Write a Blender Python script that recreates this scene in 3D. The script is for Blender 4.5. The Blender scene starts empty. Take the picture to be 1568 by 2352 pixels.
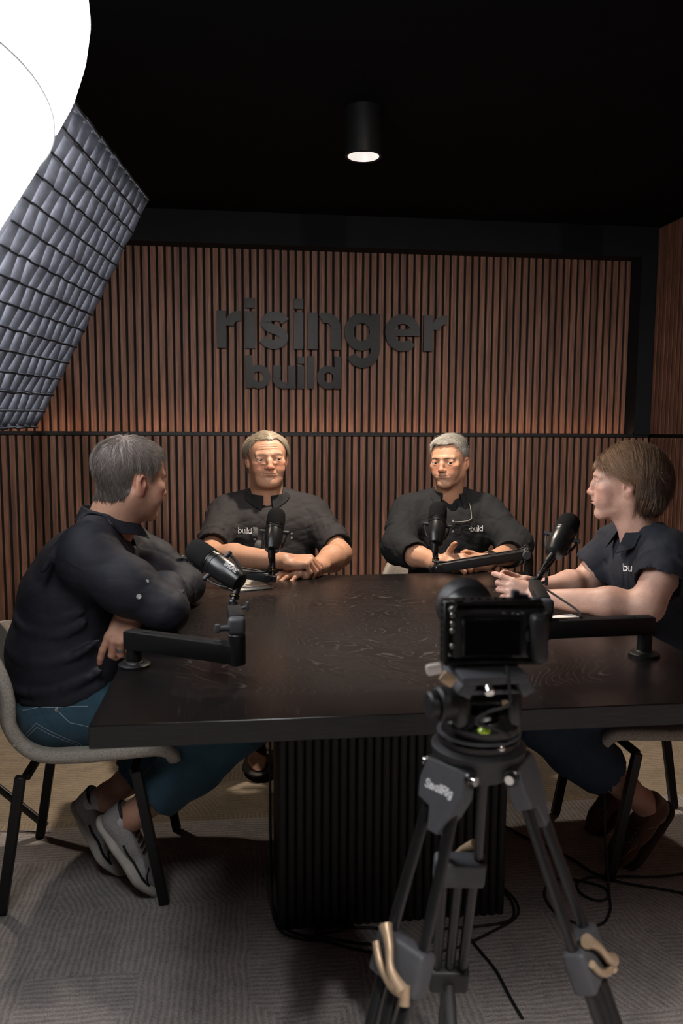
import bpy, bmesh, math, random
import numpy as np
from mathutils import Vector, Matrix, Euler
from mathutils.bvhtree import BVHTree
random.seed(7)
sc = bpy.context.scene
col = sc.collection
PI = math.pi

# ---------------------------------------------------------------- camera, exposure, world
cam_data = bpy.data.cameras.new('camera')
cam = bpy.data.objects.new('camera', cam_data)
col.objects.link(cam)
CAM_R = Matrix(((0.9926, 0.0080, -0.1208), (-0.1200, 0.1060, -0.9871), (0.0045, 0.9944, 0.1059)))
cam.matrix_world = Matrix.Translation((0, 0, 1.26)) @ CAM_R.to_4x4()
cam_data.sensor_fit = 'VERTICAL'
cam_data.sensor_height = 36.0
cam_data.lens = 36.0 * 1820 / 2352
cam_data.clip_start = 0.05
cam_data.dof.use_dof = True
cam_data.dof.focus_distance = 2.75
cam_data.dof.aperture_fstop = 5.6
sc.camera = cam
sc.view_settings.view_transform = 'Standard'
sc.view_settings.look = 'None'
sc.view_settings.gamma = 1.0
sc.view_settings.exposure = 0.0
sc.view_settings.use_curve_mapping = False
sc.cycles.use_denoising = True
sc.cycles.max_bounces = 6
sc.cycles.sample_clamp_indirect = 4.0
world = bpy.data.worlds.new('world')
sc.world = world
world.use_nodes = True
world.node_tree.nodes['Background'].inputs[0].default_value = (0.9, 0.93, 1.0, 1)
world.node_tree.nodes['Background'].inputs[1].default_value = 0.012
# the light levels of the room
LANTERN_LEVEL = 15.0
SOFTBOX_LEVEL = 21.0
DOWNLIGHT_W = 145.0
COVE_LEVEL = 9.0         # strips hidden behind ledge and beam
ADDED_LAMP_W = 105.0  # base power of the added downlights out of view

# ---------------------------------------------------------------- small helpers
def tag(o, label=None, cat=None, group=None, kind=None):
    if label: o['label'] = label
    if cat: o['category'] = cat
    if group: o['group'] = group
    if kind: o['kind'] = kind
    return o
def empty(name, loc, label, cat, group=None, rot=(0, 0, 0)):
    o = bpy.data.objects.new(name, None); col.objects.link(o)
    o.location = loc; o.rotation_euler = rot; o.empty_display_size = 0.05
    return tag(o, label, cat, group)
def link_mesh(name, me, parent=None, mats=None, world_space=True):
    o = bpy.data.objects.new(name, me); col.objects.link(o)
    for m in (mats or []): me.materials.append(m)
    if parent:
        o.parent = parent
        if world_space:
            o.matrix_parent_inverse = mw(parent).inverted()
    return o
def mw(o):
    m = Matrix.LocRotScale(o.location, o.rotation_euler, o.scale)
    if o.parent: return mw(o.parent) @ o.matrix_parent_inverse @ m
    return m
def rotm(axis_from, axis_to):
    return Vector(axis_from).rotation_difference(Vector(axis_to)).to_matrix()
def frame(y, z):
    """matrix whose columns are x, y, z: y kept, z made square to it"""
    y = Vector(y).normalized(); z = Vector(z); x = y.cross(z).normalized(); z = x.cross(y)
    return Matrix((x, y, z)).transposed()

class MB:
    """collects shapes into one mesh"""
    def __init__(s): s.bm = bmesh.new(); s.M = Matrix.Identity(4)
    def _put(s, verts, faces, smooth=False, mi=0):
        vs = [s.bm.verts.new(s.M @ Vector(v)) for v in verts]
        for f in faces:
            try:
                fc = s.bm.faces.new([vs[i] for i in f]); fc.smooth = smooth; fc.material_index = mi
            except ValueError: pass
        return vs
    def box(s, c, d, R=None, bev=0.0, mi=0, seg=2):
        b = bmesh.new(); bmesh.ops.create_cube(b, size=1.0)
        for v in b.verts: v.co = Vector((v.co.x*d[0], v.co.y*d[1], v.co.z*d[2]))
        if bev > 0: bmesh.ops.bevel(b, geom=list(b.edges), offset=min(bev, min(d)*0.49), segments=seg, profile=0.5, affect='EDGES')
        b.verts.ensure_lookup_table()
        T = Matrix.Translation(c) @ (R.to_4x4() if R is not None else Matrix.Identity(4))
        b.verts.index_update()
        s._put([T @ v.co for v in b.verts], [[v.index for v in f.verts] for f in b.faces], smooth=bev > 0, mi=mi)
        b.free(); return s
    def lathe(s, prof, c=(0, 0, 0), R=None, n=32, mi=0, smooth=True, a0=0, a1=2*PI):
        full = abs(a1-a0-2*PI) < 1e-6
        m = n if full else n+1
        T = Matrix.Translation(c) @ (R.to_4x4() if R is not None else Matrix.Identity(4))
        vs = []; 
        for r, z in prof:
            for i in range(m):
                a = a0+(a1-a0)*i/n; vs.append(T @ Vector((r*math.cos(a), r*math.sin(a), z)))
        fs = []
        for j in range(len(prof)-1):
            for i in range(n):
                k = (i+1) % m
                fs.append((j*m+i, j*m+k, (j+1)*m+k, (j+1)*m+i))
        s._put(vs, fs, smooth, mi); return s
    def cyl(s, a, b, r, r2=None, n=20, mi=0, bev=0.0):
        a = Vector(a); b = Vector(b); L = (b-a).length
        r2 = r if r2 is None else r2
        R = rotm((0, 0, 1), b-a)
        if bev: pr = [(0, 0), (r-bev, 0), (r, bev), (r2, L-bev), (r2-bev, L), (0, L)]
        else: pr = [(0, 0), (r, 0), (r, 0), (r2, L), (r2, L), (0, L)]
        s.lathe(pr, a, R, n, mi); return s
    def tube(s, pts, r, n=10, mi=0, closed=False, radii=None, flat=None):
        P = [Vector(p) for p in pts]; N = len(P)
        up = None; rings = []
        for i in range(N):
            if closed: t = P[(i+1) % N]-P[i-1]
            else: t = P[min(i+1, N-1)]-P[max(i-1, 0)]
            t.normalize()
            if up is None:
                up = Vector((0, 0, 1)) if abs(t.z) < 0.9 else Vector((1, 0, 0))
            u = (up - t*up.dot(t)).normalized(); w = t.cross(u); up = u
            rr = radii[i] if radii else r
            fl = flat or 1.0
            rings.append([P[i] + (u*math.cos(2*PI*k/n)*fl + w*math.sin(2*PI*k/n))*rr for k in range(n)])
        vs = [v for g in rings for v in g]; fs = []
        for i in range(N if closed else N-1):
            j = (i+1) % N
            for k in range(n): fs.append((i*n+k, i*n+(k+1) % n, j*n+(k+1) % n, j*n+k))
        if not closed:
            fs.append(tuple(range(n))[::-1]); fs.append(tuple((N-1)*n+k for k in range(n)))
        s._put(vs, fs, True, mi); return s
    def sphere(s, c, r, n=16, mi=0, sc=(1, 1, 1), R=None):
        pr = [(r*math.sin(PI*i/n)*1.0, -r*math.cos(PI*i/n)) for i in range(n+1)]
        pr[0] = (0, -r); pr[-1] = (0, r)
        T = Matrix.Translation(c) @ (R.to_4x4() if R is not None else Matrix.Identity(4)) @ Matrix.Diagonal((*sc, 1))
        old = s.M; s.M = s.M @ T; s.lathe(pr, n=n*2, mi=mi); s.M = old; return s
    def prism(s, poly, c, R, th, mi=0, bev=0):
        """outline in its own x/y, thickness along its z (0..th)"""
        T = Matrix.Translation(c) @ R.to_4x4(); n = len(poly)
        if bev:
            cx = sum(p[0] for p in poly)/n; cy = sum(p[1] for p in poly)/n
            pin = []
            for i in range(n):
                a = Vector(poly[i-1]); b = Vector(poly[i]); d = Vector(poly[(i+1) % n])
                e1 = (b-a).normalized(); e2 = (d-b).normalized()
                nrm = Vector((-(e1.y+e2.y), e1.x+e2.x))
                nrm = nrm.normalized() if nrm.length > 1e-6 else Vector((-e1.y, e1.x))
                pin.append(b+nrm*bev)
            area = sum(poly[i-1][0]*poly[i][1]-poly[i][0]*poly[i-1][1] for i in range(n))
            if area < 0: pin = [Vector(poly[i])*2-pin[i] for i in range(n)]
            lay = [(pin, 0), (poly, bev), (poly, th-bev), (pin, th)]
        else: lay = [(poly, 0), (poly, th)]
        vs = [T @ Vector((p[0], p[1], z)) for L, z in lay for p in L]
        fs = [tuple(range(n))[::-1], tuple((len(lay)-1)*n+i for i in range(n))]
        for j in range(len(lay)-1):
            for i in range(n): fs.append((j*n+i, j*n+(i+1) % n, (j+1)*n+(i+1) % n, (j+1)*n+i))
        s._put(vs, fs, False, mi); return s
    def build(s, name, mat, parent=None, sharp=None):
        bmesh.ops.recalc_face_normals(s.bm, faces=s.bm.faces)
        me = bpy.data.meshes.new(name); s.bm.to_mesh(me); s.bm.free()
        mats = mat if isinstance(mat, (list, tuple)) else [mat]
        me.set_sharp_from_angle(angle=math.radians(sharp or 38))
        return link_mesh(name, me, parent, mats)

def spline(pts, n=8, closed=False):
    """Catmull-Rom through the points"""
    P = [Vector(p) for p in pts]; out = []; N = len(P)
    for i in range(N if closed else N-1):
        if closed: a, b, c, d = P[i-1], P[i], P[(i+1) % N], P[(i+2) % N]
        else: a, b, c, d = P[max(i-1, 0)], P[i], P[i+1], P[min(i+2, N-1)]
        for k in range(n):
            t = k/n
            out.append(0.5*((2*b)+(c-a)*t+(2*a-5*b+4*c-d)*t*t+(3*b-a-3*c+d)*t**3))
    if not closed: out.append(P[-1].copy())
    return out

# ---------------------------------------------------------------- materials
class NT:
    def __init__(s, name):
        s.m = bpy.data.materials.new(name); s.m.use_nodes = True
        s.t = s.m.node_tree; s.b = s.t.nodes['Principled BSDF']; s.out = s.t.nodes['Material Output']
    def n(s, typ, **kw):
        nd = s.t.nodes.new(typ)
        for k, v in kw.items(): setattr(nd, k, v)
        return nd
    def L(s, a, b): s.t.links.new(a, b)
    def val(s, sock, v):
        if hasattr(v, 'is_linked') or isinstance(v, bpy.types.NodeSocket): s.L(v, sock)
        else: sock.default_value = v
    def math(s, op, a, b=None, c=None):
        nd = s.n('ShaderNodeMath', operation=op)
        s.val(nd.inputs[0], a)
        if b is not None: s.val(nd.inputs[1], b)
        if c is not None: s.val(nd.inputs[2], c)
        return nd.outputs[0]
    def coord(s, kind='Object'): return s.n('ShaderNodeTexCoord').outputs[kind]
    def mapping(s, v, scale=(1, 1, 1), loc=(0, 0, 0), rot=(0, 0, 0)):
        nd = s.n('ShaderNodeMapping'); s.L(v, nd.inputs[0])
        nd.inputs['Scale'].default_value = scale; nd.inputs['Location'].default_value = loc; nd.inputs['Rotation'].default_value = rot
        return nd.outputs[0]
    def noise(s, v, scale=5, detail=2, rough=0.5, out='Fac', dist=0):
        nd = s.n('ShaderNodeTexNoise'); s.L(v, nd.inputs['Vector'])
        nd.inputs['Scale'].default_value = scale; nd.inputs['Detail'].default_value = detail
        nd.inputs['Roughness'].default_value = rough; nd.inputs['Distortion'].default_value = dist
        return nd.outputs[out]
    def ramp(s, f, stops):
        nd = s.n('ShaderNodeValToRGB'); s.L(f, nd.inputs[0]); e = nd.color_ramp.elements
        while len(e) > 1: e.remove(e[-1])
        e[0].position = stops[0][0]; e[0].color = (*stops[0][1], 1)
        for p, c in stops[1:]:
            x = e.new(p); x.color = (*c, 1)
        return nd.outputs[0]
    def mix(s, f, a, b, mode='MIX'):
        nd = s.n('ShaderNodeMix', data_type='RGBA', blend_type=mode)
        s.val(nd.inputs[0], f)
        for i, x in ((6, a), (7, b)):
            if isinstance(x, tuple): nd.inputs[i].default_value = (*x, 1)
            else: s.L(x, nd.inputs[i])
        return nd.outputs[2]
    def sep(s, v):
        nd = s.n('ShaderNodeSeparateXYZ'); s.L(v, nd.inputs[0]); return nd.outputs
    def comb(s, x, y, z):
        nd = s.n('ShaderNodeCombineXYZ')
        for i, a in enumerate((x, y, z)): s.val(nd.inputs[i], a)
        return nd.outputs[0]
    def bump(s, h, strength=0.3, dist=0.002):
        nd = s.n('ShaderNodeBump'); s.L(h, nd.inputs['Height'])
        nd.inputs['Strength'].default_value = strength; nd.inputs['Distance'].default_value = dist
        s.L(nd.outputs[0], s.b.inputs['Normal']); return nd
    def set(s, **kw):
        for k, v in kw.items():
            i = s.b.inputs[k.replace('_', ' ')]
            if isinstance(v, bpy.types.NodeSocket): s.L(v, i)
            elif isinstance(v, tuple) and len(v) == 3 and i.type == 'RGBA': i.default_value = (*v, 1)
            else: i.default_value = v
        return s

def simple(name, c, rough=0.5, metal=0.0, noise=0.0, nscale=60, bump=0.0, bscale=400, spec=0.5, coat=0.0, sheen=0.0):
    t = NT(name); co = t.coord()
    if noise:
        f = t.noise(co, nscale, 4)
        t.set(Base_Color=t.ramp(f, [(0.3, tuple(x*(1-noise) for x in c)), (0.7, tuple(min(1, x*(1+noise)) for x in c))]))
        t.set(Roughness=t.math('MULTIPLY_ADD', t.noise(co, nscale*0.4, 3), 0.2, rough-0.1))
    else: t.set(Base_Color=c, Roughness=rough)
    t.set(Metallic=metal, Specular_IOR_Level=spec, Coat_Weight=coat)
    if sheen: t.set(Sheen_Weight=sheen)
    if bump: t.bump(t.noise(co, bscale, 3), bump, 0.001)
    return t.m

def emissive(name, c, strength):
    t = NT(name); t.set(Base_Color=(0.8, 0.8, 0.8), Roughness=0.8, Emission_Color=c, Emission_Strength=strength); return t.m

M = {}
M['black_paint'] = simple('black_paint', (0.0034, 0.0037, 0.0046), 0.85, noise=0.15, nscale=8, bump=0.25, bscale=60, spec=0.08)
M['beam_paint'] = simple('beam_paint', (0.010, 0.0115, 0.0145), 0.7, noise=0.1, nscale=8, spec=0.15)
M['black_metal'] = simple('black_powder_metal', (0.009, 0.009, 0.0095), 0.45, noise=0.1, bump=0.15, bscale=900, spec=0.35)
M['satin_black'] = simple('satin_black', (0.010, 0.010, 0.011), 0.3, noise=0.08)
M['black_plastic'] = simple('black_plastic', (0.014, 0.014, 0.016), 0.5, noise=0.1, bump=0.2, bscale=1200)
M['rubber'] = simple('black_rubber', (0.009, 0.009, 0.010), 0.6, noise=0.1)
M['grey_metal'] = simple('dark_grey_cast_metal', (0.058, 0.060, 0.068), 0.55, metal=0.1, noise=0.1, bump=0.1, bscale=1200)
M['chrome'] = simple('chrome', (0.75, 0.74, 0.72), 0.2, metal=1.0)
M['steel'] = simple('brushed_steel', (0.35, 0.35, 0.35), 0.35, metal=1.0)
M['brass'] = simple('tan_anodised', (0.40, 0.29, 0.19), 0.42, metal=0.35, noise=0.05)
M['foam'] = simple('microphone_foam', (0.0085, 0.0085, 0.009), 0.95, noise=0.2, nscale=500, bump=0.6, bscale=900, spec=0.1)
M['white_print'] = simple('white_print', (0.72, 0.72, 0.74), 0.6)
M['grey_print'] = simple('grey_print', (0.34, 0.34, 0.35), 0.5)

def wood_slats():
    t = NT('walnut_slats'); co = t.coord(); x, y, z = t.sep(co)
    idx = t.math('FLOOR', t.math('DIVIDE', t.math('ADD', x, y), 0.04))
    w = t.n('ShaderNodeTexWhiteNoise', noise_dimensions='2D')
    t.L(t.comb(idx, t.math('FLOOR', t.math('DIVIDE', z, 1.226)), 0), w.inputs['Vector'])
    v = t.comb(t.math('MULTIPLY_ADD', w.outputs['Value'], 31.0, t.math('MULTIPLY', x, 1.0)), t.math('MULTIPLY', y, 1.0), t.math('MULTIPLY', z, 0.045))
    fine = t.noise(v, 190, 4, 0.6); wide = t.noise(v, 42, 3, 0.5, dist=0.6)
    c1 = t.ramp(fine, [(0.30, (0.150, 0.072, 0.048)), (0.52, (0.245, 0.125, 0.086)), (0.72, (0.33, 0.174, 0.122))])
    c2 = t.ramp(wide, [(0.35, (0.62, 0.60, 0.58)), (0.62, (1.12, 1.08, 1.05))])
    c = t.mix(1.0, c1, c2, 'MULTIPLY')
    c3 = t.ramp(w.outputs['Value'], [(0.0, (0.80, 0.78, 0.78)), (0.5, (1.0, 1.0, 1.0)), (1.0, (1.16, 1.10, 1.06))])
    t.set(Base_Color=t.mix(1.0, c, c3, 'MULTIPLY'), Roughness=0.52, Specular_IOR_Level=0.35)
    t.bump(fine, 0.25, 0.0006); return t.m
M['slats'] = wood_slats()
M['felt'] = simple('black_felt', (0.006, 0.006, 0.006), 0.95)

def table_wood(zgrain=False):
    t = NT('black_oak_side' if zgrain else 'black_oak_veneer'); co = t.coord(); x, y, z = t.sep(co)
    if zgrain:
        v = t.comb(t.math('MULTIPLY', t.math('ADD', x, y), 0.05), 0.0, z)
        f = t.noise(v, 300, 4, 0.6)
        t.set(Base_Color=t.ramp(f, [(0.45, (0.010, 0.010, 0.011)), (0.75, (0.026, 0.026, 0.028))]), Roughness=0.5)
        t.bump(f, 0.3, 0.0006); return t.m
    ax = t.math('ABSOLUTE', x); ay = t.math('ABSOLUTE', y)
    # book-matched diamond: grain runs square to the quarter's diagonal
    u = t.math('ADD', t.math('MULTIPLY', ax, 0.62), t.math('MULTIPLY', ay, 0.78))
    w = t.math('SUBTRACT', t.math('MULTIPLY', ax, 0.78), t.math('MULTIPLY', ay, 0.62))
    v = t.comb(t.math('MULTIPLY', u, 2.9), t.math('MULTIPLY', w, 0.75), 0.37)
    h = t.math('ADD', t.noise(v, 2.6, 1.0, 0.35), t.math('MULTIPLY', t.noise(v, 17.0, 1.0, 0.4), 0.022))
    rings = t.math('FRACT', t.math('MULTIPLY', h, 50.0))
    line = t.math('LESS_THAN', t.math('ABSOLUTE', t.math('SUBTRACT', rings, 0.5)), 0.055)
    pores = t.noise(t.comb(t.math('MULTIPLY', u, 12.0), t.math('MULTIPLY', w, 1.1), 0.0), 60, 2, 0.6)
    brk = t.math('GREATER_THAN', t.noise(t.comb(u, w, 2.0), 25, 2), 0.36)
    inner = t.math('MULTIPLY', t.math('MULTIPLY', line, brk), t.math('MULTIPLY_ADD', pores, 1.2, 0.1))
    # border of straight grain running to the edge
    edge_y = t.math('GREATER_THAN', ay, 0.675-0.125)
    edge_x = t.math('GREATER_THAN', ax, 0.635-0.125)
    diag = t.math('GREATER_THAN', t.math('SUBTRACT', ay, 0.04), ax)
    edge = t.math('MAXIMUM', edge_y, edge_x)
    by = t.noise(t.comb(t.math('ADD', x, t.math('MULTIPLY', t.noise(co, 3, 1), 0.03)), t.math('MULTIPLY', y, 0.04), 5.0), 260, 3, 0.6)
    bx = t.noise(t.comb(t.math('MULTIPLY', x, 0.04), y, 5.0), 260, 3, 0.6)
    bl = t.math('ADD', t.math('MULTIPLY', edge_y, by), t.math('MULTIPLY', t.math('SUBTRACT', 1.0, edge_y), bx))
    bl = t.math('MULTIPLY', t.math('SUBTRACT', bl, 0.58), 3.0)
    bl = t.math('MINIMUM', t.math('MAXIMUM', bl, 0.0), 1.0)
    f = t.math('ADD', t.math('MULTIPLY', edge, bl), t.math('MULTIPLY', t.math('SUBTRACT', 1.0, edge), inner))
    f = t.math('MINIMUM', f, 1.0)
    tone = t.ramp(t.noise(co, 4, 3), [(0.3, (0.0050, 0.0040, 0.0042)), (0.7, (0.0085, 0.0063, 0.0060))])
    t.set(Base_Color=t.mix(f, tone, (0.062, 0.053, 0.049)), Specular_IOR_Level=0.38)
    t.set(Roughness=t.math('MULTIPLY_ADD', t.noise(co, 6, 2), 0.03, 0.275))
    t.bump(t.math('SUBTRACT', 1.0, f), 0.25, 0.0006); return t.m
M['table_top'] = table_wood()
M['table_side'] = table_wood(True)

def carpet(name, dark, light, seed=0.0):
    t = NT(name); co = t.coord('Object'); x, y, z = t.sep(co)
    S = 0.25
    xo = t.math('ADD', x, seed)
    cell = t.comb(t.math('FLOOR', t.math('DIVIDE', xo, S)), t.math('FLOOR', t.math('DIVIDE', y, S)), seed)
    w = t.n('ShaderNodeTexWhiteNoise'); t.L(cell, w.inputs['Vector']); r = w.outputs['Value']
    wob = t.math('MULTIPLY', t.math('SUBTRACT', t.noise(co, 9, 2), 0.5), 0.022)
    fx = t.math('SUBTRACT', t.math('FRACT', t.math('DIVIDE', xo, S)), 0.5)
    fy = t.math('SUBTRACT', t.math('FRACT', t.math('DIVIDE', y, S)), 0.5)
    lx = t.math('MULTIPLY', t.math('ADD', x, wob), 1.0)
    ly = t.math('MULTIPLY', t.math('ADD', y, wob), 1.0)
    nested = t.math('MULTIPLY', t.math('MAXIMUM', t.math('ABSOLUTE', fx), t.math('ADD', fy, 0.5)), S)
    s1 = t.math('LESS_THAN', r, 0.36); s2 = t.math('LESS_THAN', r, 0.72)
    dg = t.math('MULTIPLY', t.math('ADD', lx, t.math('MULTIPLY', ly, 0.5)), 0.9)
    nested = t.math('ADD', nested, wob)
    s3 = t.math('LESS_THAN', r, 0.86)
    last = t.math('ADD', t.math('MULTIPLY', s3, nested), t.math('MULTIPLY', t.math('SUBTRACT', 1.0, s3), dg))
    p = t.math('ADD', t.math('MULTIPLY', s1, lx), t.math('MULTIPLY', t.math('SUBTRACT', s2, s1), ly))
    p = t.math('ADD', p, t.math('MULTIPLY', t.math('SUBTRACT', 1.0, s2), last))
    line = t.math('SINE', t.math('MULTIPLY', p, 2*PI/0.0145))
    line = t.math('ADD', line, t.math('MULTIPLY', t.math('SUBTRACT', t.noise(co, 55, 3, 0.7), 0.5), 4.5))
    fib = t.noise(co, 420, 2, 0.7)
    h = t.math('ADD', t.math('MULTIPLY', line, 0.085), fib)
    c = t.ramp(h, [(0.25, dark), (0.72, light)])
    pt = t.ramp(t.noise(co, 7, 3), [(0.35, (0.86, 0.86, 0.86)), (0.65, (1.08, 1.06, 1.05))])
    t.set(Base_Color=t.mix(1.0, c, pt, 'MULTIPLY'), Roughness=0.95, Specular_IOR_Level=0.15)
    t.bump(h, 0.9, 0.005); return t.m
M['rug'] = carpet('grey_carved_carpet', (0.21, 0.193, 0.190), (0.56, 0.53, 0.52))
M['floor'] = carpet('tan_carved_carpet', (0.19, 0.155, 0.115), (0.46, 0.39, 0.30), 3.1)
# ================================================================ THE ROOM
XL, XR, YB, YF, ZC = -2.6, 2.235, 4.30, -1.6, 2.347
def struct(mb, name, mat, parent=None):
    o = mb.build(name, mat, parent)
    if parent is None: o['kind'] = 'structure'
    return o
struct(MB().box(((XL+XR)/2, (YB+YF)/2+0.1, -0.02), (XR-XL+0.4, YB-YF+0.4, 0.04)), 'floor', M['floor'])
struct(MB().box(((XL+XR)/2, (YB+YF)/2+0.1, ZC+0.03), (XR-XL+0.4, YB-YF+0.4, 0.06)), 'ceiling', M['black_paint'])
# back wall: a lower bay of slats, a ledge, an upper bay set back 10 cm, a bulkhead above
wb = MB()
wb.box(((XL+XR)/2, YB+0.07, ZC/2), (XR-XL+0.4, 0.1, ZC))
wb.box(((XL+XR)/2, 4.27, 0.609), (XR-XL, 0.10, 1.214))
wall_back = struct(wb, 'wall_back', M['felt'])
def slat_bay(x0, x1, y, z0, z1, off, axis='x'):
    mb = MB(); a = x0+off
    while a < x1-0.006:
        b = min(a+0.028, x1); 
        if axis == 'x': mb.box(((a+b)/2, y+0.006, (z0+z1)/2), (b-a, 0.012, z1-z0), bev=0.0012, seg=1)
        else: mb.box((y+0.006, (a+b)/2, (z0+z1)/2), (0.012, b-a, z1-z0), bev=0.0012, seg=1)
        a += 0.04
    return mb
slat_bay(XL, XR, 4.208, 0.01, 1.212, 0.012).build('lower_slat_panel', M['slats'], wall_back)
slat_bay(XL, 2.142, 4.308, 1.233, 2.30, 0.0).build('upper_slat_panel', M['slats'], wall_back)
MB().box(((XL+XR)/2, 4.214, 1.224), (XR-XL, 0.020, 0.018)).build('ledge_cap', M['black_metal'], wall_back)
struct(MB().box(((XL+XR)/2, 4.255, (2.188+ZC)/2), (XR-XL, 0.13, ZC-2.188)), 'beam', M['beam_paint'])
pst = struct(MB().box((2.19, 4.255, (1.227+2.188)/2), (0.09, 0.125, 2.188-1.227)), 'trim_1', M['beam_paint'])
# strips of light hidden on the ledge and behind the bulkhead
cove = emissive('cove_strip', (1.0, 0.60, 0.36), COVE_LEVEL)
MB().box(((XL+2.14)/2, 4.245, 1.2215), (2.13-XL, 0.012, 0.004)).build('ledge_light_strip', cove, wall_back)
MB().box(((XL+2.14)/2, 4.262, 2.196), (2.13-XL, 0.012, 0.004)).build('ledge_light_strip', cove, wall_back)
wr = MB().box((XR+0.07, (YB+YF)/2+0.1, ZC/2), (0.1, YB-YF+0.4, ZC))
wall_right = struct(wr, 'wall_right', M['felt'])
slat_bay(YF, 4.19, XR-0.002, 0.01, 1.212, 0.0, 'y').build('lower_slat_panel', M['slats'], wall_right)
slat_bay(YF, 4.19, XR-0.002, 1.233, 2.34, 0.0, 'y').build('upper_slat_panel', M['slats'], wall_right)
struct(MB().box((XL-0.05, (YB+YF)/2+0.1, ZC/2), (0.1, YB-YF+0.4, ZC)), 'wall_left', M['black_paint'])
struct(MB().box(((XL+XR)/2, YF-0.05, ZC/2), (XR-XL+0.4, 0.1, ZC)), 'wall_front', M['black_paint'])
rug = MB().box((0.1, 0.475, 0.005), (4.6, 3.95, 0.010), bev=0.003).build('rug', M['rug'])
tag(rug, 'large grey carpet with carved line pattern under the table', 'rug')

# ---------------------------------------------------------------- ceiling downlight
def downlight(x, y, label, watts, warm=(1.0, 0.84, 0.68), blend=0.5, angle=95, tilt=0.0):
    e = empty('ceiling_downlight', (x, y, ZC), label, 'ceiling light', 'black cylinder ceiling downlights')
    T = (x, y, ZC)
    r = 0.064
    MB().lathe([(0, 0), (r, 0), (r, -0.157), (r-0.004, -0.160), (r-0.008, -0.157), (r-0.008, -0.118), (0, -0.118)], T, n=48).build('housing', M['black_metal'], e)
    refl = NT('downlight_reflector'); refl.set(Base_Color=(0.85, 0.83, 0.8), Roughness=0.35, Metallic=0.2, Emission_Color=(1.0, 0.94, 0.88), Emission_Strength=0.55)
    MB().lathe([(r-0.010, -0.1575), (r-0.018, -0.135), (r-0.024, -0.125)], T, n=48).build('reflector', refl.m, e)
    MB().lathe([(r-0.024, -0.1255), (r-0.0225, -0.128), (r-0.020, -0.1255)], T, n=48).build('baffle_ring', M['satin_black'], e)
    lens = NT('downlight_lens'); lens.set(Base_Color=(0.8, 0.8, 0.78), Roughness=0.5, Emission_Color=(1.0, 0.95, 0.9), Emission_Strength=0.62)
    MB().lathe([(0, -0.121), (r-0.018, -0.121), (r-0.018, -0.1195), (0, -0.1195)], T, n=48).build('lens', lens.m, e)
    ld = bpy.data.lights.new('downlight_lamp', 'SPOT'); ld.energy = watts; ld.color = warm
    ld.spot_size = math.radians(angle); ld.spot_blend = blend; ld.shadow_soft_size = 0.035
    lo = bpy.data.objects.new('downlight_lamp', ld); col.objects.link(lo); lo.parent = e
    lo.location = (0, 0, -0.135); lo.rotation_euler = (tilt, 0, 0)
    return e
downlight(0.413, 2.82, 'black cylinder downlight on the black ceiling above the table', DOWNLIGHT_W)
for x_, y_, w_ in ((1.80, 2.82, 'right'), (-1.00, 2.82, 'left')):
    downlight(x_, y_, 'added unseen black cylinder downlight beside the table towards the '+w_+' wall', ADDED_LAMP_W*0.35)  # unseen pair, added for more light at the sides
for x_, w_ in ((0.413, 'middle'), (1.80, 'right'), (-1.00, 'left')):
    downlight(x_, 1.20, 'added unseen black cylinder downlight over the camera side of the room, '+w_+' of its row', ADDED_LAMP_W*2.5, (1.0, 0.93, 0.87), 1.0, 76, math.radians(84))  # unseen row, added and tilted to brighten the back wall and faces
    downlight(x_, -0.42, 'added unseen black cylinder downlight in the row behind the camera, '+w_+' of its row', ADDED_LAMP_W*2.3, (1.0, 0.94, 0.90), 0.6, 100)  # unseen row, added to brighten the rug in front

# ---------------------------------------------------------------- lights on stands: white lantern and gridded softbox
def lantern():
    c = Vector((-0.410, 1.20, 1.80))
    e = empty('lantern_softbox', c, 'huge glowing white lantern softbox hanging at the upper left corner', 'studio light')
    R = Euler((math.radians(-22), math.radians(4), 0)).to_matrix()
    cloth = emissive('lantern_cloth', (0.985, 0.99, 1.0), LANTERN_LEVEL)
    s = 0.86
    pr = [(0.0, 0.235), (0.09, 0.225), (0.16, 0.19), (0.205, 0.13), (0.222, 0.06), (0.222, 0.02), (0.214, -0.03), (0.200, -0.07), (0.186, -0.105)]
    MB().lathe([(r*s, z*s*1.3) for r, z in pr], c, R, n=64).build('upper_cloth', cloth, e)
    pr = [(0.186, -0.107), (0.176, -0.14), (0.160, -0.18), (0.136, -0.240), (0.105, -0.285), (0.06, -0.315), (0.0, -0.325)]
    MB().lathe([(r*s, z*s*1.3) for r, z in pr], c, R, n=64).build('lower_diffuser', cloth, e)
    seam = simple('lantern_seam', (0.30, 0.31, 0.32), 0.8)
    ring = [Vector(c)+R @ Vector((0.190*s*math.cos(a), 0.190*s*math.sin(a), -0.106*s*1.3)) for a in [2*PI*i/64 for i in range(64)]]
    MB().tube(ring, 0.0026, 8, closed=True).build('seam_rim', seam, e)
    b = R @ Vector((0, 0, 1))
    MB().cyl(c+b*0.255, c+b*0.33, 0.05, n=24, bev=0.004).build('lamp_head', M['black_plastic'], e)
lantern()

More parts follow.
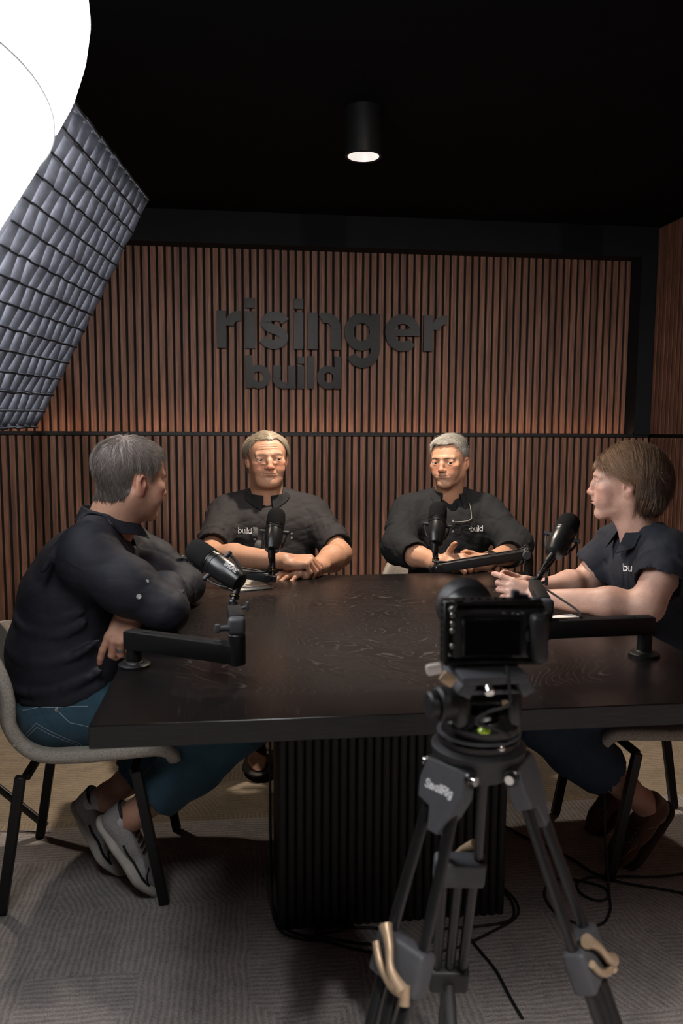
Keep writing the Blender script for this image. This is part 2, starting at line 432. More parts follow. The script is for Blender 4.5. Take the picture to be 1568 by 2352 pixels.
def gridded_softbox():
    TF = Vector((-0.286, 2.20, 1.872)); BF = Vector((-0.600, 2.20, 1.279))
    TN = TF+(Vector((-0.335, 1.63, 1.862))-TF)*1.2; BN = TN+(BF-TF)
    c = (TF+BN)/2
    e = empty('gridded_softbox', c, 'grey softbox with fabric egg-crate grid tilted over the man at the left', 'studio light')
    ex = (TN-TF); L1 = ex.length; ex.normalize()
    ey = (BF-TF); ey = (ey-ex*ey.dot(ex)); L2 = ey.length; ey.normalize()
    nz = ex.cross(ey).normalized()
    if nz.x < 0: nz = -nz
    fab = NT('grid_fabric'); co = fab.coord()
    fab.set(Base_Color=fab.ramp(fab.noise(co, 60, 4), [(0.3, (0.075, 0.077, 0.092)), (0.7, (0.110, 0.113, 0.135))]), Roughness=0.5, Specular_IOR_Level=0.3)
    fab.bump(fab.noise(co, 120, 3), 0.35, 0.002)
    dep = 0.046; nu, nv = 13, 14; th = 0.0012
    g = MB(); rnd = random.Random(3)
    def sheet(a, b, bow):
        """one strip of fabric from a to b, standing square to the diffuser, slightly slack"""
        n = 14; vs = []; side = (b-a).normalized().cross(nz)
        for i in range(n+1):
            t = i/n; p = a.lerp(b, t)+side*bow*math.sin(t*PI*n/1.6+bow*900)
            for h in (0, 0.5, 1.0):
                vs.append(p+nz*dep*(h+(0.06*math.sin(t*40+bow*3000) if h == 1.0 else 0))+side*bow*0.8*h)
        fs = [(i*3+j, i*3+j+1, (i+1)*3+j+1, (i+1)*3+j) for i in range(n) for j in range(2)]
        g._put(vs, fs, True)
    for i in range(nu+1):
        a = TF+ex*(L1*i/nu); sheet(a, a+ey*L2, rnd.uniform(-1, 1)*0.0022)
    for j in range(nv+1):
        a = TF+ey*(L2*j/nv); sheet(a, a+ex*L1, rnd.uniform(-1, 1)*0.0022)
    go = g.build('fabric_grid', fab.m, e, sharp=80)
    sm = go.modifiers.new('thick', 'SOLIDIFY'); sm.thickness = th
    # stitched darker tapes where the strips cross
    tape = NT('stitched_tape'); tco = tape.coord()
    tape.set(Base_Color=(0.018, 0.0185, 0.024), Roughness=0.8)
    tape.bump(tape.noise(tco, 500, 2), 0.8, 0.002)
    for j in range(nv+1):
        st = MB()
        for i in range(nu):
            p = TF+ey*(L2*j/nv)+ex*(L1*(i+0.5)/nu)+nz*(dep+0.001)
            R = Matrix((ex, ey, nz)).transposed()
            st.box(p+ey*0.001*math.sin(i*3+j), (L1/nu*0.96, 0.0045, 0.006), R, bev=0.001, seg=1)
        st.build('stitched_tape', tape.m, e)
    R = Matrix((ex, ey, nz)).transposed(); mid = TF+ex*L1/2+ey*L2/2
    diff = emissive('softbox_diffuser', (0.97, 0.985, 1.0), SOFTBOX_LEVEL)
    MB().box(mid-nz*0.006, (L1*0.985, L2*0.985, 0.003), R).build('diffuser', diff, e)
    # black shell behind, tapering to the lamp
    sh = MB(); a = [TF, TF+ex*L1, TF+ex*L1+ey*L2, TF+ey*L2]
    rim = [p+nz*0.012 for p in a]; b0 = [p-nz*0.010 for p in a]
    back = [mid-nz*0.34+(p-mid)*0.22 for p in a]
    vs = rim+b0+back; fs = []
    for j in (0, 4):
        for i in range(4): fs.append((j+i, j+(i+1) % 4, j+4+(i+1) % 4, j+4+i))
    fs.append((8, 9, 10, 11))
    sh._put(vs, fs); so = sh.build('shell', M['black_plastic'], e)
    mo = so.modifiers.new('thick', 'SOLIDIFY'); mo.thickness = 0.003
    # piping round the rim
    MB().tube(spline([p+nz*0.012 for p in a]+[a[0]+nz*0.012], 1), 0.006, 8).build('rim_piping', M['rubber'], e)
    MB().cyl(mid-nz*0.34, mid-nz*0.50, 0.06, n=28, bev=0.006).build('lamp_head', M['black_plastic'], e)
    return e, mid, nz
gridded_softbox()

# ---------------------------------------------------------------- sign letters on the upper bay
sign_mat = NT('sign_black_laminate')
_co = sign_mat.coord(); _f = sign_mat.noise(sign_mat.mapping(_co, (1, 1, 0.06)), 160, 4, 0.6)
sign_mat.set(Base_Color=sign_mat.ramp(_f, [(0.3, (0.0025, 0.0027, 0.0035)), (0.7, (0.0055, 0.006, 0.0075))]), Roughness=0.36, Specular_IOR_Level=0.25)
sign_mat.bump(_f, 0.2, 0.0005)

def arc(cx, cy, r, a0, a1, n=28):
    return [(cx+r*math.cos(math.radians(a0+(a1-a0)*i/n)), cy+r*math.sin(math.radians(a0+(a1-a0)*i/n))) for i in range(n+1)]
def band(cx, cy, ro, ri, a0, a1, n=28):
    return arc(cx, cy, ro, a0, a1, n)+arc(cx, cy, ri, a1, a0, n)
def rect(x0, y0, x1, y1): return [(x0, y0), (x1, y0), (x1, y1), (x0, y1)]
def glyph(ch, w=0.265):
    """outlines of a bold geometric face; x-height 1, returned with the advance width"""
    h = 0.5; R = 0.515; r = R-w
    P = []
    if ch == 'r':
        P = [rect(0, 0, w, 1.0), band(w+0.36, 0.60, 0.40, 0.40-w*0.98, 90, 180, 16)]
        P[1] = [(x, y) for x, y in P[1]]; P.append(rect(w+0.355, 1.0-w*0.98, w+0.42, 1.0)); return P, w+0.42
    if ch in 'il':
        if ch == 'l': return [rect(0, 0, w, 1.42)], w
        return [rect(0, 0, w, 1.0), rect(0.0, 1.09, w, 1.09+w)], w
    if ch == 'n':
        x1 = 0.90
        return [rect(0, 0, w, 1.0), rect(x1-w, 0, x1, 0.58), band(x1-0.42, 0.585, 0.42, 0.42-w, 0, 116, 22)], x1
    if ch == 'u':
        x1 = 0.88
        return [rect(0, 0.44, w, 1.0), rect(x1-w, 0, x1, 1.0), band(0.42, 0.42, 0.435, 0.435-w, 178, 296, 22)], x1
    if ch == 's':
        rr = 0.285
        return [s_shape(w)], 0.80
    if ch == 'e':
        return [band(R, h, R, r, 0, 318, 40), rect(0.14, h-0.085, 2*R-0.002, h+0.10)], 2*R
    if ch == 'b': return [rect(0, 0, w, 1.42), band(R+0.04, h, R, r, 0, 360, 44)], 2*R+0.04
    if ch == 'd': return [rect(2*R+0.04-w, 0, 2*R+0.04, 1.42), band(R, h, R, r, 0, 360, 44)], 2*R+0.04
    if ch == 'g':
        x1 = 2*R+0.04
        return [rect(x1-w, 0.02, x1, 1.0), band(R, h, R, r, 0, 360, 44), band(x1-0.52, 0.03, 0.52, 0.52-w, 0, -152, 30)], x1
    return [], 0.4
def s_shape(w):
    # centreline of an s, widened to the stroke; the ends cut square
    cl = [(0.70, 0.74), (0.60, 0.845), (0.42, 0.885), (0.25, 0.84), (0.165, 0.715), (0.225, 0.60), (0.40, 0.525), (0.57, 0.455), (0.655, 0.33), (0.60, 0.185), (0.42, 0.115), (0.24, 0.145), (0.095, 0.27)]
    q = [p for p in spline([(x, y, 0) for x, y in cl], 5)]
    l, rr = [], []
    for i, p in enumerate(q):
        t = (q[min(i+1, len(q)-1)]-q[max(i-1, 0)]).normalized(); nrm = Vector((-t.y, t.x, 0))
        hw = w*0.5*0.92
        l.append((p.x+nrm.x*hw, p.y+nrm.y*hw)); rr.append((p.x-nrm.x*hw, p.y-nrm.y*hw))
    return l+rr[::-1]
def poly_fill(mb, poly, f3, th, mi=0, smooth=False):
    """strip-fill of an outline made of two equal rails, or a rectangle; f3 maps (x, y, depth) to space"""
    n = len(poly)//2; A = poly[:n]; B = poly[n:][::-1]
    if len(poly) == 4: A = [poly[0], poly[1]]; B = [poly[3], poly[2]]; n = 2
    vs = []
    for i in range(n):
        vs += [f3(A[i][0], A[i][1], 0), f3(B[i][0], B[i][1], 0), f3(A[i][0], A[i][1], th), f3(B[i][0], B[i][1], th)]
    fs = []
    for i in range(n-1):
        a = i*4; b = a+4
        fs += [(a, a+1, b+1, b), (a+2, b+2, b+3, a+3), (a, b, b+2, a+2), (a+1, a+3, b+3, b+1)]
    fs += [(0, 2, 3, 1), ((n-1)*4, (n-1)*4+1, (n-1)*4+3, (n-1)*4+2)]
    mb._put(vs, fs, smooth, mi)
sign = empty('wall_sign', (0.35, 4.30, 1.7), 'black cut-out lettering reading risinger build on the slatted wall', 'sign')
def sign_letter(ch, x, z, size, y=4.302, th=0.019, w=0.265, rx=1.0):
    P, adv = glyph(ch, w); mb = MB()
    for k, p in enumerate(P):
        poly_fill(mb, p, lambda u, v, d: (x+u*size*rx, y-d-0.0002*k, z+v*size), th)
    mb.build('letter', sign_mat.m, sign, sharp=30)
    return adv*size*rx
for ch, x, w_ in (('r', -0.1422, 0.1246), ('i', 0.0058, 0.0517), ('s', 0.0791, 0.1574), ('i', 0.2614, 0.0513), ('n', 0.3358, 0.1771), ('g', 0.5326, 0.1924), ('e', 0.7531, 0.1914), ('r', 0.9642, 0.1273)):
    sign_letter(ch, x, 1.6735, 0.192, w=0.268, rx=w_/(glyph(ch, 0.268)[1]*0.192))
for ch, x, w_ in (('b', 0.0063, 0.1298), ('u', 0.1518, 0.1188), ('i', 0.2820, 0.0351), ('l', 0.3335, 0.0351), ('d', 0.3851, 0.1291)):
    sign_letter(ch, x, 1.4657, 0.1210, w=0.29, rx=w_/(glyph(ch, 0.29)[1]*0.121))
# ================================================================ THE TABLE
TZ = 0.75
def table():
    cx, cy = 0.365, 2.025
    e = empty('conference_table', (cx, cy, 0.01), 'square black stained oak table on a fluted black pedestal', 'table')
    top = MB().box((0, 0, 0), (1.27, 1.35, 0.042), bev=0.0018, seg=1, mi=0)
    top.bm.faces.ensure_lookup_table()
    for f in top.bm.faces:
        f.normal_update()
        if abs(f.normal.z) < 0.7: f.material_index = 1
    to = top.build('tabletop', [M['table_top'], M['table_side']], e)
    to.matrix_parent_inverse = Matrix.Identity(4); to.location = (0, 0, TZ-0.021-0.01)
    x0, x1, y0, y1, r = 0.085, 0.645, 1.870, 2.195, 0.0108
    p = MB().box(((x0+x1)/2, (y0+y1)/2, (0.012+0.706)/2), (x1-x0, y1-y0, 0.694))
    def flute(x, y): p.cyl((x, y, 0.012), (x, y, 0.7065), r, n=14)
    n = 26
    for i in range(n+1):
        x = x0+(x1-x0)*i/n; flute(x, y0); flute(x, y1)
    m = 15
    for i in range(1, m):
        y = y0+(y1-y0)*i/m; flute(x0, y); flute(x1, y)
    p.build('fluted_pedestal', simple('black_fluted_wood', (0.006, 0.006, 0.0065), 0.6, noise=0.2, nscale=30), e)
table()

# ================================================================ CHAIRS
def tweed(name='beige_tweed'):
    t = NT(name); co = t.coord()
    v = t.mapping(co, (1, 1, 1))
    a = t.n('ShaderNodeTexVoronoi'); t.L(v, a.inputs['Vector']); a.inputs['Scale'].default_value = 520
    f = t.math('MULTIPLY_ADD', t.noise(co, 260, 3, 0.7), 0.6, t.math('MULTIPLY', a.outputs['Distance'], 0.6))
    t.set(Base_Color=t.ramp(f, [(0.28, (0.16, 0.142, 0.120)), (0.5, (0.30, 0.27, 0.235)), (0.72, (0.45, 0.41, 0.36))]), Roughness=0.95, Specular_IOR_Level=0.2)
    t.bump(f, 0.8, 0.002); return t.m
M['tweed'] = tweed()
def make_chair(label):
    """faces +x, stands on z = 0"""
    e = empty('upholstered_chair', (0, 0, 0), label, 'chair', 'tweed chairs around the table')
    # side profile of the shell: forward f, height z, half width w, wrap of the sides
    prof = [(0.222, 0.380, 0.200, 0.0, 0.0), (0.207, 0.406, 0.225, 0.004, 0.0), (0.13, 0.404, 0.240, 0.010, 0), (0.02, 0.392, 0.248, 0.020, 0), (-0.09, 0.386, 0.250, 0.034, 0.01),
            (-0.165, 0.408, 0.248, 0.045, 0.03), (-0.215, 0.470, 0.245, 0.040, 0.05), (-0.240, 0.555, 0.238, 0.02, 0.075), (-0.258, 0.630, 0.225, 0.0, 0.075), (-0.272, 0.690, 0.190, -0.014, 0.05), (-0.276, 0.708, 0.14, -0.02, 0.03)]
    q = spline([p[:3] for p in prof], 4); q2 = spline([(p[3], p[4], 0) for p in prof], 4)
    nx = 17; vs = []; fs = []
    for i, (a, b) in enumerate(zip(q, q2)):
        for j in range(nx):
            t = -1+2*j/(nx-1); k = abs(t)**2.4
            vs.append((a.x+b.y*k, t*a.z*(1-0.0*k), a.y+b.x*k))
    for i in range(len(q)-1):
        for j in range(nx-1): fs.append((i*nx+j, i*nx+j+1, (i+1)*nx+j+1, (i+1)*nx+j))
    def shell(name, rows, off):
        me = bpy.data.meshes.new(name)
        bm = bmesh.new(); V = {}
        for i in rows:
            for j in range(nx): V[i, j] = bm.verts.new(vs[i*nx+j])
        for i in rows[:-1]:
            for j in range(nx-1):
                f = bm.faces.new((V[i, j], V[i, j+1], V[i+1, j+1], V[i+1, j])); f.smooth = True
        bm.to_mesh(me); bm.free()
        o = link_mesh(name, me, e, [M['tweed']])
        s = o.modifiers.new('thick', 'SOLIDIFY'); s.thickness = 0.034; s.offset = off; s.use_rim = True
        s2 = o.modifiers.new('soft', 'SUBSURF'); s2.levels = 1; s2.render_levels = 2
        return o
    N = len(q)
    shell('seat', list(range(0, 22)), 1.0); shell('backrest', list(range(20, N)), 1.0)
    # seam line between seat and back
    MB().tube([Vector(vs[21*nx+j])+Vector((0.004, 0, 0.004)) for j in range(nx)], 0.004, 8).build('seam_piping', M['tweed'], e)
    for sx, sy in ((1, 1), (1, -1), (-1, 1), (-1, -1)):
        foot = Vector((0.205 if sx > 0 else -0.205, sy*0.21, 0.0)); top = Vector((0.140 if sx > 0 else -0.145, sy*0.178, 0.364))
        L = MB(); R = frame(Vector((0, 1, 0)), top-foot)
        L.box((foot+top)/2+Vector((0, 0, 0.002)), (0.026, 0.020, (top-foot).length), R, bev=0.002, seg=1)
        L.build('leg', M['black_metal'], e)
    for x_ in (0.132, -0.136): MB().box((x_, 0, 0.358), (0.020, 0.36, 0.018), bev=0.003).build('crossbar', M['black_metal'], e)
    return e
def copy_thing(o, loc, rz, label):
    c = o.copy(); col.objects.link(c); c.location = loc; c.rotation_euler = (0, 0, rz); c['label'] = label
    for ch in list(o.children):
        d = ch.copy(); col.objects.link(d); d.parent = c
        for g in ch.children:
            h = g.copy(); col.objects.link(h); h.parent = d
    return c
chair = make_chair('beige tweed chair with black legs under the man with crossed arms')
bpy.context.view_layer.update()
copy_thing(chair, (1.20, 2.17, 0.011), PI, 'beige tweed chair with black legs under the short-haired woman')
copy_thing(chair, (0.10, 3.13, 0.011), -PI/2, 'tweed chair mostly hidden behind the older man with glasses on his shirt')
copy_thing(chair, (0.80, 3.13, 0.011), -PI/2, 'tweed chair mostly hidden behind the grey-haired man with a watch')
chair.location = (-0.425, 2.20, 0.011)

# ================================================================ MICROPHONES ON BOOM ARMS
def text_outline(word, size, w=0.2):
    """bold capital strokes for small lettering: list of stroke polylines per letter"""
    S = {'S': [[(0.62, 0.84), (0.45, 1.0), (0.18, 1.0), (0.05, 0.8), (0.16, 0.6), (0.5, 0.42), (0.62, 0.22), (0.48, 0.0), (0.2, 0.0), (0.03, 0.16)]],
         'H': [[(0.05, 0), (0.05, 1)], [(0.6, 0), (0.6, 1)], [(0.05, 0.5), (0.6, 0.5)]],
         'U': [[(0.05, 1), (0.05, 0.25), (0.2, 0.02), (0.45, 0.02), (0.6, 0.25), (0.6, 1)]],
         'R': [[(0.05, 0), (0.05, 1), (0.42, 1), (0.6, 0.85), (0.58, 0.62), (0.4, 0.5), (0.05, 0.5)], [(0.36, 0.5), (0.62, 0)]],
         'E': [[(0.6, 0), (0.05, 0), (0.05, 1), (0.6, 1)], [(0.05, 0.5), (0.52, 0.5)]],
         'm': [[(0.05, 0), (0.05, 0.65)], [(0.05, 0.5), (0.2, 0.66), (0.35, 0.5), (0.35, 0)], [(0.35, 0.5), (0.5, 0.66), (0.65, 0.5), (0.65, 0)]],
         'a': [[(0.5, 0.62), (0.2, 0.66), (0.04, 0.42), (0.08, 0.1), (0.3, 0.0), (0.5, 0.2)], [(0.52, 0.66), (0.52, 0)]],
         'l': [[(0.05, 0), (0.05, 1.0)]], 'i': [[(0.05, 0), (0.05, 0.65)], [(0.05, 0.85), (0.05, 0.95)]],
         'g': [[(0.5, 0.62), (0.2, 0.66), (0.04, 0.42), (0.08, 0.1), (0.3, 0.0), (0.5, 0.2)], [(0.52, 0.66), (0.52, -0.2), (0.35, -0.34), (0.1, -0.28)]],
         'b': [[(0.05, 1.42), (0.05, 0)], [(0.05, 0.5), (0.12, 0.85), (0.42, 1.0), (0.72, 0.85), (0.84, 0.5), (0.72, 0.15), (0.42, 0.0), (0.12, 0.15), (0.05, 0.5)]],
         'u': [[(0.05, 1.0), (0.05, 0.35), (0.2, 0.04), (0.45, 0.02), (0.62, 0.3), (0.62, 1.0)], [(0.62, 0.3), (0.62, 0)]],
         'd': [[(0.78, 1.42), (0.78, 0)], [(0.78, 0.5), (0.70, 0.85), (0.40, 1.0), (0.12, 0.85), (0.02, 0.5), (0.12, 0.15), (0.40, 0.0), (0.70, 0.15), (0.78, 0.5)]],
         'L': [[(0.05, 1.42), (0.05, 0)]], 'I': [[(0.05, 0.92), (0.05, 0)], [(0.05, 1.40), (0.05, 1.46)]]}
    adv = {'i': 0.3, 'l': 0.3, 'm': 0.92, 'L': 0.34, 'I': 0.34, 'b': 1.05, 'd': 1.0, 'u': 0.9}
    out = []; x = 0
    for c in word:
        for st in S[c]: out.append([((px+x)*size, py*size) for px, py in st])
        x += adv.get(c, 0.82)
    return out, x*size
def stroke_mesh(mb, strokes, f3, w, step=0.002, mi=0):
    """flat lettering laid on a surface: f3 maps (u, v) to a point on it"""
    for st in strokes:
        pts = []
        for a, b in zip(st[:-1], st[1:]):
            n = max(1, int(math.dist(a, b)/step))
            pts += [(a[0]+(b[0]-a[0])*i/n, a[1]+(b[1]-a[1])*i/n) for i in range(n)]
        pts.append(st[-1]); vs = []; N = len(pts)
        for i, p in enumerate(pts):
            a = pts[max(i-1, 0)]; b = pts[min(i+1, N-1)]
            dx, dy = b[0]-a[0], b[1]-a[1]; l = math.hypot(dx, dy) or 1; nx_, ny_ = -dy/l*w/2, dx/l*w/2
            ex, ey = (dx/l*w/2, dy/l*w/2) if i == N-1 else ((-dx/l*w/2, -dy/l*w/2) if i == 0 else (0, 0))
            vs += [f3(p[0]+nx_+ex, p[1]+ny_+ey), f3(p[0]-nx_+ex, p[1]-ny_+ey)]
        mb._put(vs, [(2*i, 2*i+1, 2*i+3, 2*i+2) for i in range(N-1)], True, mi)

def microphone(back, tip, yoke_side, stem_foot, label, text_at=None, r=0.0285):
    """foam-nosed broadcast microphone in a yoke; back and tip are the two ends of its axis"""
    back = Vector(back); tip = Vector(tip); ax = (tip-back).normalized(); L = (tip-back).length
    e = empty('microphone', back, label, 'microphone', 'podcast microphones')
    side = Vector(yoke_side); side = (side-ax*side.dot(ax)).normalized()
    R = Matrix((side, ax.cross(side), ax)).transposed()
    MB().lathe([(0, 0), (r*0.62, 0), (r*0.80, 0.003), (r*0.86, 0.010), (r*0.99, 0.030), (r*1.02, 0.036), (r*1.03, L*0.50), (r*1.0, L*0.52), (0, L*0.52)], back, R, 40).build('barrel', M['satin_black'], e)
    MB().lathe([(r*1.0, L*0.50), (r*1.07, L*0.505), (r*1.07, L*0.545), (r*1.0, L*0.56), (r*1.0, L*0.575), (r*1.05, L*0.58), (r*1.05, L*0.60), (r*0.98, L*0.61)], back, R, 40).build('collar_ring', M['satin_black'], e)
    MB().lathe([(r*0.9, L*0.60), (r*1.04, L*0.615), (r*1.07, L*0.66), (r*1.06, L*0.82), (r*1.0, L*0.93), (r*0.82, L*0.985), (r*0.5, L*1.0), (0, L*1.003)], back, R, 40).build('foam_windscreen', M['foam'], e)
    piv = back+ax*L*0.47
    down = Vector(stem_foot)-piv; down = (down-side*down.dot(side)).normalized()
    yr = r*1.42; pts = []
    for i in range(25):
        a = PI*i/24; pts.append(piv+side*math.cos(a)*yr+down*(math.sin(a)*max(yr, L*0.42)))
    y = MB(); y.tube(pts, 0.0026, 8, flat=1.7)
    y.build('yoke', M['black_metal'], e)
    for s in (1, -1): MB().cyl(piv+side*s*r*1.0, piv+side*s*(yr+0.007), 0.0060, n=16, bev=0.001).build('thumb_screw', M['black_plastic'], e)
    bot = piv+down*max(yr, L*0.42)
    foot = Vector(stem_foot)
    s = MB(); d = foot-bot
    s.cyl(bot-d.normalized()*0.004, bot+d*0.62, 0.0085, n=20, bev=0.001)
    s.build('stem', M['black_metal'], e)
    s = MB(); s.cyl(bot+d*0.62, bot+d*0.66, 0.012, n=20, bev=0.001); s.cyl(bot+d*0.72, bot+d*0.745, 0.0125, n=20, bev=0.001)
    s.cyl(bot+d*0.66, foot, 0.006, n=16); s.sphere(foot, 0.009, 10)
    s.build('swivel_adapter', M['satin_black'], e)
    MB().cyl(bot+d*0.665, bot+d*0.70, 0.0075, n=20).build('brass_insert', simple('brass_thread', (0.6, 0.33, 0.08), 0.3, metal=1.0), e)
    if text_at is not None:
        strokes, wd = text_outline('SHURE', 0.0100)
        tv = Vector(text_at); tv = (tv-ax*tv.dot(ax)).normalized(); tb = ax.cross(tv)
        def f3(u, v):
            a = (0.006-v)/r; return back+ax*(0.012+(wd-u))+(tv*math.cos(a)-tb*math.sin(a))*(r*1.035+0.0003+0*u)
        m = MB(); stroke_mesh(m, strokes, f3, 0.0022); m.build('lettering', M['grey_print'], e)
    return e, bot, down

def arm_bar(mb, a, b, w, h, bev=0.004):
    a = Vector(a); b = Vector(b); R = frame((b-a), (0, 0, 1))
    mb.box((a+b)/2, (w, (b-a).length, h), R, bev=bev)
def boom_base(mb, x, y, top, r=0.018, disc=0.045):
    mb.lathe([(0, 0), (disc, 0), (disc, 0.006), (disc-0.003, 0.008), (r+0.004, 0.009), (r+0.002, 0.012), (r, 0.013), (r, top-TZ), (0, top-TZ)], (x, y, TZ), n=40)

# -- the near-left arm, reaching past the crossed arms
def near_arm(base, end, joint_top, seg_end, label):
    e = empty('boom_arm', (base[0], base[1], TZ), label, 'microphone arm', 'microphone boom arms')
    b = MB(); boom_base(b, base[0], base[1], end[2]-0.018, 0.0165, 0.034); b.build('base_post', M['black_metal'], e)
    d = (Vector(end)-Vector((base[0], base[1], end[2]))).normalized()
    p0 = Vector((base[0], base[1], end[2]))-d*0.016; p1 = Vector(end)
    a = MB(); arm_bar(a, p0, p1, 0.034, 0.040, 0.003); a.build('lower_arm', M['black_metal'], e)
    up = Vector((0, 0, 1))
    for q_ in (p0+d*0.05, p1-d*0.045): MB().lathe([(0.0, 0), (0.008, 0), (0.008, 0.0008), (0, 0.0008)], q_+up*0.0203, n=20).build('bolt_recess', M['felt'], e)
    j = MB(); j.cyl((end[0], end[1], end[2]-0.022), (end[0], end[1], joint_top-0.03), 0.0175, n=32, bev=0.002); j.build('vertical_joint', M['black_metal'], e)
    g = MB(); g.box((end[0], end[1], joint_top-0.014), (0.034, 0.030, 0.036), bev=0.008, seg=3)
    g.build('tilt_block', M['grey_metal'], e)
    kn = MB(); kn.cyl((end[0]-0.014, end[1]-0.008, joint_top-0.016), (end[0]-0.034, end[1]-0.012, joint_top-0.016), 0.006, n=16, bev=0.001)
    kn.box((end[0]-0.038, end[1]-0.012, joint_top-0.016), (0.010, 0.010, 0.018), bev=0.002)
    kn.build('tilt_knob', M['grey_metal'], e)
    s0 = Vector((end[0], end[1]+0.008, joint_top-0.006)); s1 = Vector(seg_end)
    a2 = MB(); arm_bar(a2, s0, s1, 0.030, 0.026, 0.003); a2.build('upper_arm', M['black_metal'], e)
    k2 = MB(); k2.cyl(s1+Vector((0.012, 0, 0.0)), s1+Vector((0.030, 0, 0.006)), 0.004, n=12); k2.box(s1+Vector((0.032, 0, 0.007)), (0.008, 0.008, 0.022), bev=0.002)
    k2.build('end_knob', M['grey_metal'], e)
    h2 = MB(); h2.cyl(s1-Vector((0, 0, 0.012)), s1+Vector((0, 0, 0.018)), 0.010, n=20, bev=0.002); h2.build('end_socket', M['black_metal'], e)
    return e
near_arm((-0.238, 1.690), (-0.019, 1.560, 0.809), 0.880, (-0.030, 1.845, 0.833), 'flat black boom arm reaching past the man with crossed arms')
microphone((-0.012, 1.86, 0.893), (-0.132, 1.955, 0.966), (0.55, 0.6, 0.9), (-0.032, 1.845, 0.850), 'black microphone tilted in front of the man with crossed arms', text_at=(0.45, -1.0, 0.75))
near_arm((0.893, 1.655), (0.651, 1.643, 0.821), 0.885, (0.735, 1.93, 0.862), 'flat black boom arm reaching past the woman, beside the camera')
microphone((0.790, 1.945, 0.936), (0.871, 2.035, 1.018), (0.75, -0.6, -0.25), (0.747, 1.93, 0.880), 'black microphone raised to the mouth of the short-haired woman', text_at=(0.55, -0.6, -0.35))

# -- the far arms
def far_arm(base, elbow, end, label):
    e = empty('boom_arm', (base[0], base[1], TZ), label, 'microphone arm', 'microphone boom arms')
    b = MB(); boom_base(b, base[0], base[1], elbow[2]-0.025, 0.0155, 0.036); b.build('base_post', M['black_metal'], e)
    E = Vector(elbow); P = Vector((base[0], base[1], elbow[2]-0.03)); N = Vector(end)
    k = MB(); k.tube(spline([P+Vector((0, 0, -0.004)), P+Vector((0, 0, 0.012)), (P+E)/2+Vector((0, 0, 0.024)), E], 6), 0.0145, 14); k.build('elbow', M['black_metal'], e)
    j = MB(); R = frame(N-E, (0, 0, 1)); s = R.col[0]
    j.cyl(E-s*0.020, E+s*0.020, 0.015, n=24, bev=0.002); j.build('elbow_pivot', M['grey_metal'], e)
    a = MB(); arm_bar(a, E, N, 0.030, 0.030, 0.005); a.build('arm_tube', M['black_plastic'], e)
    c = MB(); c.cyl(N-s*0.017, N+s*0.017, 0.012, n=24, bev=0.002); c.box(N+(N-E).normalized()*0.014, (0.020, 0.02, 0.020), R, bev=0.003); c.build('end_pivot', M['satin_black'], e)
    cb = MB(); cb.tube(spline([N+Vector((0, 0, 0.016)), N.lerp(E, 0.3)+Vector((0, -0.004, 0.019)), N.lerp(E, 0.9)+Vector((0, -0.004, 0.021)), E+Vector((0, 0, 0.030)), (E+P)/2+Vector((0, -0.02, 0.034)), P+Vector((0, -0.02, 0.0))], 6), 0.0022, 6)
    cb.build('cable', M['rubber'], e)
    return e
far_arm((-0.185, 2.60), (-0.225, 2.56, 0.826), (0.072, 2.475, 0.787), 'black boom arm lying low in front of the older man')
microphone((0.083, 2.505, 0.868), (0.103, 2.60, 0.985), (1, -0.1, 0), (0.085, 2.480, 0.782), 'black microphone upright before the older man with glasses on his shirt')
far_arm((0.930, 2.50), (0.905, 2.47, 0.850), (0.610, 2.455, 0.812), 'black boom arm crossing low in front of the grey-haired man')
microphone((0.612, 2.490, 0.885), (0.640, 2.58, 1.005), (1, -0.1, 0), (0.606, 2.462, 0.812), 'black microphone upright before the grey-haired man with a watch')

def cable(name, pts, r, label, mat=None, cat='cable', n=8):
    o = MB().tube(spline(pts, n), r, 8).build(name, mat or M['rubber']); return tag(o, label, cat)
def plug(mb, a, d, L=0.045, r=0.0085):
    a = Vector(a); d = Vector(d).normalized()
    mb.cyl(a, a+d*L*0.6, r, n=16, bev=0.001); mb.cyl(a+d*L*0.6, a+d*L, r*0.75, r*0.4, n=16)
def mic_lead(back, d, pts, label):
    e = empty('microphone_cable', back, label, 'cable', 'microphone leads')
    m = MB(); plug(m, back, d); m.build('plug', M['black_metal'], e)
    p = Vector(back)+Vector(d).normalized()*0.042
    MB().tube(spline([p]+pts, 8), 0.0028, 8).build('cord', M['rubber'], e)
mic_lead((0.0780, 2.497, 0.872), (-0.02, -0.2, -1), [(0.066, 2.478, 0.812), (0.052, 2.470, 0.806), (0.010, 2.472, 0.808)], 'black lead hanging from the microphone of the older man')
mic_lead((0.606, 2.482, 0.888), (-0.1, -0.2, -1), [(0.600, 2.462, 0.834), (0.622, 2.452, 0.834), (0.66, 2.450, 0.830)], 'black lead hanging from the microphone of the grey-haired man')
mic_lead((0.784, 1.936, 0.938), (-0.8, -0.35, -0.8), [(0.742, 1.918, 0.888), (0.738, 1.905, 0.868), (0.755, 1.72, 0.846), (0.735, 1.645, 0.845)], 'black lead hanging from the microphone of the woman')

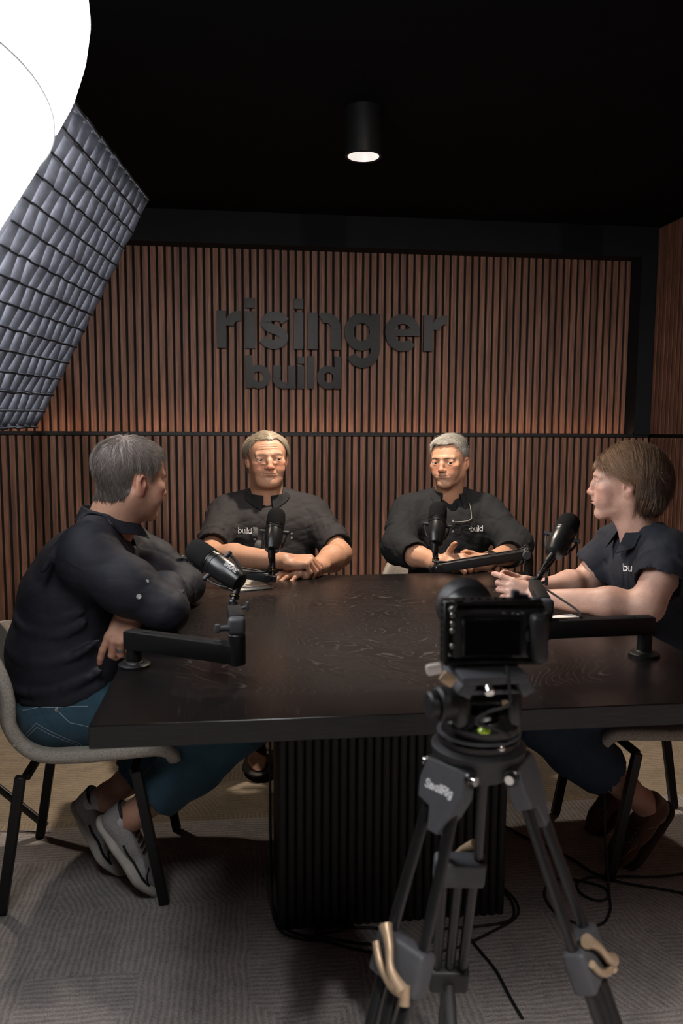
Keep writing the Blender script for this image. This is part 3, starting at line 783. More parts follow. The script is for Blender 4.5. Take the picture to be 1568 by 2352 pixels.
# ================================================================ PAPERS ON THE TABLE
def booklet():
    t = NT('booklet_cover'); co = t.coord('Object'); x, y, z = t.sep(co)
    hill = t.math('LESS_THAN', t.math('ADD', t.math('ADD', y, t.math('MULTIPLY', x, -1.15)), t.math('MULTIPLY', t.noise(co, 26, 3), 0.05)), -0.012)
    fl = t.math('GREATER_THAN', t.noise(co, 240, 2), 0.63)
    ln = t.noise(t.mapping(co, (1, 1, 1)), 17, 2)
    line = t.math('LESS_THAN', t.math('ABSOLUTE', t.math('SUBTRACT', ln, 0.52)), 0.006)
    base = t.mix(line, (0.52, 0.50, 0.46), (0.10, 0.10, 0.10))
    blue = t.mix(fl, (0.16, 0.18, 0.25), (0.05, 0.05, 0.08))
    t.set(Base_Color=t.mix(hill, base, blue), Roughness=0.4)
    pages = simple('booklet_pages', (0.50, 0.48, 0.44), 0.7, noise=0.1)
    e = empty('booklet', (0.0, 2.52, TZ), 'white folded booklet with a blue-grey printed corner, lying beside the arm of the older man', 'booklet')
    e.rotation_euler = (0, 0, math.radians(24))
    T = mw(e)
    c = MB(); c.M = T
    n = 12; vs = []; fs = []
    for i in range(n+1):
        u = -0.105+0.21*i/n; z = 0.0045+0.006*(i/n)**2+0.0015*math.sin(i)
        for v in (-0.065, 0.0, 0.065): vs.append((v*1.0+0.0, u*0.62, z))
    for i in range(n):
        for j in range(2): fs.append((i*3+j, i*3+j+1, (i+1)*3+j+1, (i+1)*3+j))
    c._put(vs, fs, True); o = c.build('cover', t.m, e)
    s = o.modifiers.new('thick', 'SOLIDIFY'); s.thickness = 0.0012
    p = MB(); p.M = T; p.box((0, -0.002, 0.0022), (0.127, 0.126, 0.0040), bev=0.0015, seg=1); p.build('pages', pages, e)
booklet()
paper = simple('white_paper', (0.70, 0.68, 0.64), 0.6, noise=0.03)
nb = MB().box((0.80, 1.935, TZ+0.004), (0.20, 0.14, 0.008), Matrix.Rotation(0.25, 3, 'Z'), bev=0.001, seg=1).build('notepad', paper)
tag(nb, 'white notepad under the forearms of the woman', 'notepad')
pc = MB().box((0.665, 1.945, TZ+0.0045), (0.055, 0.013, 0.009), Matrix.Rotation(0.05, 3, 'Z'), bev=0.003).build('pen', simple('silver_pen', (0.62, 0.60, 0.57), 0.3, metal=0.6))
tag(pc, 'pale silver pen lying on the table in front of the hands of the woman', 'pen')

# ================================================================ CABLES ON THE RUG
Z = 0.0145
def floor_cable(pts, label, r=0.0034, name='floor_cable'):
    o = MB().tube(spline([(x, y, z) for x, y, z in pts], 8), r, 8).build(name, M['rubber'])
    return tag(o, label, 'cable', 'cables on the rug')
floor_cable([(0.062, 2.10, 0.50), (0.060, 2.05, 0.25), (0.060, 1.96, 0.06), (0.066, 1.90, Z), (0.085, 1.845, Z), (0.13, 1.815, Z), (0.185, 1.80, Z), (0.25, 1.765, Z), (0.33, 1.735, Z), (0.42, 1.73, Z), (0.50, 1.742, Z), (0.60, 1.79, Z), (0.68, 1.84, Z), (0.703, 1.90, Z), (0.69, 1.97, Z)], 'thick black cable looping round the foot of the pedestal')
floor_cable([(0.066, 1.955, Z), (0.074, 1.90, Z), (0.095, 1.855, Z), (0.14, 1.826, Z), (0.19, 1.807, Z+0.004), (0.26, 1.785, Z), (0.34, 1.765, Z), (0.40, 1.72, Z)], 'second black cable beside the left foot of the pedestal')
floor_cable([(0.66, 2.0, Z), (0.685, 1.95, Z), (0.690, 1.89, Z), (0.66, 1.83, Z), (0.57, 1.815, Z), (0.49, 1.815, Z), (0.455, 1.79, Z), (0.44, 1.765, Z)], 'black cable curling round the right foot of the pedestal')
floor_cable([(0.53, 1.806, Z), (0.55, 1.72, Z), (0.566, 1.65, Z), (0.57, 1.56, Z), (0.575, 1.50, Z)], 'black cable running forward from the pedestal between the tripod legs')
floor_cable([(0.80, 2.30, Z), (0.86, 2.20, Z), (0.93, 2.10, Z), (0.975, 2.00, Z), (1.05, 1.985, Z), (1.15, 1.975, Z), (1.30, 1.985, Z), (1.62, 1.97, Z)], 'black cable running away under the chair of the woman')
floor_cable([(1.06, 2.20, 0.62), (1.02, 2.085, 0.42), (0.985, 2.0, 0.2), (0.975, 1.95, 0.06), (0.96, 1.90, Z), (0.93, 1.835, Z), (0.888, 1.790, Z), (0.84, 1.79, Z), (0.79, 1.84, Z), (0.79, 1.93, Z), (0.84, 1.99, Z), (0.90, 1.985, Z), (0.96, 1.945, Z), (0.958, 1.90, Z), (0.92, 1.885, Z), (0.89, 1.92, Z), (0.90, 1.97, Z), (0.96, 1.985, Z+0.005), (1.04, 1.95, Z), (1.14, 1.905, Z), (1.30, 1.82, Z), (1.55, 1.74, Z)], 'black cable dropping from the table and curling in loops by the chair leg')
pl = MB(); pl.cyl((0.165, 1.832, 0.020), (0.235, 1.842, 0.020), 0.0095, n=16, bev=0.001); pl.cyl((0.235, 1.842, 0.020), (0.262, 1.842, 0.018), 0.006, 0.004, n=12)
e = empty('cable_connector', (0.165, 1.83, 0.01), 'black cable connector lying on the rug before the pedestal', 'connector')
pl.build('connector_body', M['black_metal'], e)
MB().tube(spline([(0.255, 1.842, 0.017), (0.31, 1.838, Z), (0.355, 1.815, Z), (0.375, 1.78, Z), (0.38, 1.75, Z)], 8), 0.0034, 8).build('cord', M['rubber'], e)
# light stand of the gridded softbox
e = empty('light_stand', (-1.02, 2.58, 0), 'black light stand leg on the carpet behind the tweed chair', 'light stand')
s = MB(); s.cyl((-1.02, 2.58, 0.12), (-1.02, 2.58, 2.05), 0.014, n=20); s.build('pole', M['black_metal'], e)
for f in ((-0.618, 2.425, 0.030), (-1.25, 2.95, 0.030), (-1.3, 2.3, 0.030)):
    d = MB(); a = Vector(f); b = Vector((-1.02, 2.58, 0.30)); d.box((a+b)/2, (0.010, (b-a).length, 0.024), frame(b-a, (0, 0, 1)), bev=0.002); d.build('leg', M['black_metal'], e)
s = MB(); s.cyl((-1.02, 2.58, 2.03), (-0.93, 1.93, 1.83), 0.012, n=20); s.build('boom', M['black_metal'], e)
# ================================================================ SMOOTH BODIES: distance fields turned into one skin
class SDF:
    def __init__(s): s.P = []; s.M = np.eye(4); s.sc = 1.0
    def at(s, M4, sc=1.0): s.M = np.array(M4, float); s.sc = sc; return s
    def _w(s, p): p = np.array(p, float)*1.0; return s.M[:3, :3] @ (p*s.sc)+s.M[:3, 3]
    def cap(s, a, b, ra, rb=None, k=0.01, op='u', flat=None):
        """rounded cone from a to b; flat=(axis, factor) squeezes it along an axis"""
        a = s._w(a); b = s._w(b); ra *= s.sc; rb = ra if rb is None else rb*s.sc; ab = b-a; L2 = max(ab @ ab, 1e-12)
        if flat:
            ax = s.M[:3, :3] @ np.array(flat[0], float); ax /= np.linalg.norm(ax); g = 1.0/flat[1]-1.0
            def f(P):
                pa = P-a; t = np.clip(pa @ ab/L2, 0, 1); q = pa-t[..., None]*ab
                q = q+ax*((q @ ax)*g)[..., None]
                return (np.sqrt((q*q).sum(-1))-(ra+(rb-ra)*t))*min(1.0, flat[1]*1.25)
        else:
            def f(P):
                pa = P-a; t = np.clip(pa @ ab/L2, 0, 1); q = pa-t[..., None]*ab
                return np.sqrt((q*q).sum(-1))-(ra+(rb-ra)*t)
        s.P.append((op, k*s.sc, f)); return s
    def chain(s, pts, rad, k=0.01, op='u', flat=None):
        for i in range(len(pts)-1): s.cap(pts[i], pts[i+1], rad[i], rad[i+1], k, op, flat)
        return s
    def ell(s, c, r, k=0.01, op='u', R=None):
        c = s._w(c); r = np.array(r, float)*s.sc; A = s.M[:3, :3]
        if R is not None: A = A @ np.array(R)
        rm = r.min()
        def f(P):
            q = (P-c) @ A; k0 = np.sqrt(((q/r)**2).sum(-1)); k1 = np.sqrt(((q/(r*r))**2).sum(-1))
            return np.where(k1 < 1e-9, -rm, k0*(k0-1)/np.maximum(k1, 1e-9))
        s.P.append((op, k*s.sc, f)); return s
    def box(s, c, h, rd=0.01, k=0.01, op='u', R=None):
        c = s._w(c); h = np.array(h, float)*s.sc-rd*s.sc; A = s.M[:3, :3]
        if R is not None: A = A @ np.array(R)
        rd *= s.sc
        def f(P):
            q = np.abs((P-c) @ A)-h
            return np.sqrt((np.maximum(q, 0)**2).sum(-1))+np.minimum(q.max(-1), 0)-rd
        s.P.append((op, k*s.sc, f)); return s
    def plane(s, c, n, k=0.004, op='s'):
        """cuts away the side the normal points to"""
        c = s._w(c); n = s.M[:3, :3] @ np.array(n, float); n /= np.linalg.norm(n)
        def f(P): return -((P-c) @ n)
        s.P.append((op, k, f)); return s
    @staticmethod
    def _comb(d, e, op, k):
        if op == 'u':
            if k <= 0: return np.minimum(d, e)
            h = np.maximum(k-np.abs(d-e), 0)/k; return np.minimum(d, e)-h*h*k*0.25
        if op == 's':
            e = -e
            h = np.maximum(k-np.abs(d-e), 0)/k; return np.maximum(d, e)+h*h*k*0.25
        h = np.maximum(k-np.abs(d-e), 0)/k; return np.maximum(d, e)+h*h*k*0.25
    def blocks(s, Cc, hd, offs):
        """values at Cc + offs, leaving out shapes that cannot matter in a block"""
        D = [f(Cc) for _, _, f in s.P]
        U = np.min([d for d, (op, _, _) in zip(D, s.P) if op == 'u'], axis=0)
        nB, nO = len(Cc), len(offs)
        out = np.full((nB, nO), 1.0)
        for d, (op, k, f) in zip(D, s.P):
            if op == 'u': m = d < U+2.3*hd+k
            elif op == 's': m = d < 1.3*hd+k
            else: m = np.ones(nB, bool)
            idx = np.nonzero(m)[0]
            if len(idx) == 0: continue
            e = f(Cc[idx][:, None, :]+offs[None]); out[idx] = s._comb(out[idx], e, op, k)
        return out
    def mesh(s, lo, hi, h, disp=None):
        lo = np.array(lo, float); hi = np.array(hi, float); B = 8
        nb = np.maximum(np.ceil((hi-lo)/(h*B)).astype(int), 1); N = nb*B
        hd = h*B*math.sqrt(3)/2*1.08
        g = np.stack(np.meshgrid(*[np.arange(n) for n in nb], indexing='ij'), -1).reshape(-1, 3)
        Cc = lo+(g+0.5)*B*h-0.5*h
        d = None
        for op, k, f in s.P:
            e = f(Cc); d = e if d is None else s._comb(d, e, op, k)
        near = np.abs(d) < hd*1.45+0.004
        V = np.where(d < 0, -1.0, 1.0).astype(np.float32).reshape(nb)
        V = np.repeat(np.repeat(np.repeat(V, B, 0), B, 1), B, 2)
        ii = np.nonzero(near)[0]
        o = np.stack(np.meshgrid(*[np.arange(B)]*3, indexing='ij'), -1).reshape(-1, 3)
        offs = (o-(B-1)/2)*h
        for st in range(0, len(ii), 400):
            jj = ii[st:st+400]
            vals = s.blocks(lo+(g[jj]+0.5)*B*h-0.5*h, hd, offs)
            if disp is not None: vals = vals+disp((lo+(g[jj]+0.5)*B*h-0.5*h)[:, None, :]+offs[None])
            for q, v in zip(g[jj], vals):
                V[q[0]*B:(q[0]+1)*B, q[1]*B:(q[1]+1)*B, q[2]*B:(q[2]+1)*B] = v.reshape(B, B, B)
        V[0] = V[-1] = 1; V[:, 0] = V[:, -1] = 1; V[:, :, 0] = V[:, :, -1] = 1
        S = V < 0
        c = S[:-1, :-1, :-1].astype(np.int8)
        for dx in (0, 1):
            for dy in (0, 1):
                for dz in (0, 1):
                    if dx+dy+dz: c += S[dx:S.shape[0]-1+dx, dy:S.shape[1]-1+dy, dz:S.shape[2]-1+dz]
        act = (c > 0) & (c < 8)
        I = np.argwhere(act); ids = np.full(act.shape, -1, np.int32); ids[tuple(I.T)] = np.arange(len(I))
        cor = {}
        for dx in (0, 1):
            for dy in (0, 1):
                for dz in (0, 1): cor[dx, dy, dz] = V[I[:, 0]+dx, I[:, 1]+dy, I[:, 2]+dz]
        acc = np.zeros((len(I), 3)); cnt = np.zeros(len(I))
        for ax in range(3):
            o1, o2 = [a for a in range(3) if a != ax]
            for u in (0, 1):
                for w in (0, 1):
                    p = [0, 0, 0]; p[o1] = u; p[o2] = w; q = list(p); q[ax] = 1
                    a = cor[tuple(p)]; b = cor[tuple(q)]; m = (a < 0) != (b < 0)
                    t = np.where(m, a/np.where(m, a-b, 1), 0)
                    pt = np.zeros((len(I), 3)); pt[:, ax] = t; pt[:, o1] = u; pt[:, o2] = w
                    acc += pt*m[:, None]; cnt += m
        vert = lo+(I+acc/cnt[:, None])*h
        F = []
        for ax in range(3):
            o1, o2 = (ax+1) % 3, (ax+2) % 3
            sl0 = [slice(None)]*3; sl1 = [slice(None)]*3; sl0[ax] = slice(0, -1); sl1[ax] = slice(1, None)
            a = S[tuple(sl0)]; b = S[tuple(sl1)]; E = np.argwhere(a != b)
            E = E[(E[:, o1] > 0) & (E[:, o2] > 0) & (E[:, o1] < act.shape[o1]) & (E[:, o2] < act.shape[o2])]
            def nb_(d1, d2):
                q = E.copy(); q[:, o1] -= d1; q[:, o2] -= d2; return ids[tuple(q.T)]
            quad = np.stack([nb_(0, 0), nb_(1, 0), nb_(1, 1), nb_(0, 1)], -1)
            inside = a[tuple(E.T)]
            quad = np.where(inside[:, None], quad, quad[:, ::-1])
            F.append(quad)
        F = np.concatenate(F); F = F[(F >= 0).all(1)]
        return vert, F

def np_mesh(name, V, F, mats, parent=None, colors=None, smooth=True, tris=False):
    me = bpy.data.meshes.new(name)
    me.vertices.add(len(V)); me.vertices.foreach_set('co', np.asarray(V, np.float32).ravel())
    k = F.shape[1]
    me.loops.add(F.size); me.loops.foreach_set('vertex_index', F.astype(np.int32).ravel())
    me.polygons.add(len(F)); me.polygons.foreach_set('loop_start', np.arange(0, F.size, k, dtype=np.int32))
    me.polygons.foreach_set('use_smooth', np.full(len(F), smooth))
    me.update(calc_edges=True); me.validate()
    if colors is not None:
        ca = me.color_attributes.new('tint', 'FLOAT_COLOR', 'POINT')
        ca.data.foreach_set('color', np.concatenate([colors, np.ones((len(V), 1))], 1).astype(np.float32).ravel())
    return link_mesh(name, me, parent, mats if isinstance(mats, (list, tuple)) else [mats])
def relax(V, F, n=1, f=0.5):
    for _ in range(n):
        acc = np.zeros_like(V); cnt = np.zeros(len(V))
        for a, b in ((0, 1), (1, 2), (2, 3), (3, 0)):
            np.add.at(acc, F[:, a], V[F[:, b]]); np.add.at(acc, F[:, b], V[F[:, a]]); np.add.at(cnt, F[:, a], 1); np.add.at(cnt, F[:, b], 1)
        V = V*(1-f)+acc/np.maximum(cnt, 1)[:, None]*f
    return V
def join(parts):
    Vs, Fs, Cs, o = [], [], [], 0
    for V, F, C_ in parts: Vs.append(V); Fs.append(F+o); Cs.append(C_); o += len(V)
    return np.concatenate(Vs), np.concatenate(Fs), np.concatenate(Cs)
def smooth01(x, a, b):
    t = np.clip((x-a)/(b-a), 0, 1); return t*t*(3-2*t)
def blob(P, c, r): return np.exp(-(((P-np.array(c))/np.array(r))**2).sum(-1))

def basis(fwd, up):
    f = Vector(fwd).normalized(); x = f.cross(Vector(up)).normalized(); u = x.cross(f)
    return np.array(Matrix((x, f, u)).transposed())
def mat4(R, c):
    m = np.eye(4); m[:3, :3] = np.array(R); m[:3, 3] = np.array(c); return m

def skin_mat(name, base, rough=0.48, red=0.5):
    t = NT(name); a = t.n('ShaderNodeVertexColor', layer_name='tint'); co = t.coord()
    mot = t.ramp(t.noise(co, 38, 4, 0.6), [(0.35, (0.93, 0.90, 0.89)), (0.65, (1.05, 1.06, 1.06))])
    fr = t.ramp(t.noise(co, 190, 2, 0.6), [(0.28, (0.86, 0.80, 0.77)), (0.42, (1, 1, 1))])
    c = t.mix(1.0, t.mix(1.0, a.outputs['Color'], mot, 'MULTIPLY'), fr, 'MULTIPLY')
    t.set(Base_Color=c, Roughness=rough, Specular_IOR_Level=0.42, Subsurface_Weight=0.12, Subsurface_Radius=(0.9, 0.35, 0.2), Subsurface_Scale=0.006)
    b = t.math('ADD', t.noise(co, 420, 3, 0.6), t.math('MULTIPLY', t.noise(co, 95, 3), 0.8))
    t.bump(b, 0.22, 0.0012); return t.m
def cloth_mat(name, base, lighter, rough=0.8, weave=900, streak=0.0, sheen=0.0, spec=0.2):
    t = NT(name); co = t.coord()
    f = t.noise(co, weave, 2, 0.6); g = t.noise(co, 14, 3)
    m = t.math('ADD', t.math('MULTIPLY', f, 0.6), t.math('MULTIPLY', g, 0.4))
    if streak:
        s1 = t.noise(t.mapping(co, (1, 1, 14)), 60, 3, 0.6); m = t.math('MULTIPLY_ADD', s1, streak, m)
    t.set(Base_Color=t.ramp(m, [(0.38, base), (0.64+streak*0.4, lighter)]), Roughness=rough, Sheen_Weight=sheen, Specular_IOR_Level=spec)
    fold = t.noise(t.mapping(co, (1, 1, 2.2), rot=(0.5, 0.3, 0)), 16, 3, 0.45, dist=1.2)
    t.bump(t.math('ADD', t.math('MULTIPLY', f, 0.10), t.math('MULTIPLY', fold, 1.0)), 0.30, 0.005); return t.m
def hair_mat(name, c0, c1, rough=0.45):
    t = NT(name); a = t.n('ShaderNodeVertexColor', layer_name='tint'); co = t.coord()
    t.set(Base_Color=a.outputs['Color'], Roughness=rough, Specular_IOR_Level=0.5)
    t.bump(t.noise(co, 500, 2), 0.3, 0.001); return t.m

# ---------------------------------------------------------------- the head
def head_sdf(S, M4, sc, p):
    """local axes: x to the subject's right, y to the front, z up; crown at z +0.115, chin at -0.112"""
    S.at(M4, sc)
    W = p.get('w', 1.0); J = p.get('jaw', 1.0); N = p.get('nose', 1.0); F = p.get('full', 0.0); old = p.get('age', 0.0)
    S.ell((0, -0.018, 0.034), (0.0745*W, 0.094, 0.079), 0.0)
    S.ell((0, 0.020, 0.030), (0.064*W, 0.066, 0.070), 0.03)
    S.ell((0, 0.028, -0.030), (0.0585*W, 0.060, 0.074), 0.025)
    S.cap((0.046*W*J, -0.004, -0.050), (0.018*J, 0.066, -0.093), 0.0185, 0.0165, 0.022)
    S.cap((-0.046*W*J, -0.004, -0.050), (-0.018*J, 0.066, -0.093), 0.0185, 0.0165, 0.022)
    S.ell((0, 0.074, -0.095), (0.021*J, 0.018, 0.017), 0.018)
    S.ell((0, 0.058, -0.060), (0.038, 0.030, 0.030), 0.02)
    for s in (1, -1):
        S.ell((s*0.043*W, 0.062, -0.012), (0.023, 0.021, 0.016), 0.022)          # cheekbone
        S.ell((s*0.038*W, 0.058, -0.042), (0.020+F*0.006, 0.022+F*0.004, 0.024), 0.02)
        S.cap((s*0.010, 0.088, 0.027), (s*0.043*W, 0.073, 0.025), 0.0075, 0.0080, 0.014)   # brow ridge
        S.ell((s*0.0335*W, 0.106, 0.003), (0.0155, 0.015, 0.0125), 0.014, 's')     # socket
        S.ell((s*0.0335*W, 0.0725, 0.0030), (0.0170, 0.0172, 0.0150), 0.006)     # lids
        S.cap((s*0.0205*W, 0.0855, 0.0150), (s*0.045*W, 0.0790, 0.0125), 0.0042, 0.0042, 0.006)   # fold over the lid
        if old: S.cap((s*0.021*W, 0.0865, -0.0125), (s*0.044*W, 0.0765, -0.0105), 0.0045+old*0.0015, 0.004, 0.006)
    # nose
    S.ell((0, 0.078, -0.010), (0.0150, 0.0150, 0.026), 0.012)
    S.chain([(0, 0.0855, 0.018), (0, 0.0955, -0.002), (0, 0.1035+0.003*(N-1), -0.024)], [0.0075, 0.0083*N, 0.0100*N], 0.010)
    S.ell((0, 0.1055, -0.0275), (0.0112*N, 0.0102, 0.0095), 0.008)
    for s in (1, -1): S.ell((s*0.0125*N, 0.0960, -0.0305), (0.0075*N, 0.0105, 0.0075), 0.006)
    S.cap((0, 0.096, -0.034), (0, 0.090, -0.044), 0.008, 0.009, 0.008)
    for s in (1, -1): S.ell((s*0.0062*N, 0.1010, -0.0375), (0.0034, 0.0055, 0.0030), 0.003, 's')
    # mouth: muzzle, lips, the line between them
    S.ell((0, 0.078, -0.056), (0.027, 0.018, 0.020), 0.015)
    lp = p.get('lips', 1.0)
    S.chain([(-0.0235, 0.0840, -0.0550), (-0.010, 0.0945, -0.0515), (0, 0.0955, -0.0525), (0.010, 0.0945, -0.0515), (0.0235, 0.0840, -0.0550)], [0.0022, 0.0042*lp, 0.0042*lp, 0.0042*lp, 0.0022], 0.004)
    S.chain([(-0.0215, 0.0840, -0.0575), (0, 0.0940, -0.0620), (0.0215, 0.0840, -0.0575)], [0.0022, 0.0056*lp, 0.0022], 0.004)
    S.chain([(-0.0260, 0.0860, -0.0560+p.get('smile', 0)), (-0.010, 0.0985, -0.0562), (0, 0.0995, -0.0567), (0.010, 0.0985, -0.0562), (0.0260, 0.0860, -0.0560+p.get('smile', 0))], [0.0013]*5, 0.0022, 's')
    S.cap((-0.013, 0.0945, -0.0735), (0.013, 0.0945, -0.0735), 0.004, 0.004, 0.010, 's')
    if old or p.get('folds', 0):
        g = 0.0016+0.0012*max(old, p.get('folds', 0)-0.3)
        for s in (1, -1):
            S.chain([(s*0.0175, 0.0990, -0.0280), (s*0.0270, 0.0925, -0.0400), (s*0.0330, 0.0860, -0.0560)], [g*0.6, g*0.8, g*0.4], 0.007, 's')
        if old:
            for s in (1, -1): S.ell((s*0.040, 0.052, -0.078), (0.017, 0.022, 0.020), 0.022)
    if old:
        for i, z in enumerate((0.046, 0.056, 0.066)): S.chain([(-0.038, 0.0775-i*0.003, z), (0, 0.0905-i*0.0035, z+0.002), (0.038, 0.0775-i*0.003, z)], [0.0003, 0.0006, 0.0003], 0.004, 's')
        for s in (1, -1): S.cap((s*0.0045, 0.099, 0.020), (s*0.0055, 0.097, 0.034), 0.001, 0.001, 0.004, 's')
        S.ell((0, 0.036, -0.102), (0.050, 0.042, 0.022), 0.03)
    # eye openings
    op = p.get('eye', 1.0)
    for s in (1, -1):
        Rz = Euler((0, s*math.radians(5), -s*math.radians(14))).to_matrix()
        S.ell((s*0.0342*W, 0.0880, 0.0030), (0.0132, 0.0095, 0.0050*op), 0.0012, 's', R=Rz)
    # ears
    for s in (1, -1):
        R = np.array(Euler((math.radians(8), math.radians(-s*6), math.radians(s*24))).to_matrix())
        x = s*(0.0735*W)
        S.ell((x, -0.010, -0.002), (0.0105, 0.0185, 0.0305), 0.006, R=R)
        S.ell((x-s*0.001, -0.004, -0.026), (0.006, 0.009, 0.011), 0.006, R=R)
        S.ell((x+s*0.0095, -0.007, 0.001), (0.0052, 0.0105, 0.0190), 0.003, 's', R=R)
        S.chain([(x+s*0.0062, 0.001, 0.014), (x+s*0.0100, -0.012, 0.018), (x+s*0.0100, -0.0185, 0.004), (x+s*0.0060, -0.014, -0.012)], [0.0024, 0.0026, 0.0024, 0.0020], 0.003)
        S.cap((x+s*0.0030, 0.0040, -0.004), (x+s*0.0035, 0.0035, -0.010), 0.0034, 0.0030, 0.004)
    return S
def head_colors(V, M4, sc, p):
    L = (V-M4[:3, 3]) @ M4[:3, :3]/sc
    b = np.array(p['skin']); C_ = np.tile(b, (len(V), 1))
    red = np.array(p.get('red', (1.12, 0.74, 0.70)))
    def tintm(m, col_, a): return C_*(1-a*m[:, None])+C_*col_*(a*m[:, None])
    W = p.get('w', 1.0)
    for s in (1, -1):
        C_ = tintm(blob(L, (s*0.045, 0.070, -0.026), (0.022, 0.03, 0.022)), red, 0.55*p.get('flush', 1))
        C_ = tintm(blob(L, (s*0.080, -0.010, 0.0), (0.014, 0.02, 0.035)), red, 0.7)
        C_ = tintm(blob(L, (s*0.033, 0.085, -0.011), (0.014, 0.012, 0.005)), np.array((0.86, 0.72, 0.70)), 0.55)
        C_ = tintm(blob(L, (s*0.033, 0.088, 0.0125), (0.014, 0.012, 0.005)), np.array((0.88, 0.76, 0.72)), 0.5)
    C_ = tintm(blob(L, (0, 0.112, -0.027), (0.016, 0.016, 0.013)), red, 0.75*p.get('flush', 1))
    # lips
    z0 = -0.0565+0*L[:, 0]; hw = np.clip(1-(np.abs(L[:, 0])/0.0245)**2, 0, 1)
    up = 0.0062*hw*p.get('lips', 1.0); dn = 0.0088*hw*p.get('lips', 1.0)
    m = smooth01(L[:, 1], 0.075, 0.082)*smooth01(up-(L[:, 2]-z0), 0, 0.002)*smooth01(dn+(L[:, 2]-z0), 0, 0.002)*(hw > 0)
    C_ = C_*(1-m[:, None]*0.8)+np.array(p.get('lip', (0.36, 0.15, 0.13)))*m[:, None]*0.8
    # shaved beard
    if p.get('stubble'):
        m = smooth01(-L[:, 2], 0.028, 0.046)*smooth01(L[:, 1], -0.005, 0.03)*smooth01(L[:, 2], -0.125, -0.10)
        m = m*(1-blob(L, (0, 0.095, -0.056), (0.020, 0.02, 0.006)))
        C_ = C_*(1-m[:, None]*p['stubble'])+np.array(p.get('stubcol', (0.20, 0.17, 0.15)))*m[:, None]*p['stubble']
    return np.clip(C_, 0, 1), L

def hair_strands(name, roots, normals, flow, length, width, cols, mat, parent, seg=4, curl=0.0, seed=1, lift=0.35, droop=0.0, jitter=0.25, stay=None):
    """tapered strands: they leave the scalp along flow + lift and bend with it"""
    rs = np.random.RandomState(seed); n = len(roots)
    P = roots.copy(); Nn = normals; d = flow(roots)
    d = d-(d*Nn).sum(1)[:, None]*Nn; d /= np.maximum(np.linalg.norm(d, axis=1), 1e-6)[:, None]
    d = d+rs.normal(0, jitter, (n, 3)); ln = length(roots)*rs.uniform(0.75, 1.2, n)
    l_ = lift*rs.uniform(0.4, 1.4, n)
    up = d+Nn*l_[:, None]; up /= np.linalg.norm(up, axis=1)[:, None]
    side = np.cross(up, Nn); side /= np.maximum(np.linalg.norm(side, axis=1), 1e-6)[:, None]
    ph = rs.uniform(0, 6.28, n)
    rings = []; cur = P-Nn*0.001; dirv = up
    w = width*rs.uniform(0.7, 1.3, n)
    for i in range(seg+1):
        t = i/seg; ww = w*(1-0.8*t**1.5)
        nn = np.cross(side, dirv)
        rings.append(np.stack([cur+side*ww[:, None], cur-side*ww[:, None]*0.5+nn*ww[:, None]*0.8, cur-side*ww[:, None]*0.5-nn*ww[:, None]*0.8], 1))
        step = ln/seg
        cur = cur+dirv*step[:, None]
        dirv = dirv-Nn*(l_*1.6/seg)[:, None]+np.array((0, 0, -1.0))*droop/seg+side*(curl*np.sin(ph+t*5))[:, None]
        if stay is not None: dirv = stay(cur, dirv)
        dirv /= np.linalg.norm(dirv, axis=1)[:, None]
    V = np.stack(rings, 1)  # n, seg+1, 3, 3
    k = (seg+1)*3; base = (np.arange(n)*k)[:, None]
    q = []
    for i in range(seg):
        for j in range(3): q.append([i*3+j, i*3+(j+1) % 3, (i+1)*3+(j+1) % 3, (i+1)*3+j])
    F = (base[:, :, None]+np.array(q)[None]).reshape(-1, 4)
    cc = cols(roots)*rs.uniform(0.75, 1.25, (n, 1)); cc = np.repeat(cc[:, None], k, 1).reshape(-1, 3)
    return np_mesh(name, V.reshape(-1, 3), F, mat, parent, np.clip(cc, 0, 1))
def mesh_normals(V, F):
    nr = np.cross(V[F[:, 2]]-V[F[:, 0]], V[F[:, 3]]-V[F[:, 1]]); N = np.zeros_like(V)
    for j in range(4): np.add.at(N, F[:, j], nr)
    return N/np.maximum(np.linalg.norm(N, axis=1), 1e-12)[:, None]
def eyeball(c, r, gaze, parent, iris=(0.10, 0.14, 0.16)):
    gaze = Vector(gaze).normalized(); R = rotm((0, 0, 1), gaze)
    sclera = simple('sclera', (0.62, 0.56, 0.52), 0.25); ir = simple('iris', iris, 0.2, noise=0.3, nscale=900); pu = simple('pupil', (0.004, 0.004, 0.004), 0.1)
    m = MB(); m.lathe([(0, -r)]+[(r*math.sin(a), -r*math.cos(a)) for a in np.linspace(0.2, PI-0.46, 16)], c, R, 28)
    m.lathe([(r*math.sin(0.46), r*math.cos(0.46)), (r*0.20, r*0.955), (r*0.19, r*0.957)], c, R, 28, mi=1)
    m.lathe([(r*0.19, r*0.957), (0, r*0.962)], c, R, 28, mi=2)
    return m.build('eye', [sclera, ir, pu], parent)
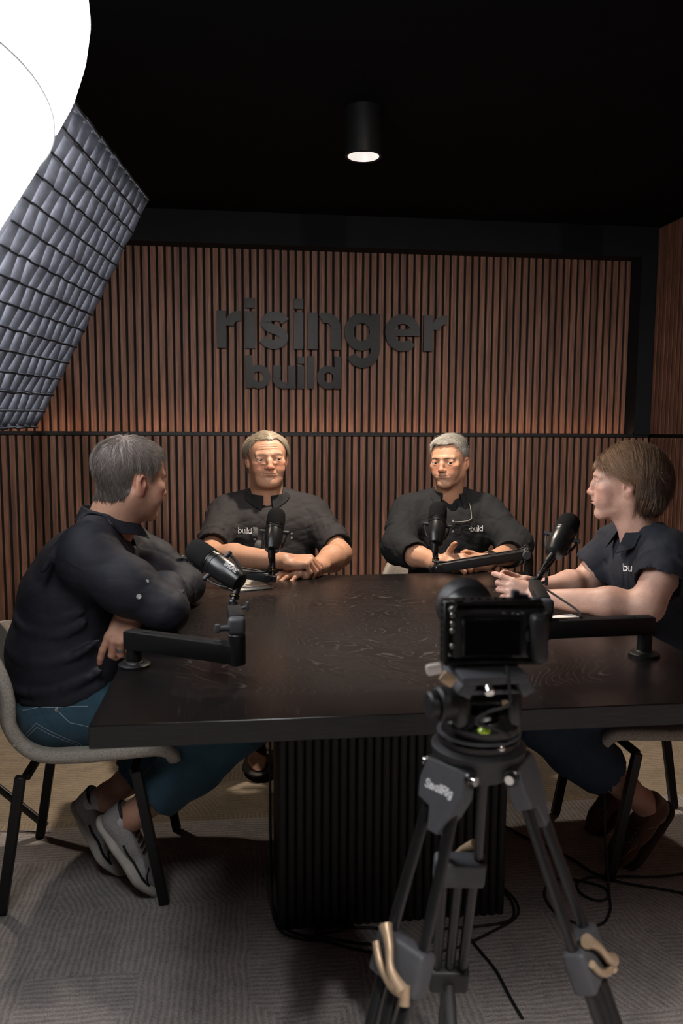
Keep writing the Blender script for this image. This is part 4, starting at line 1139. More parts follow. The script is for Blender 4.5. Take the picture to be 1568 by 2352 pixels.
# ================================================================ PEOPLE
def hand_sdf(S, wrist, fwd, dorsal, th, curls, thumb, sc=1.0, splay=(9, 3, -3, -10), tips=None, k=0.0035):
    """th = +1 when the thumb lies to the local +x (fwd x dorsal) side, -1 otherwise"""
    R = basis(fwd, dorsal); S.at(mat4(R, wrist), sc)
    S.cap((0, -0.030, 0), (0, 0.004, 0), 0.026, 0.0255, 0.015, flat=((0, 0, 1), 0.78))
    S.box((th*0.001, 0.046, -0.001), (0.036, 0.044, 0.0135), 0.0125, 0.016)
    S.cap((th*0.026, 0.014, -0.008), (th*0.034, 0.052, -0.010), 0.016, 0.011, 0.012)
    S.cap((-th*0.026, 0.012, -0.008), (-th*0.030, 0.062, -0.006), 0.0135, 0.010, 0.012)
    kn = [(0.0285, 0.086), (0.0095, 0.091), (-0.0095, 0.087), (-0.0275, 0.078)]
    ln = [(0.040, 0.025, 0.020), (0.044, 0.028, 0.021), (0.041, 0.026, 0.021), (0.032, 0.020, 0.019)]
    rd = [0.0096, 0.0098, 0.0093, 0.0082]
    out = []
    for i in range(4):
        p = Vector((th*kn[i][0], kn[i][1], 0.0)); a = 0; sp = math.radians(splay[i])*th; pts = [p.copy()]
        for j in range(3):
            a += math.radians(curls[i][j])
            d = Vector((math.sin(sp)*math.cos(a), math.cos(sp)*math.cos(a), -math.sin(a)))
            p = p+d*ln[i][j]; pts.append(p.copy())
        r = rd[i]
        S.cap((th*kn[i][0]*0.7, kn[i][1]-0.040, 0.004), pts[0], 0.006, r*1.08, 0.010)
        S.cap(pts[0], pts[1], r*1.10, r*0.96, k*1.6); S.cap(pts[1], pts[2], r*1.02, r*0.90, k); S.cap(pts[2], pts[3]-(pts[3]-pts[2])*0.25, r*0.94, r*0.80, k)
        out.append((S._w(pts[3]), S._w(pts[1]), S._w(pts[2]), S._w(pts[0]), d.copy()))
    p = Vector((th*0.022, 0.016, -0.008)); pts = [p.copy()]
    for (x, y, z), l in zip(thumb, (0.044, 0.033, 0.026)):
        d = Vector((th*x, y, z)).normalized(); p = p+d*l; pts.append(p.copy())
    S.cap(pts[0], pts[1], 0.0165, 0.0118, 0.012); S.cap(pts[1], pts[2], 0.0116, 0.0108, k); S.cap(pts[2], pts[3]-d*0.006, 0.0112, 0.0088, k)
    out.append((S._w(pts[3]), S._w(pts[2]), S._w(pts[1]), S._w(pts[0]), d.copy()))
    if tips is not None: tips += [(o[0], o[2], o[1], R @ np.array(o[4])) for o in out]
    S.at(np.eye(4), 1.0)
    return out
def arm_colors(V, base, tips):
    C_ = np.tile(np.array(base), (len(V), 1))
    for tip, k2, k1, d in tips:
        m = blob(V, tip, (0.011,)*3)[:, None]*0.45; C_ = C_*(1-m)+C_*np.array((1.15, 0.80, 0.78))*m
        for q, a in ((k1, 0.3), (k2, 0.3)):
            m = blob(V, q, (0.010,)*3)[:, None]*a; C_ = C_*(1-m)+C_*np.array((1.10, 0.80, 0.76))*m
    return np.clip(C_, 0, 1)
def arm_sdf(S, elbow, wrist, sc=1.0, upper=None, re=0.047, rw=0.0265):
    e = Vector(elbow); w = Vector(wrist); m = e.lerp(w, 0.32)
    S.chain([e, m, w], [re*0.86*sc, re*sc, rw*sc], 0.02)
    S.ell(e, (0.040*sc,)*3, 0.02)
    if upper: S.cap(upper, e, 0.042*sc, 0.042*sc, 0.02)
def seg_ridges(a, b, r, n, amp, seed, w=0.0045, arcs=(0, 360)):
    """folds of cloth lying across a sleeve: list of arcs round the axis a-b"""
    rs = random.Random(seed); a = Vector(a); b = Vector(b); ax = (b-a).normalized(); u = ax.orthogonal().normalized(); v = ax.cross(u); out = []
    for i in range(n):
        t = (i+rs.uniform(0.2, 0.8))/n; c = a.lerp(b, t); th0 = math.radians(rs.uniform(*arcs)); span = math.radians(rs.uniform(70, 150)); tilt = rs.uniform(-0.55, 0.55)
        pts = []
        for k in range(7):
            th = th0+span*(k/6-0.5); rr = r*(1-0.03)
            pts.append(c+(u*math.cos(th)+v*math.sin(th))*rr+ax*(math.sin(th-th0)*r*tilt))
        out.append((pts, [w*amp*math.sin(PI*(k+0.6)/7.2) for k in range(7)]))
    return out
def warp_noise(seed, freqs, amp):
    rs = np.random.RandomState(seed); W = []
    for f in freqs:
        for _ in range(3):
            d = rs.normal(0, 1, 3); d /= np.linalg.norm(d); W.append((d*f, rs.uniform(0, 6.28), rs.normal(0, 1, 3)))
    def g(P):
        out = 0
        for d, ph, e in W:
            q = P @ d+ph+0.9*np.sin(P @ (e*9)+ph*2); out = out+(1-np.abs(np.sin(q)))**3-0.25
        return out*amp/len(W)*2.2
    return g

def hit(S, O, D, tmax=0.6):
    """walks points O along D until they meet the field"""
    O = np.atleast_2d(np.asarray(O, float)); D = np.asarray(D, float); D = D/np.linalg.norm(D); t = np.zeros(len(O))
    for _ in range(60):
        P = O+D*t[:, None]; d = None
        for op, k, f in S.P: e = f(P); d = e if d is None else S._comb(d, e, op, k)
        if S.disp is not None: d = d+S.disp(P)
        t = np.minimum(t+d*0.8, tmax)
    return O+D*t[:, None]
def field(S, P):
    d = None
    for op, k, f in S.P: e = f(P); d = e if d is None else S._comb(d, e, op, k)
    if S.disp is not None: d = d+S.disp(P)
    return d
def on_cloth(S, strokes, org, ux, uy, view, w, name, mat, parent, off=0.0012, step=0.002):
    """lettering or seams drawn in a plane and laid down onto the cloth"""
    org = np.array(org); ux = np.array(ux); uy = np.array(uy); view = np.array(view, float); view /= np.linalg.norm(view)
    m = MB(); acc = []
    stroke_mesh(m, strokes, lambda u, v: Vector(org+ux*u+uy*v), w, step)
    m.bm.verts.ensure_lookup_table()
    P = np.array([v.co for v in m.bm.verts]); Q = hit(S, P-view*0.08, view)-view*off
    for v, q in zip(m.bm.verts, Q): v.co = q
    return m.build(name, mat, parent)
def button(S, p, view, r, mat, parent, name='button'):
    view = Vector(view).normalized(); q = Vector(hit(S, [np.array(p)-np.array(view)*0.08], view)[0])
    R = rotm((0, 0, 1), -view)
    return MB().lathe([(0, -0.001), (r, -0.001), (r, 0.0008), (r*0.8, 0.0018), (r*0.55, 0.0012), (0, 0.0012)], q, R, 20).build(name, mat, parent)

def garment(name, S, lo, hi, h, mat, parent, disp=None, smooth=1):
    S.disp = disp
    V, F = S.mesh(lo, hi, h, disp)
    if smooth: V = relax(V, F, smooth, 0.4)
    return np_mesh(name, V, F, mat, parent)

def collar(name, S, c, up, fwd, rx, ry, gap, mat, parent, stand=0.032, leaf=0.045, point=0.072, spread=0.30, rise_back=0.012, off=0.003):
    """a shirt collar: a band round the neck with a leaf folded over it; gap = half opening in degrees at the front"""
    R = basis(fwd, up); nT = 44; rows = []
    def prof(th, u):
        """u 0..1 up the band, 1..2 over the fold and down the leaf"""
        f = abs(th)/math.pi; back = f  # th = 0 front, pi back
        fr = max(0.0, 1-abs(abs(th)-math.radians(gap))/math.radians(46))
        lf = leaf+(point-leaf)*fr**1.5
        if u <= 1: r = 0.0+0.003*(1-u); z = stand*u
        elif u <= 1.2: q = (u-1)/0.2; r = 0.0045*q; z = stand+0.003*math.sin(q*PI)
        else: q = (u-1.2)/0.8; r = 0.0045+q*lf*(0.42+0.10*fr); z = stand-q*lf*0.86
        return r, z
    us = [0, 0.5, 1.0, 1.06, 1.13, 1.2, 1.36, 1.52, 1.68, 1.84, 2.0]
    V = []
    a0 = math.radians(gap)
    for i in range(nT+1):
        th = a0+(2*PI-2*a0)*i/nT; thn = (th+PI) % (2*PI)-PI
        for u in us:
            r, z = prof(thn, u)
            # the leaf's front corner swings out past the band's end
            tt = th
            if u > 1.2:
                q = (u-1.2)/0.8
                if i < nT*0.25: tt = th-spread*q*(1-i/(nT*0.25))**1.5*0.0
            x = math.sin(tt)*(rx+r); y = math.cos(tt)*(ry+r); zz = z+rise_back*(1-math.cos(tt))/2-0.010*(1+math.cos(tt))/2
            V.append((x, y, zz))
    V = np.array(V) @ R.T+np.array(c); nu = len(us)
    idx = np.arange(len(V)) % nu >= 6
    for _ in range(10):
        P = V[idx]; d = field(S, P); e = 1e-3
        G = np.stack([field(S, P+np.eye(3)[a]*e)-d for a in range(3)], -1)/e; G /= np.maximum(np.linalg.norm(G, axis=1), 1e-6)[:, None]
        push = np.clip(off-d, 0, 0.02); V[idx] = P+G*push[:, None]
    F = np.array([[i*nu+j, i*nu+j+1, (i+1)*nu+j+1, (i+1)*nu+j] for i in range(nT) for j in range(nu-1)])
    o = np_mesh(name, V, F, mat, parent); s = o.modifiers.new('thick', 'SOLIDIFY'); s.thickness = 0.0026; s.offset = 0
    b = o.modifiers.new('soft', 'SUBSURF'); b.levels = 1; b.render_levels = 1
    return o

def hairline(L, front=0.078, recess=0.0, nape=-0.062, ear=0.020, burn=-0.004):
    y = L[:, 1]
    z = np.interp(y, [-0.12, -0.07, -0.045, -0.024, -0.006, 0.006, 0.016, 0.024, 0.036, 0.052, 0.068, 0.085], [nape, nape, nape+0.018, -0.018, ear, burn+0.010, burn, 0.018, 0.050, 0.068, front, front+0.012])
    z = z+recess*blob(L[:, :2], (0.040, 0.060), (0.022, 0.028))+recess*blob(L[:, :2], (-0.040, 0.060), (0.022, 0.028))
    return L[:, 2]-z
def hair_cap(name, V, F, N, L, keep, thick, colf, mat, parent):
    fm = keep[F].all(1); Fc = F[fm]; used = np.unique(Fc); mp = np.full(len(V), -1); mp[used] = np.arange(len(used))
    Vc = V[used]+N[used]*thick[used][:, None]; Fc = mp[Fc]
    Vc = relax(Vc, Fc, 2, 0.5)
    return np_mesh(name, Vc, Fc, mat, parent, colf(L[used])), Vc, mesh_normals(Vc, Fc), L[used], Fc
def eyebrows(V, N, L, M4, parent, col_, mat, n=150, up=0.0, seed=4, W=1.0, length=0.007, width=0.00045):
    rs = np.random.RandomState(seed); R = M4[:3, :3]
    for s in (1, -1):
        x = s*L[:, 0]; zc = 0.0225+up+0.10*(x-0.012)-0.55*np.clip(x-0.036, 0, 1)
        m = (x > 0.011) & (x < 0.047*W) & (np.abs(L[:, 2]-zc) < 0.0030) & (L[:, 1] > 0.05)
        idx = np.nonzero(m)[0]
        if len(idx) == 0: continue
        idx = rs.choice(idx, n)
        fl = lambda r, s=s: np.tile(R @ np.array((s*1.0, 0, 0.30)), (len(r), 1))
        hair_strands('eyebrow', V[idx]+rs.normal(0, 0.0006, (n, 3)), N[idx], fl, lambda r: np.full(len(r), length), width, lambda r: np.tile(np.array(col_), (len(r), 1)), mat, parent, seg=3, seed=seed, lift=0.35, jitter=0.2)

SK = skin_mat('skin', None)
HAIR = hair_mat('hair', None, None)
pearl = simple('pearl_button', (0.34, 0.33, 0.31), 0.25, noise=0.1)
brown_leather = simple('brown_leather', (0.085, 0.032, 0.014), 0.55, noise=0.25, nscale=50, bump=0.3, bscale=300)
denim = NT('denim'); _c = denim.coord(); _n = denim.noise(_c, 650, 2, 0.6); _g = denim.noise(_c, 9, 3)
denim.set(Base_Color=denim.ramp(denim.math('ADD', denim.math('MULTIPLY', _n, 0.5), denim.math('MULTIPLY', _g, 0.5)), [(0.36, (0.010, 0.036, 0.058)), (0.66, (0.030, 0.092, 0.135))]), Roughness=0.85, Sheen_Weight=0.1)
denim.bump(denim.math('ADD', denim.math('MULTIPLY', _n, 0.3), denim.noise(_c, 26, 3, 0.5, dist=0.8)), 0.4, 0.005)
M['denim'] = denim.m
dd = NT('dark_denim'); _c = dd.coord(); _n = dd.noise(_c, 650, 2, 0.6)
dd.set(Base_Color=dd.ramp(_n, [(0.36, (0.008, 0.017, 0.032)), (0.66, (0.020, 0.042, 0.075))]), Roughness=0.85)
dd.bump(dd.math('ADD', dd.math('MULTIPLY', _n, 0.3), dd.noise(_c, 26, 3, 0.5, dist=0.8)), 0.4, 0.005)
M['dark_denim'] = dd.m
thread = simple('pale_thread', (0.30, 0.36, 0.42), 0.8)

def make_head(V_parts, sc, c, fwd, up, p, neck_to, nr, hfine=0.0018):
    """head and neck of a person; appends (V, F, colours) and returns what hair needs"""
    R = basis(fwd, up); M4 = mat4(R, c); S = SDF(); head_sdf(S, M4, sc, p); S.at(np.eye(4), 1.0)
    a = Vector(S._w(M4[:3, :3] @ np.array((0, -0.022, -0.040))*sc+M4[:3, 3])); b = Vector(neck_to)
    S.cap(a, b, nr*0.96, nr*1.06, 0.028)
    front = M4[:3, :3] @ np.array((0, 0.020, -0.075))*sc+M4[:3, 3]
    S.cap(front, Vector(b)+Vector(fwd).normalized()*nr*0.45, nr*0.45, nr*0.50, 0.035)
    for s in (1, -1):
        m0 = M4[:3, :3] @ np.array((s*0.058, -0.020, -0.040))*sc+M4[:3, 3]
        S.cap(m0, Vector(b)+Vector(fwd).normalized()*nr*0.75+Vector((0, 0, -0.01)), 0.010, 0.010, 0.022)
    S.disp = None
    lo = np.minimum(np.array(c)-0.145*sc, np.array(b)-0.085); hi = np.array(c)+0.15*sc; hi = np.maximum(hi, np.array(b)+0.08)
    V, F = S.mesh(lo, hi, hfine)
    C_, L = head_colors(V, M4, sc, p); V_parts.append((V, F, C_))
    return S, V, F, mesh_normals(V, F), L, M4, R
def add_eyes(M4, sc, R, p, gaze_l, parent, iris):
    W = p.get('w', 1.0)
    for s in (1, -1):
        q = M4 @ np.array([s*0.0335*W*sc, 0.0734*sc, 0.0030*sc, 1]); eyeball(Vector(q[:3]), 0.0148*sc, Vector(R @ np.array(gaze_l)), parent, iris)
def scalp(V, F, N, L, M4, sc, p, parent, keep, thick, flow_l, length, n, width, colf, seed=1, lift=0.3, curl=0.0, droop=0.0, jitter=0.25, seg=4, capcol=0.6, hug=0.05):
    R = M4[:3, :3]
    ear = (np.abs(L[:, 0]) > 0.066*p.get('w', 1)) & (np.abs(L[:, 1]+0.008) < 0.026) & (L[:, 2] < 0.028) & (L[:, 2] > -0.04)
    keep = keep & ~ear
    o, Vc, Nc, Lc, Fc = hair_cap('hair', V, F, N, L, keep, thick, lambda l: colf(l)*capcol, HAIR, parent)
    rs = np.random.RandomState(seed); idx = rs.randint(0, len(Vc), n)
    fl = lambda r: flow_l(Lc[idx]) @ R.T
    cen = R @ (np.array((0, -0.014, 0.012))*sc)+M4[:3, 3]; inv = 1/np.array((0.080, 0.098, 0.112))**2
    def stay(cur, d):
        q = ((cur-cen) @ R*inv) @ R.T; q /= np.maximum(np.linalg.norm(q, axis=1), 1e-6)[:, None]
        c_ = (d*q).sum(1); return d-q*np.maximum(c_-hug, 0)[:, None]
    hair_strands('hair_strands', Vc[idx]+rs.normal(0, 0.0012, (n, 3)), Nc[idx], fl, lambda r: length(Lc[idx]), width, lambda r: colf(Lc[idx]), HAIR, o, seg=seg, seed=seed+1, lift=lift, curl=curl, droop=droop, jitter=jitter, stay=stay)
    return o
def shoe(name, heel, toe, up, mat_upper, mat_sole, parent, L=0.29, W=0.10, kind='shoe'):
    """sole, upper and opening; heel and toe are points on the sole's underside"""
    heel = Vector(heel); toe = Vector(toe); R = basis(toe-heel, up); M4 = mat4(R, heel); k = (toe-heel).length/L
    S = SDF(); S.at(M4, k); S.disp = None
    fat = 0.016 if kind == 'sneaker' else 0.010
    S.chain([(0, 0.036, fat), (0.003, 0.11, fat), (0.004, 0.20, fat), (0.0, 0.252, fat+0.004)], [0.036, 0.032, 0.044, 0.036], 0.03, flat=((0, 0, 1), 0.42 if kind == 'sneaker' else 0.30))
    S.plane((0, 0, 0.0), (0, 0, -1))
    o = garment(name, S, np.array(heel)-0.13, np.array(heel)+0.13, 0.003, mat_sole, parent) if False else None
    lo = np.minimum(np.array(heel), np.array(toe))-0.12; hi = np.maximum(np.array(heel), np.array(toe))+0.17
    V, F = S.mesh(lo, hi, 0.003); sole = np_mesh('sole', V, F, mat_sole, parent)
    U = SDF(); U.at(M4, k); U.disp = None
    U.chain([(0, 0.040, 0.045), (0.0, 0.12, 0.040), (0.004, 0.20, 0.032), (0.0, 0.248, 0.030)], [0.032, 0.031, 0.037, 0.028], 0.03)
    U.cap((0, 0.036, 0.05), (0, 0.030, 0.082), 0.030, 0.030, 0.02); U.cap((0, 0.075, 0.06), (0, 0.13, 0.050), 0.034, 0.029, 0.025)
    U.plane((0, 0, 0.014), (0, 0, -1)); U.plane((0, 0.03, 0.094), (0, 0.25, 1), 0.004)
    U.ell((0, 0.050, 0.112), (0.026, 0.040, 0.034), 0.006, 's')
    V, F = U.mesh(lo, hi, 0.003); up_ = np_mesh('upper', V, F, mat_upper, parent)
    return sole, up_, M4, k, U
def finish_body(parts, label, group=None):
    V, F, C_ = join(parts)
    o = np_mesh('person', V, F, SK, None, C_)
    return tag(o, label, 'person', group)
def limb_part(S, lo, hi, h, base, tips):
    V, F = S.mesh(lo, hi, h); return V, F, arm_colors(V, base, tips)
def legs_hidden(S, hip, knees, ankles, rt=0.070, rc=0.045):
    for s, (k, a) in enumerate(zip(knees, ankles)):
        k = Vector(k); a = Vector(a); h = Vector(hip)+(k-Vector(hip)).normalized()*0.02
        S.chain([hip, h.lerp(k, 0.5), k], [rt*1.1, rt, rt*0.78], 0.03); S.chain([k, k.lerp(a, 0.35), a], [rt*0.78, rc*1.3, rc], 0.03)

# ---------------------------------------------------------------- the older man at the back, left
def older_man():
    base = (0.52, 0.285, 0.185); parts = []; tips = []
    p = dict(skin=base, age=1.0, full=1.0, w=1.13, jaw=1.02, nose=1.18, lips=0.7, eye=0.72, smile=-0.003, flush=1.2, lip=(0.40, 0.19, 0.16), stubble=0.10)
    c = (0.0830, 3.085, 1.137); fwd = (0.10, -1.0, -0.04); up = (-0.03, 0, 1); sc = 0.885
    S, V, F, N, L, M4, R = make_head(parts, sc, c, fwd, up, p, (0.083, 3.125, 0.955), 0.062)
    A = SDF(); A.disp = None
    Rw = Vector((0.132, 2.672, 0.806)); Lw = Vector((0.240, 2.700, 0.776))
    arm_sdf(A, (-0.125, 2.875, 0.795), Rw, 1.0, (-0.118, 3.00, 0.858), rw=0.028); arm_sdf(A, (0.345, 2.885, 0.792), Lw, 1.0, (0.315, 3.00, 0.858), rw=0.028)
    # right hand closed over the left; left hand flat on the table
    hand_sdf(A, Rw, (1.0, -0.28, 0.02), (0.10, -0.35, 1.0), -1, ((48, 62, 35), (52, 66, 38), (56, 66, 38), (60, 62, 34)), ((0.55, 0.75, -0.55), (0.15, 0.9, -0.5), (-0.1, 0.9, -0.5)), 0.98, tips=tips)
    hand_sdf(A, Lw, (-0.93, -0.50, -0.10), (-0.05, -0.12, 1.0), 1, ((8, 14, 8), (8, 14, 8), (8, 16, 8), (12, 18, 10)), ((0.7, 0.7, -0.2), (0.5, 0.85, -0.15), (0.35, 0.9, -0.1)), 0.98, splay=(7, 2, -4, -12), tips=tips)
    parts.append(limb_part(A, (-0.20, 2.55, 0.735), (0.42, 2.95, 0.90), 0.0021, base, tips))
    B = SDF(); B.disp = None
    B.ell((0.09, 3.15, 0.56), (0.15, 0.11, 0.11), 0.0); B.ell((0.09, 3.13, 0.74), (0.145, 0.105, 0.17), 0.05); B.cap((-0.07, 3.12, 0.93), (0.25, 3.12, 0.93), 0.045, 0.045, 0.05)
    B.cap((0.085, 3.13, 0.90), (0.083, 3.12, 0.99), 0.055, 0.055, 0.03)
    for a, b in (((-0.10, 3.11, 0.92), (-0.123, 2.89, 0.80)), ((0.29, 3.11, 0.92), (0.343, 2.90, 0.80))): B.cap(a, b, 0.045, 0.040, 0.03)
    knees = ((0.0, 2.78, 0.49), (0.19, 2.78, 0.49)); ank = ((0.035, 2.90, 0.10), (0.16, 2.92, 0.10))
    legs_hidden(B, (0.05, 3.12, 0.53), knees[:1], ank[:1]); legs_hidden(B, (0.13, 3.12, 0.53), knees[1:], ank[1:])
    Vb, Fb = B.mesh((-0.25, 2.6, 0.02), (0.45, 3.35, 1.08), 0.008); parts.append((Vb, Fb, np.tile(np.array(base), (len(Vb), 1))))
    o = finish_body(parts, 'older man in a charcoal short-sleeved shirt, forearms folded on the far side of the table')
    add_eyes(M4, sc, R, p, (-0.26, 1.0, -0.10), o, (0.06, 0.075, 0.07))
    # thin wispy hair, longer over the ears
    keep = hairline(L, 0.083, 0.016, ear=0.010, burn=-0.018) > 0.003*np.sin(L[:, 0]*420)+0.003*np.sin(L[:, 0]*170+1)
    g0 = np.array((0.15, 0.125, 0.095)); g1 = np.array((0.42, 0.35, 0.26))
    def cf(l): m = smooth01(l[:, 2], 0.02, 0.10)[:, None]; return g0*(1-m)+g1*m
    thick = 0.006+0.007*smooth01(np.abs(L[:, 0]), 0.05, 0.075)*smooth01(-L[:, 1], -0.03, 0.03)
    def fl(l):
        s = np.sign(l[:, 0]+0.012); return np.stack([s*0.9, -0.55+0*s, -0.25-0.9*(np.abs(l[:, 0]) > 0.05)], 1)
    scalp(V, F, N, L, M4, sc, p, o, keep, thick, fl, lambda l: 0.022+0.012*(np.abs(l[:, 0]) > 0.045), 6500, 0.00045, cf, seed=3, lift=0.28, curl=0.20, jitter=0.30, seg=6, capcol=0.75, hug=0.15)
    eyebrows(V, N, L, M4, o, (0.26, 0.20, 0.15), HAIR, 90, up=0.003, W=1.1)
    # shirt
    cloth = cloth_mat('charcoal_shirt', (0.018, 0.0165, 0.018), (0.031, 0.029, 0.031), 0.75)
    T = SDF()
    T.ell((0.092, 3.140, 0.58), (0.180, 0.145, 0.14), 0.0); T.ell((0.092, 3.100, 0.73), (0.182, 0.150, 0.16), 0.06); T.ell((0.095, 3.105, 0.87), (0.195, 0.125, 0.11), 0.06)
    T.cap((-0.062, 3.125, 0.918), (0.252, 3.125, 0.908), 0.058, 0.058, 0.05)
    for s, x in ((-1, -0.02), (1, 0.19)): T.cap((0.092+s*0.045, 3.125, 0.985), (0.092+s*0.155, 3.125, 0.940), 0.042, 0.050, 0.05)
    sl = (((-0.088, 3.110, 0.905), (-0.118, 2.925, 0.825), 1), ((0.278, 3.110, 0.897), (0.335, 2.935, 0.815), 2))
    for a, b, sd in sl:
        T.cap(a, b, 0.064, 0.062, 0.045)
        d = (Vector(b)-Vector(a)).normalized()
        for pts, rr in seg_ridges(a, b, 0.063, 6, 1.1, sd): T.chain(pts, rr, 0.012)
    for a, b, sd in sl:
        d = (Vector(b)-Vector(a)).normalized(); q = Vector(b)+d*0.018
        # open the sleeve's mouth
        T.cap(q+d*0.035, q+d*0.16, 0.072, 0.085, 0.003, 's')
    T.cap((0.083, 3.10, 1.02), (0.083, 3.14, 1.12), 0.064, 0.064, 0.006, 's')
    T.cap((0.083, 3.045, 0.985), (0.083, 3.02, 1.05), 0.030, 0.045, 0.006, 's')
    dn = warp_noise(5, (26, 44, 70), 0.0065)
    sh = garment('shirt', T, (-0.24, 2.82, 0.45), (0.46, 3.32, 1.08), 0.0042, cloth, o, dn)
    view = Vector((0.03, 1.0, -0.10))
    inner = cloth_mat('collar_lining', (0.010, 0.010, 0.012), (0.016, 0.016, 0.018), 0.8)
    collar('collar', T, (0.083, 3.108, 0.975), (0, -0.16, 1), (0, -1, 0), 0.068, 0.066, 12, inner, o, stand=0.030, leaf=0.036, point=0.060)
    dark = simple('seam_thread', (0.012, 0.012, 0.013), 0.8)
    def L2(st, nm, w=0.0016, mt=dark, org=(0.09, 2.95, 0.85)): return on_cloth(T, st, org, (1, 0, 0), (0, 0, 1), view, w, nm, mt, o, step=0.006)
    L2([[(-0.020, 0.10), (-0.016, -0.20)], [(0.014, 0.10), (0.016, -0.20)]], 'placket')
    L2([[(-0.175, 0.055), (-0.12, 0.030), (-0.06, 0.045), (-0.02, 0.075)], [(0.185, 0.055), (0.12, 0.030), (0.06, 0.038), (0.02, 0.07)], [(-0.110, -0.045), (-0.040, -0.045)], [(-0.11, 0), (-0.115, -0.16)], [(0.045, -0.035), (0.13, -0.05), (0.135, -0.068), (0.07, -0.062), (0.045, -0.055)], [(-0.112, -0.010), (-0.045, -0.010), (-0.045, -0.030), (-0.075, -0.038), (-0.112, -0.030), (-0.112, -0.010)]], 'seams')
    for x, z in ((0.074, 0.978), (0.101, 0.980), (0.090, 0.935), (0.034, 0.842), (0.172, 0.862), (0.172, 0.846), (0.090, 0.87)): button(T, (x, 2.95, z), view, 0.0040, pearl, o)
    st, wd = text_outline('buILd', 0.0142)
    on_cloth(T, st, (-0.0290, 2.95, 0.866), (1, 0, -0.04), (0.04, 0, 1), view, 0.0030, 'embroidered_word', M['white_print'], o)
    # trousers and shoes, mostly below the table
    D = SDF(); D.disp = None; D.ell((0.092, 3.15, 0.53), (0.180, 0.140, 0.10), 0.0)
    legs_hidden(D, (0.035, 3.11, 0.53), knees[:1], ((0.035, 2.89, 0.14),), 0.088, 0.062); legs_hidden(D, (0.145, 3.11, 0.53), knees[1:], ((0.16, 2.91, 0.14),), 0.088, 0.062)
    for a in ((0.035, 2.89, 0.11), (0.16, 2.91, 0.11)): D.plane(a, (0, 0, -1)) if a[0] < 0.1 else None
    V_, F_ = D.mesh((-0.15, 2.62, 0.08), (0.36, 3.34, 0.68), 0.007); np_mesh('trousers', V_, F_, M['dark_denim'], o)
    for x in (0.035, 0.165):
        e = MB(); 
        shoe('shoe', (x, 2.965, 0.014), (x+0.005, 2.715, 0.014), (0, 0, 1), brown_leather, M['rubber'], o)
    return o, T

older, older_T = older_man()
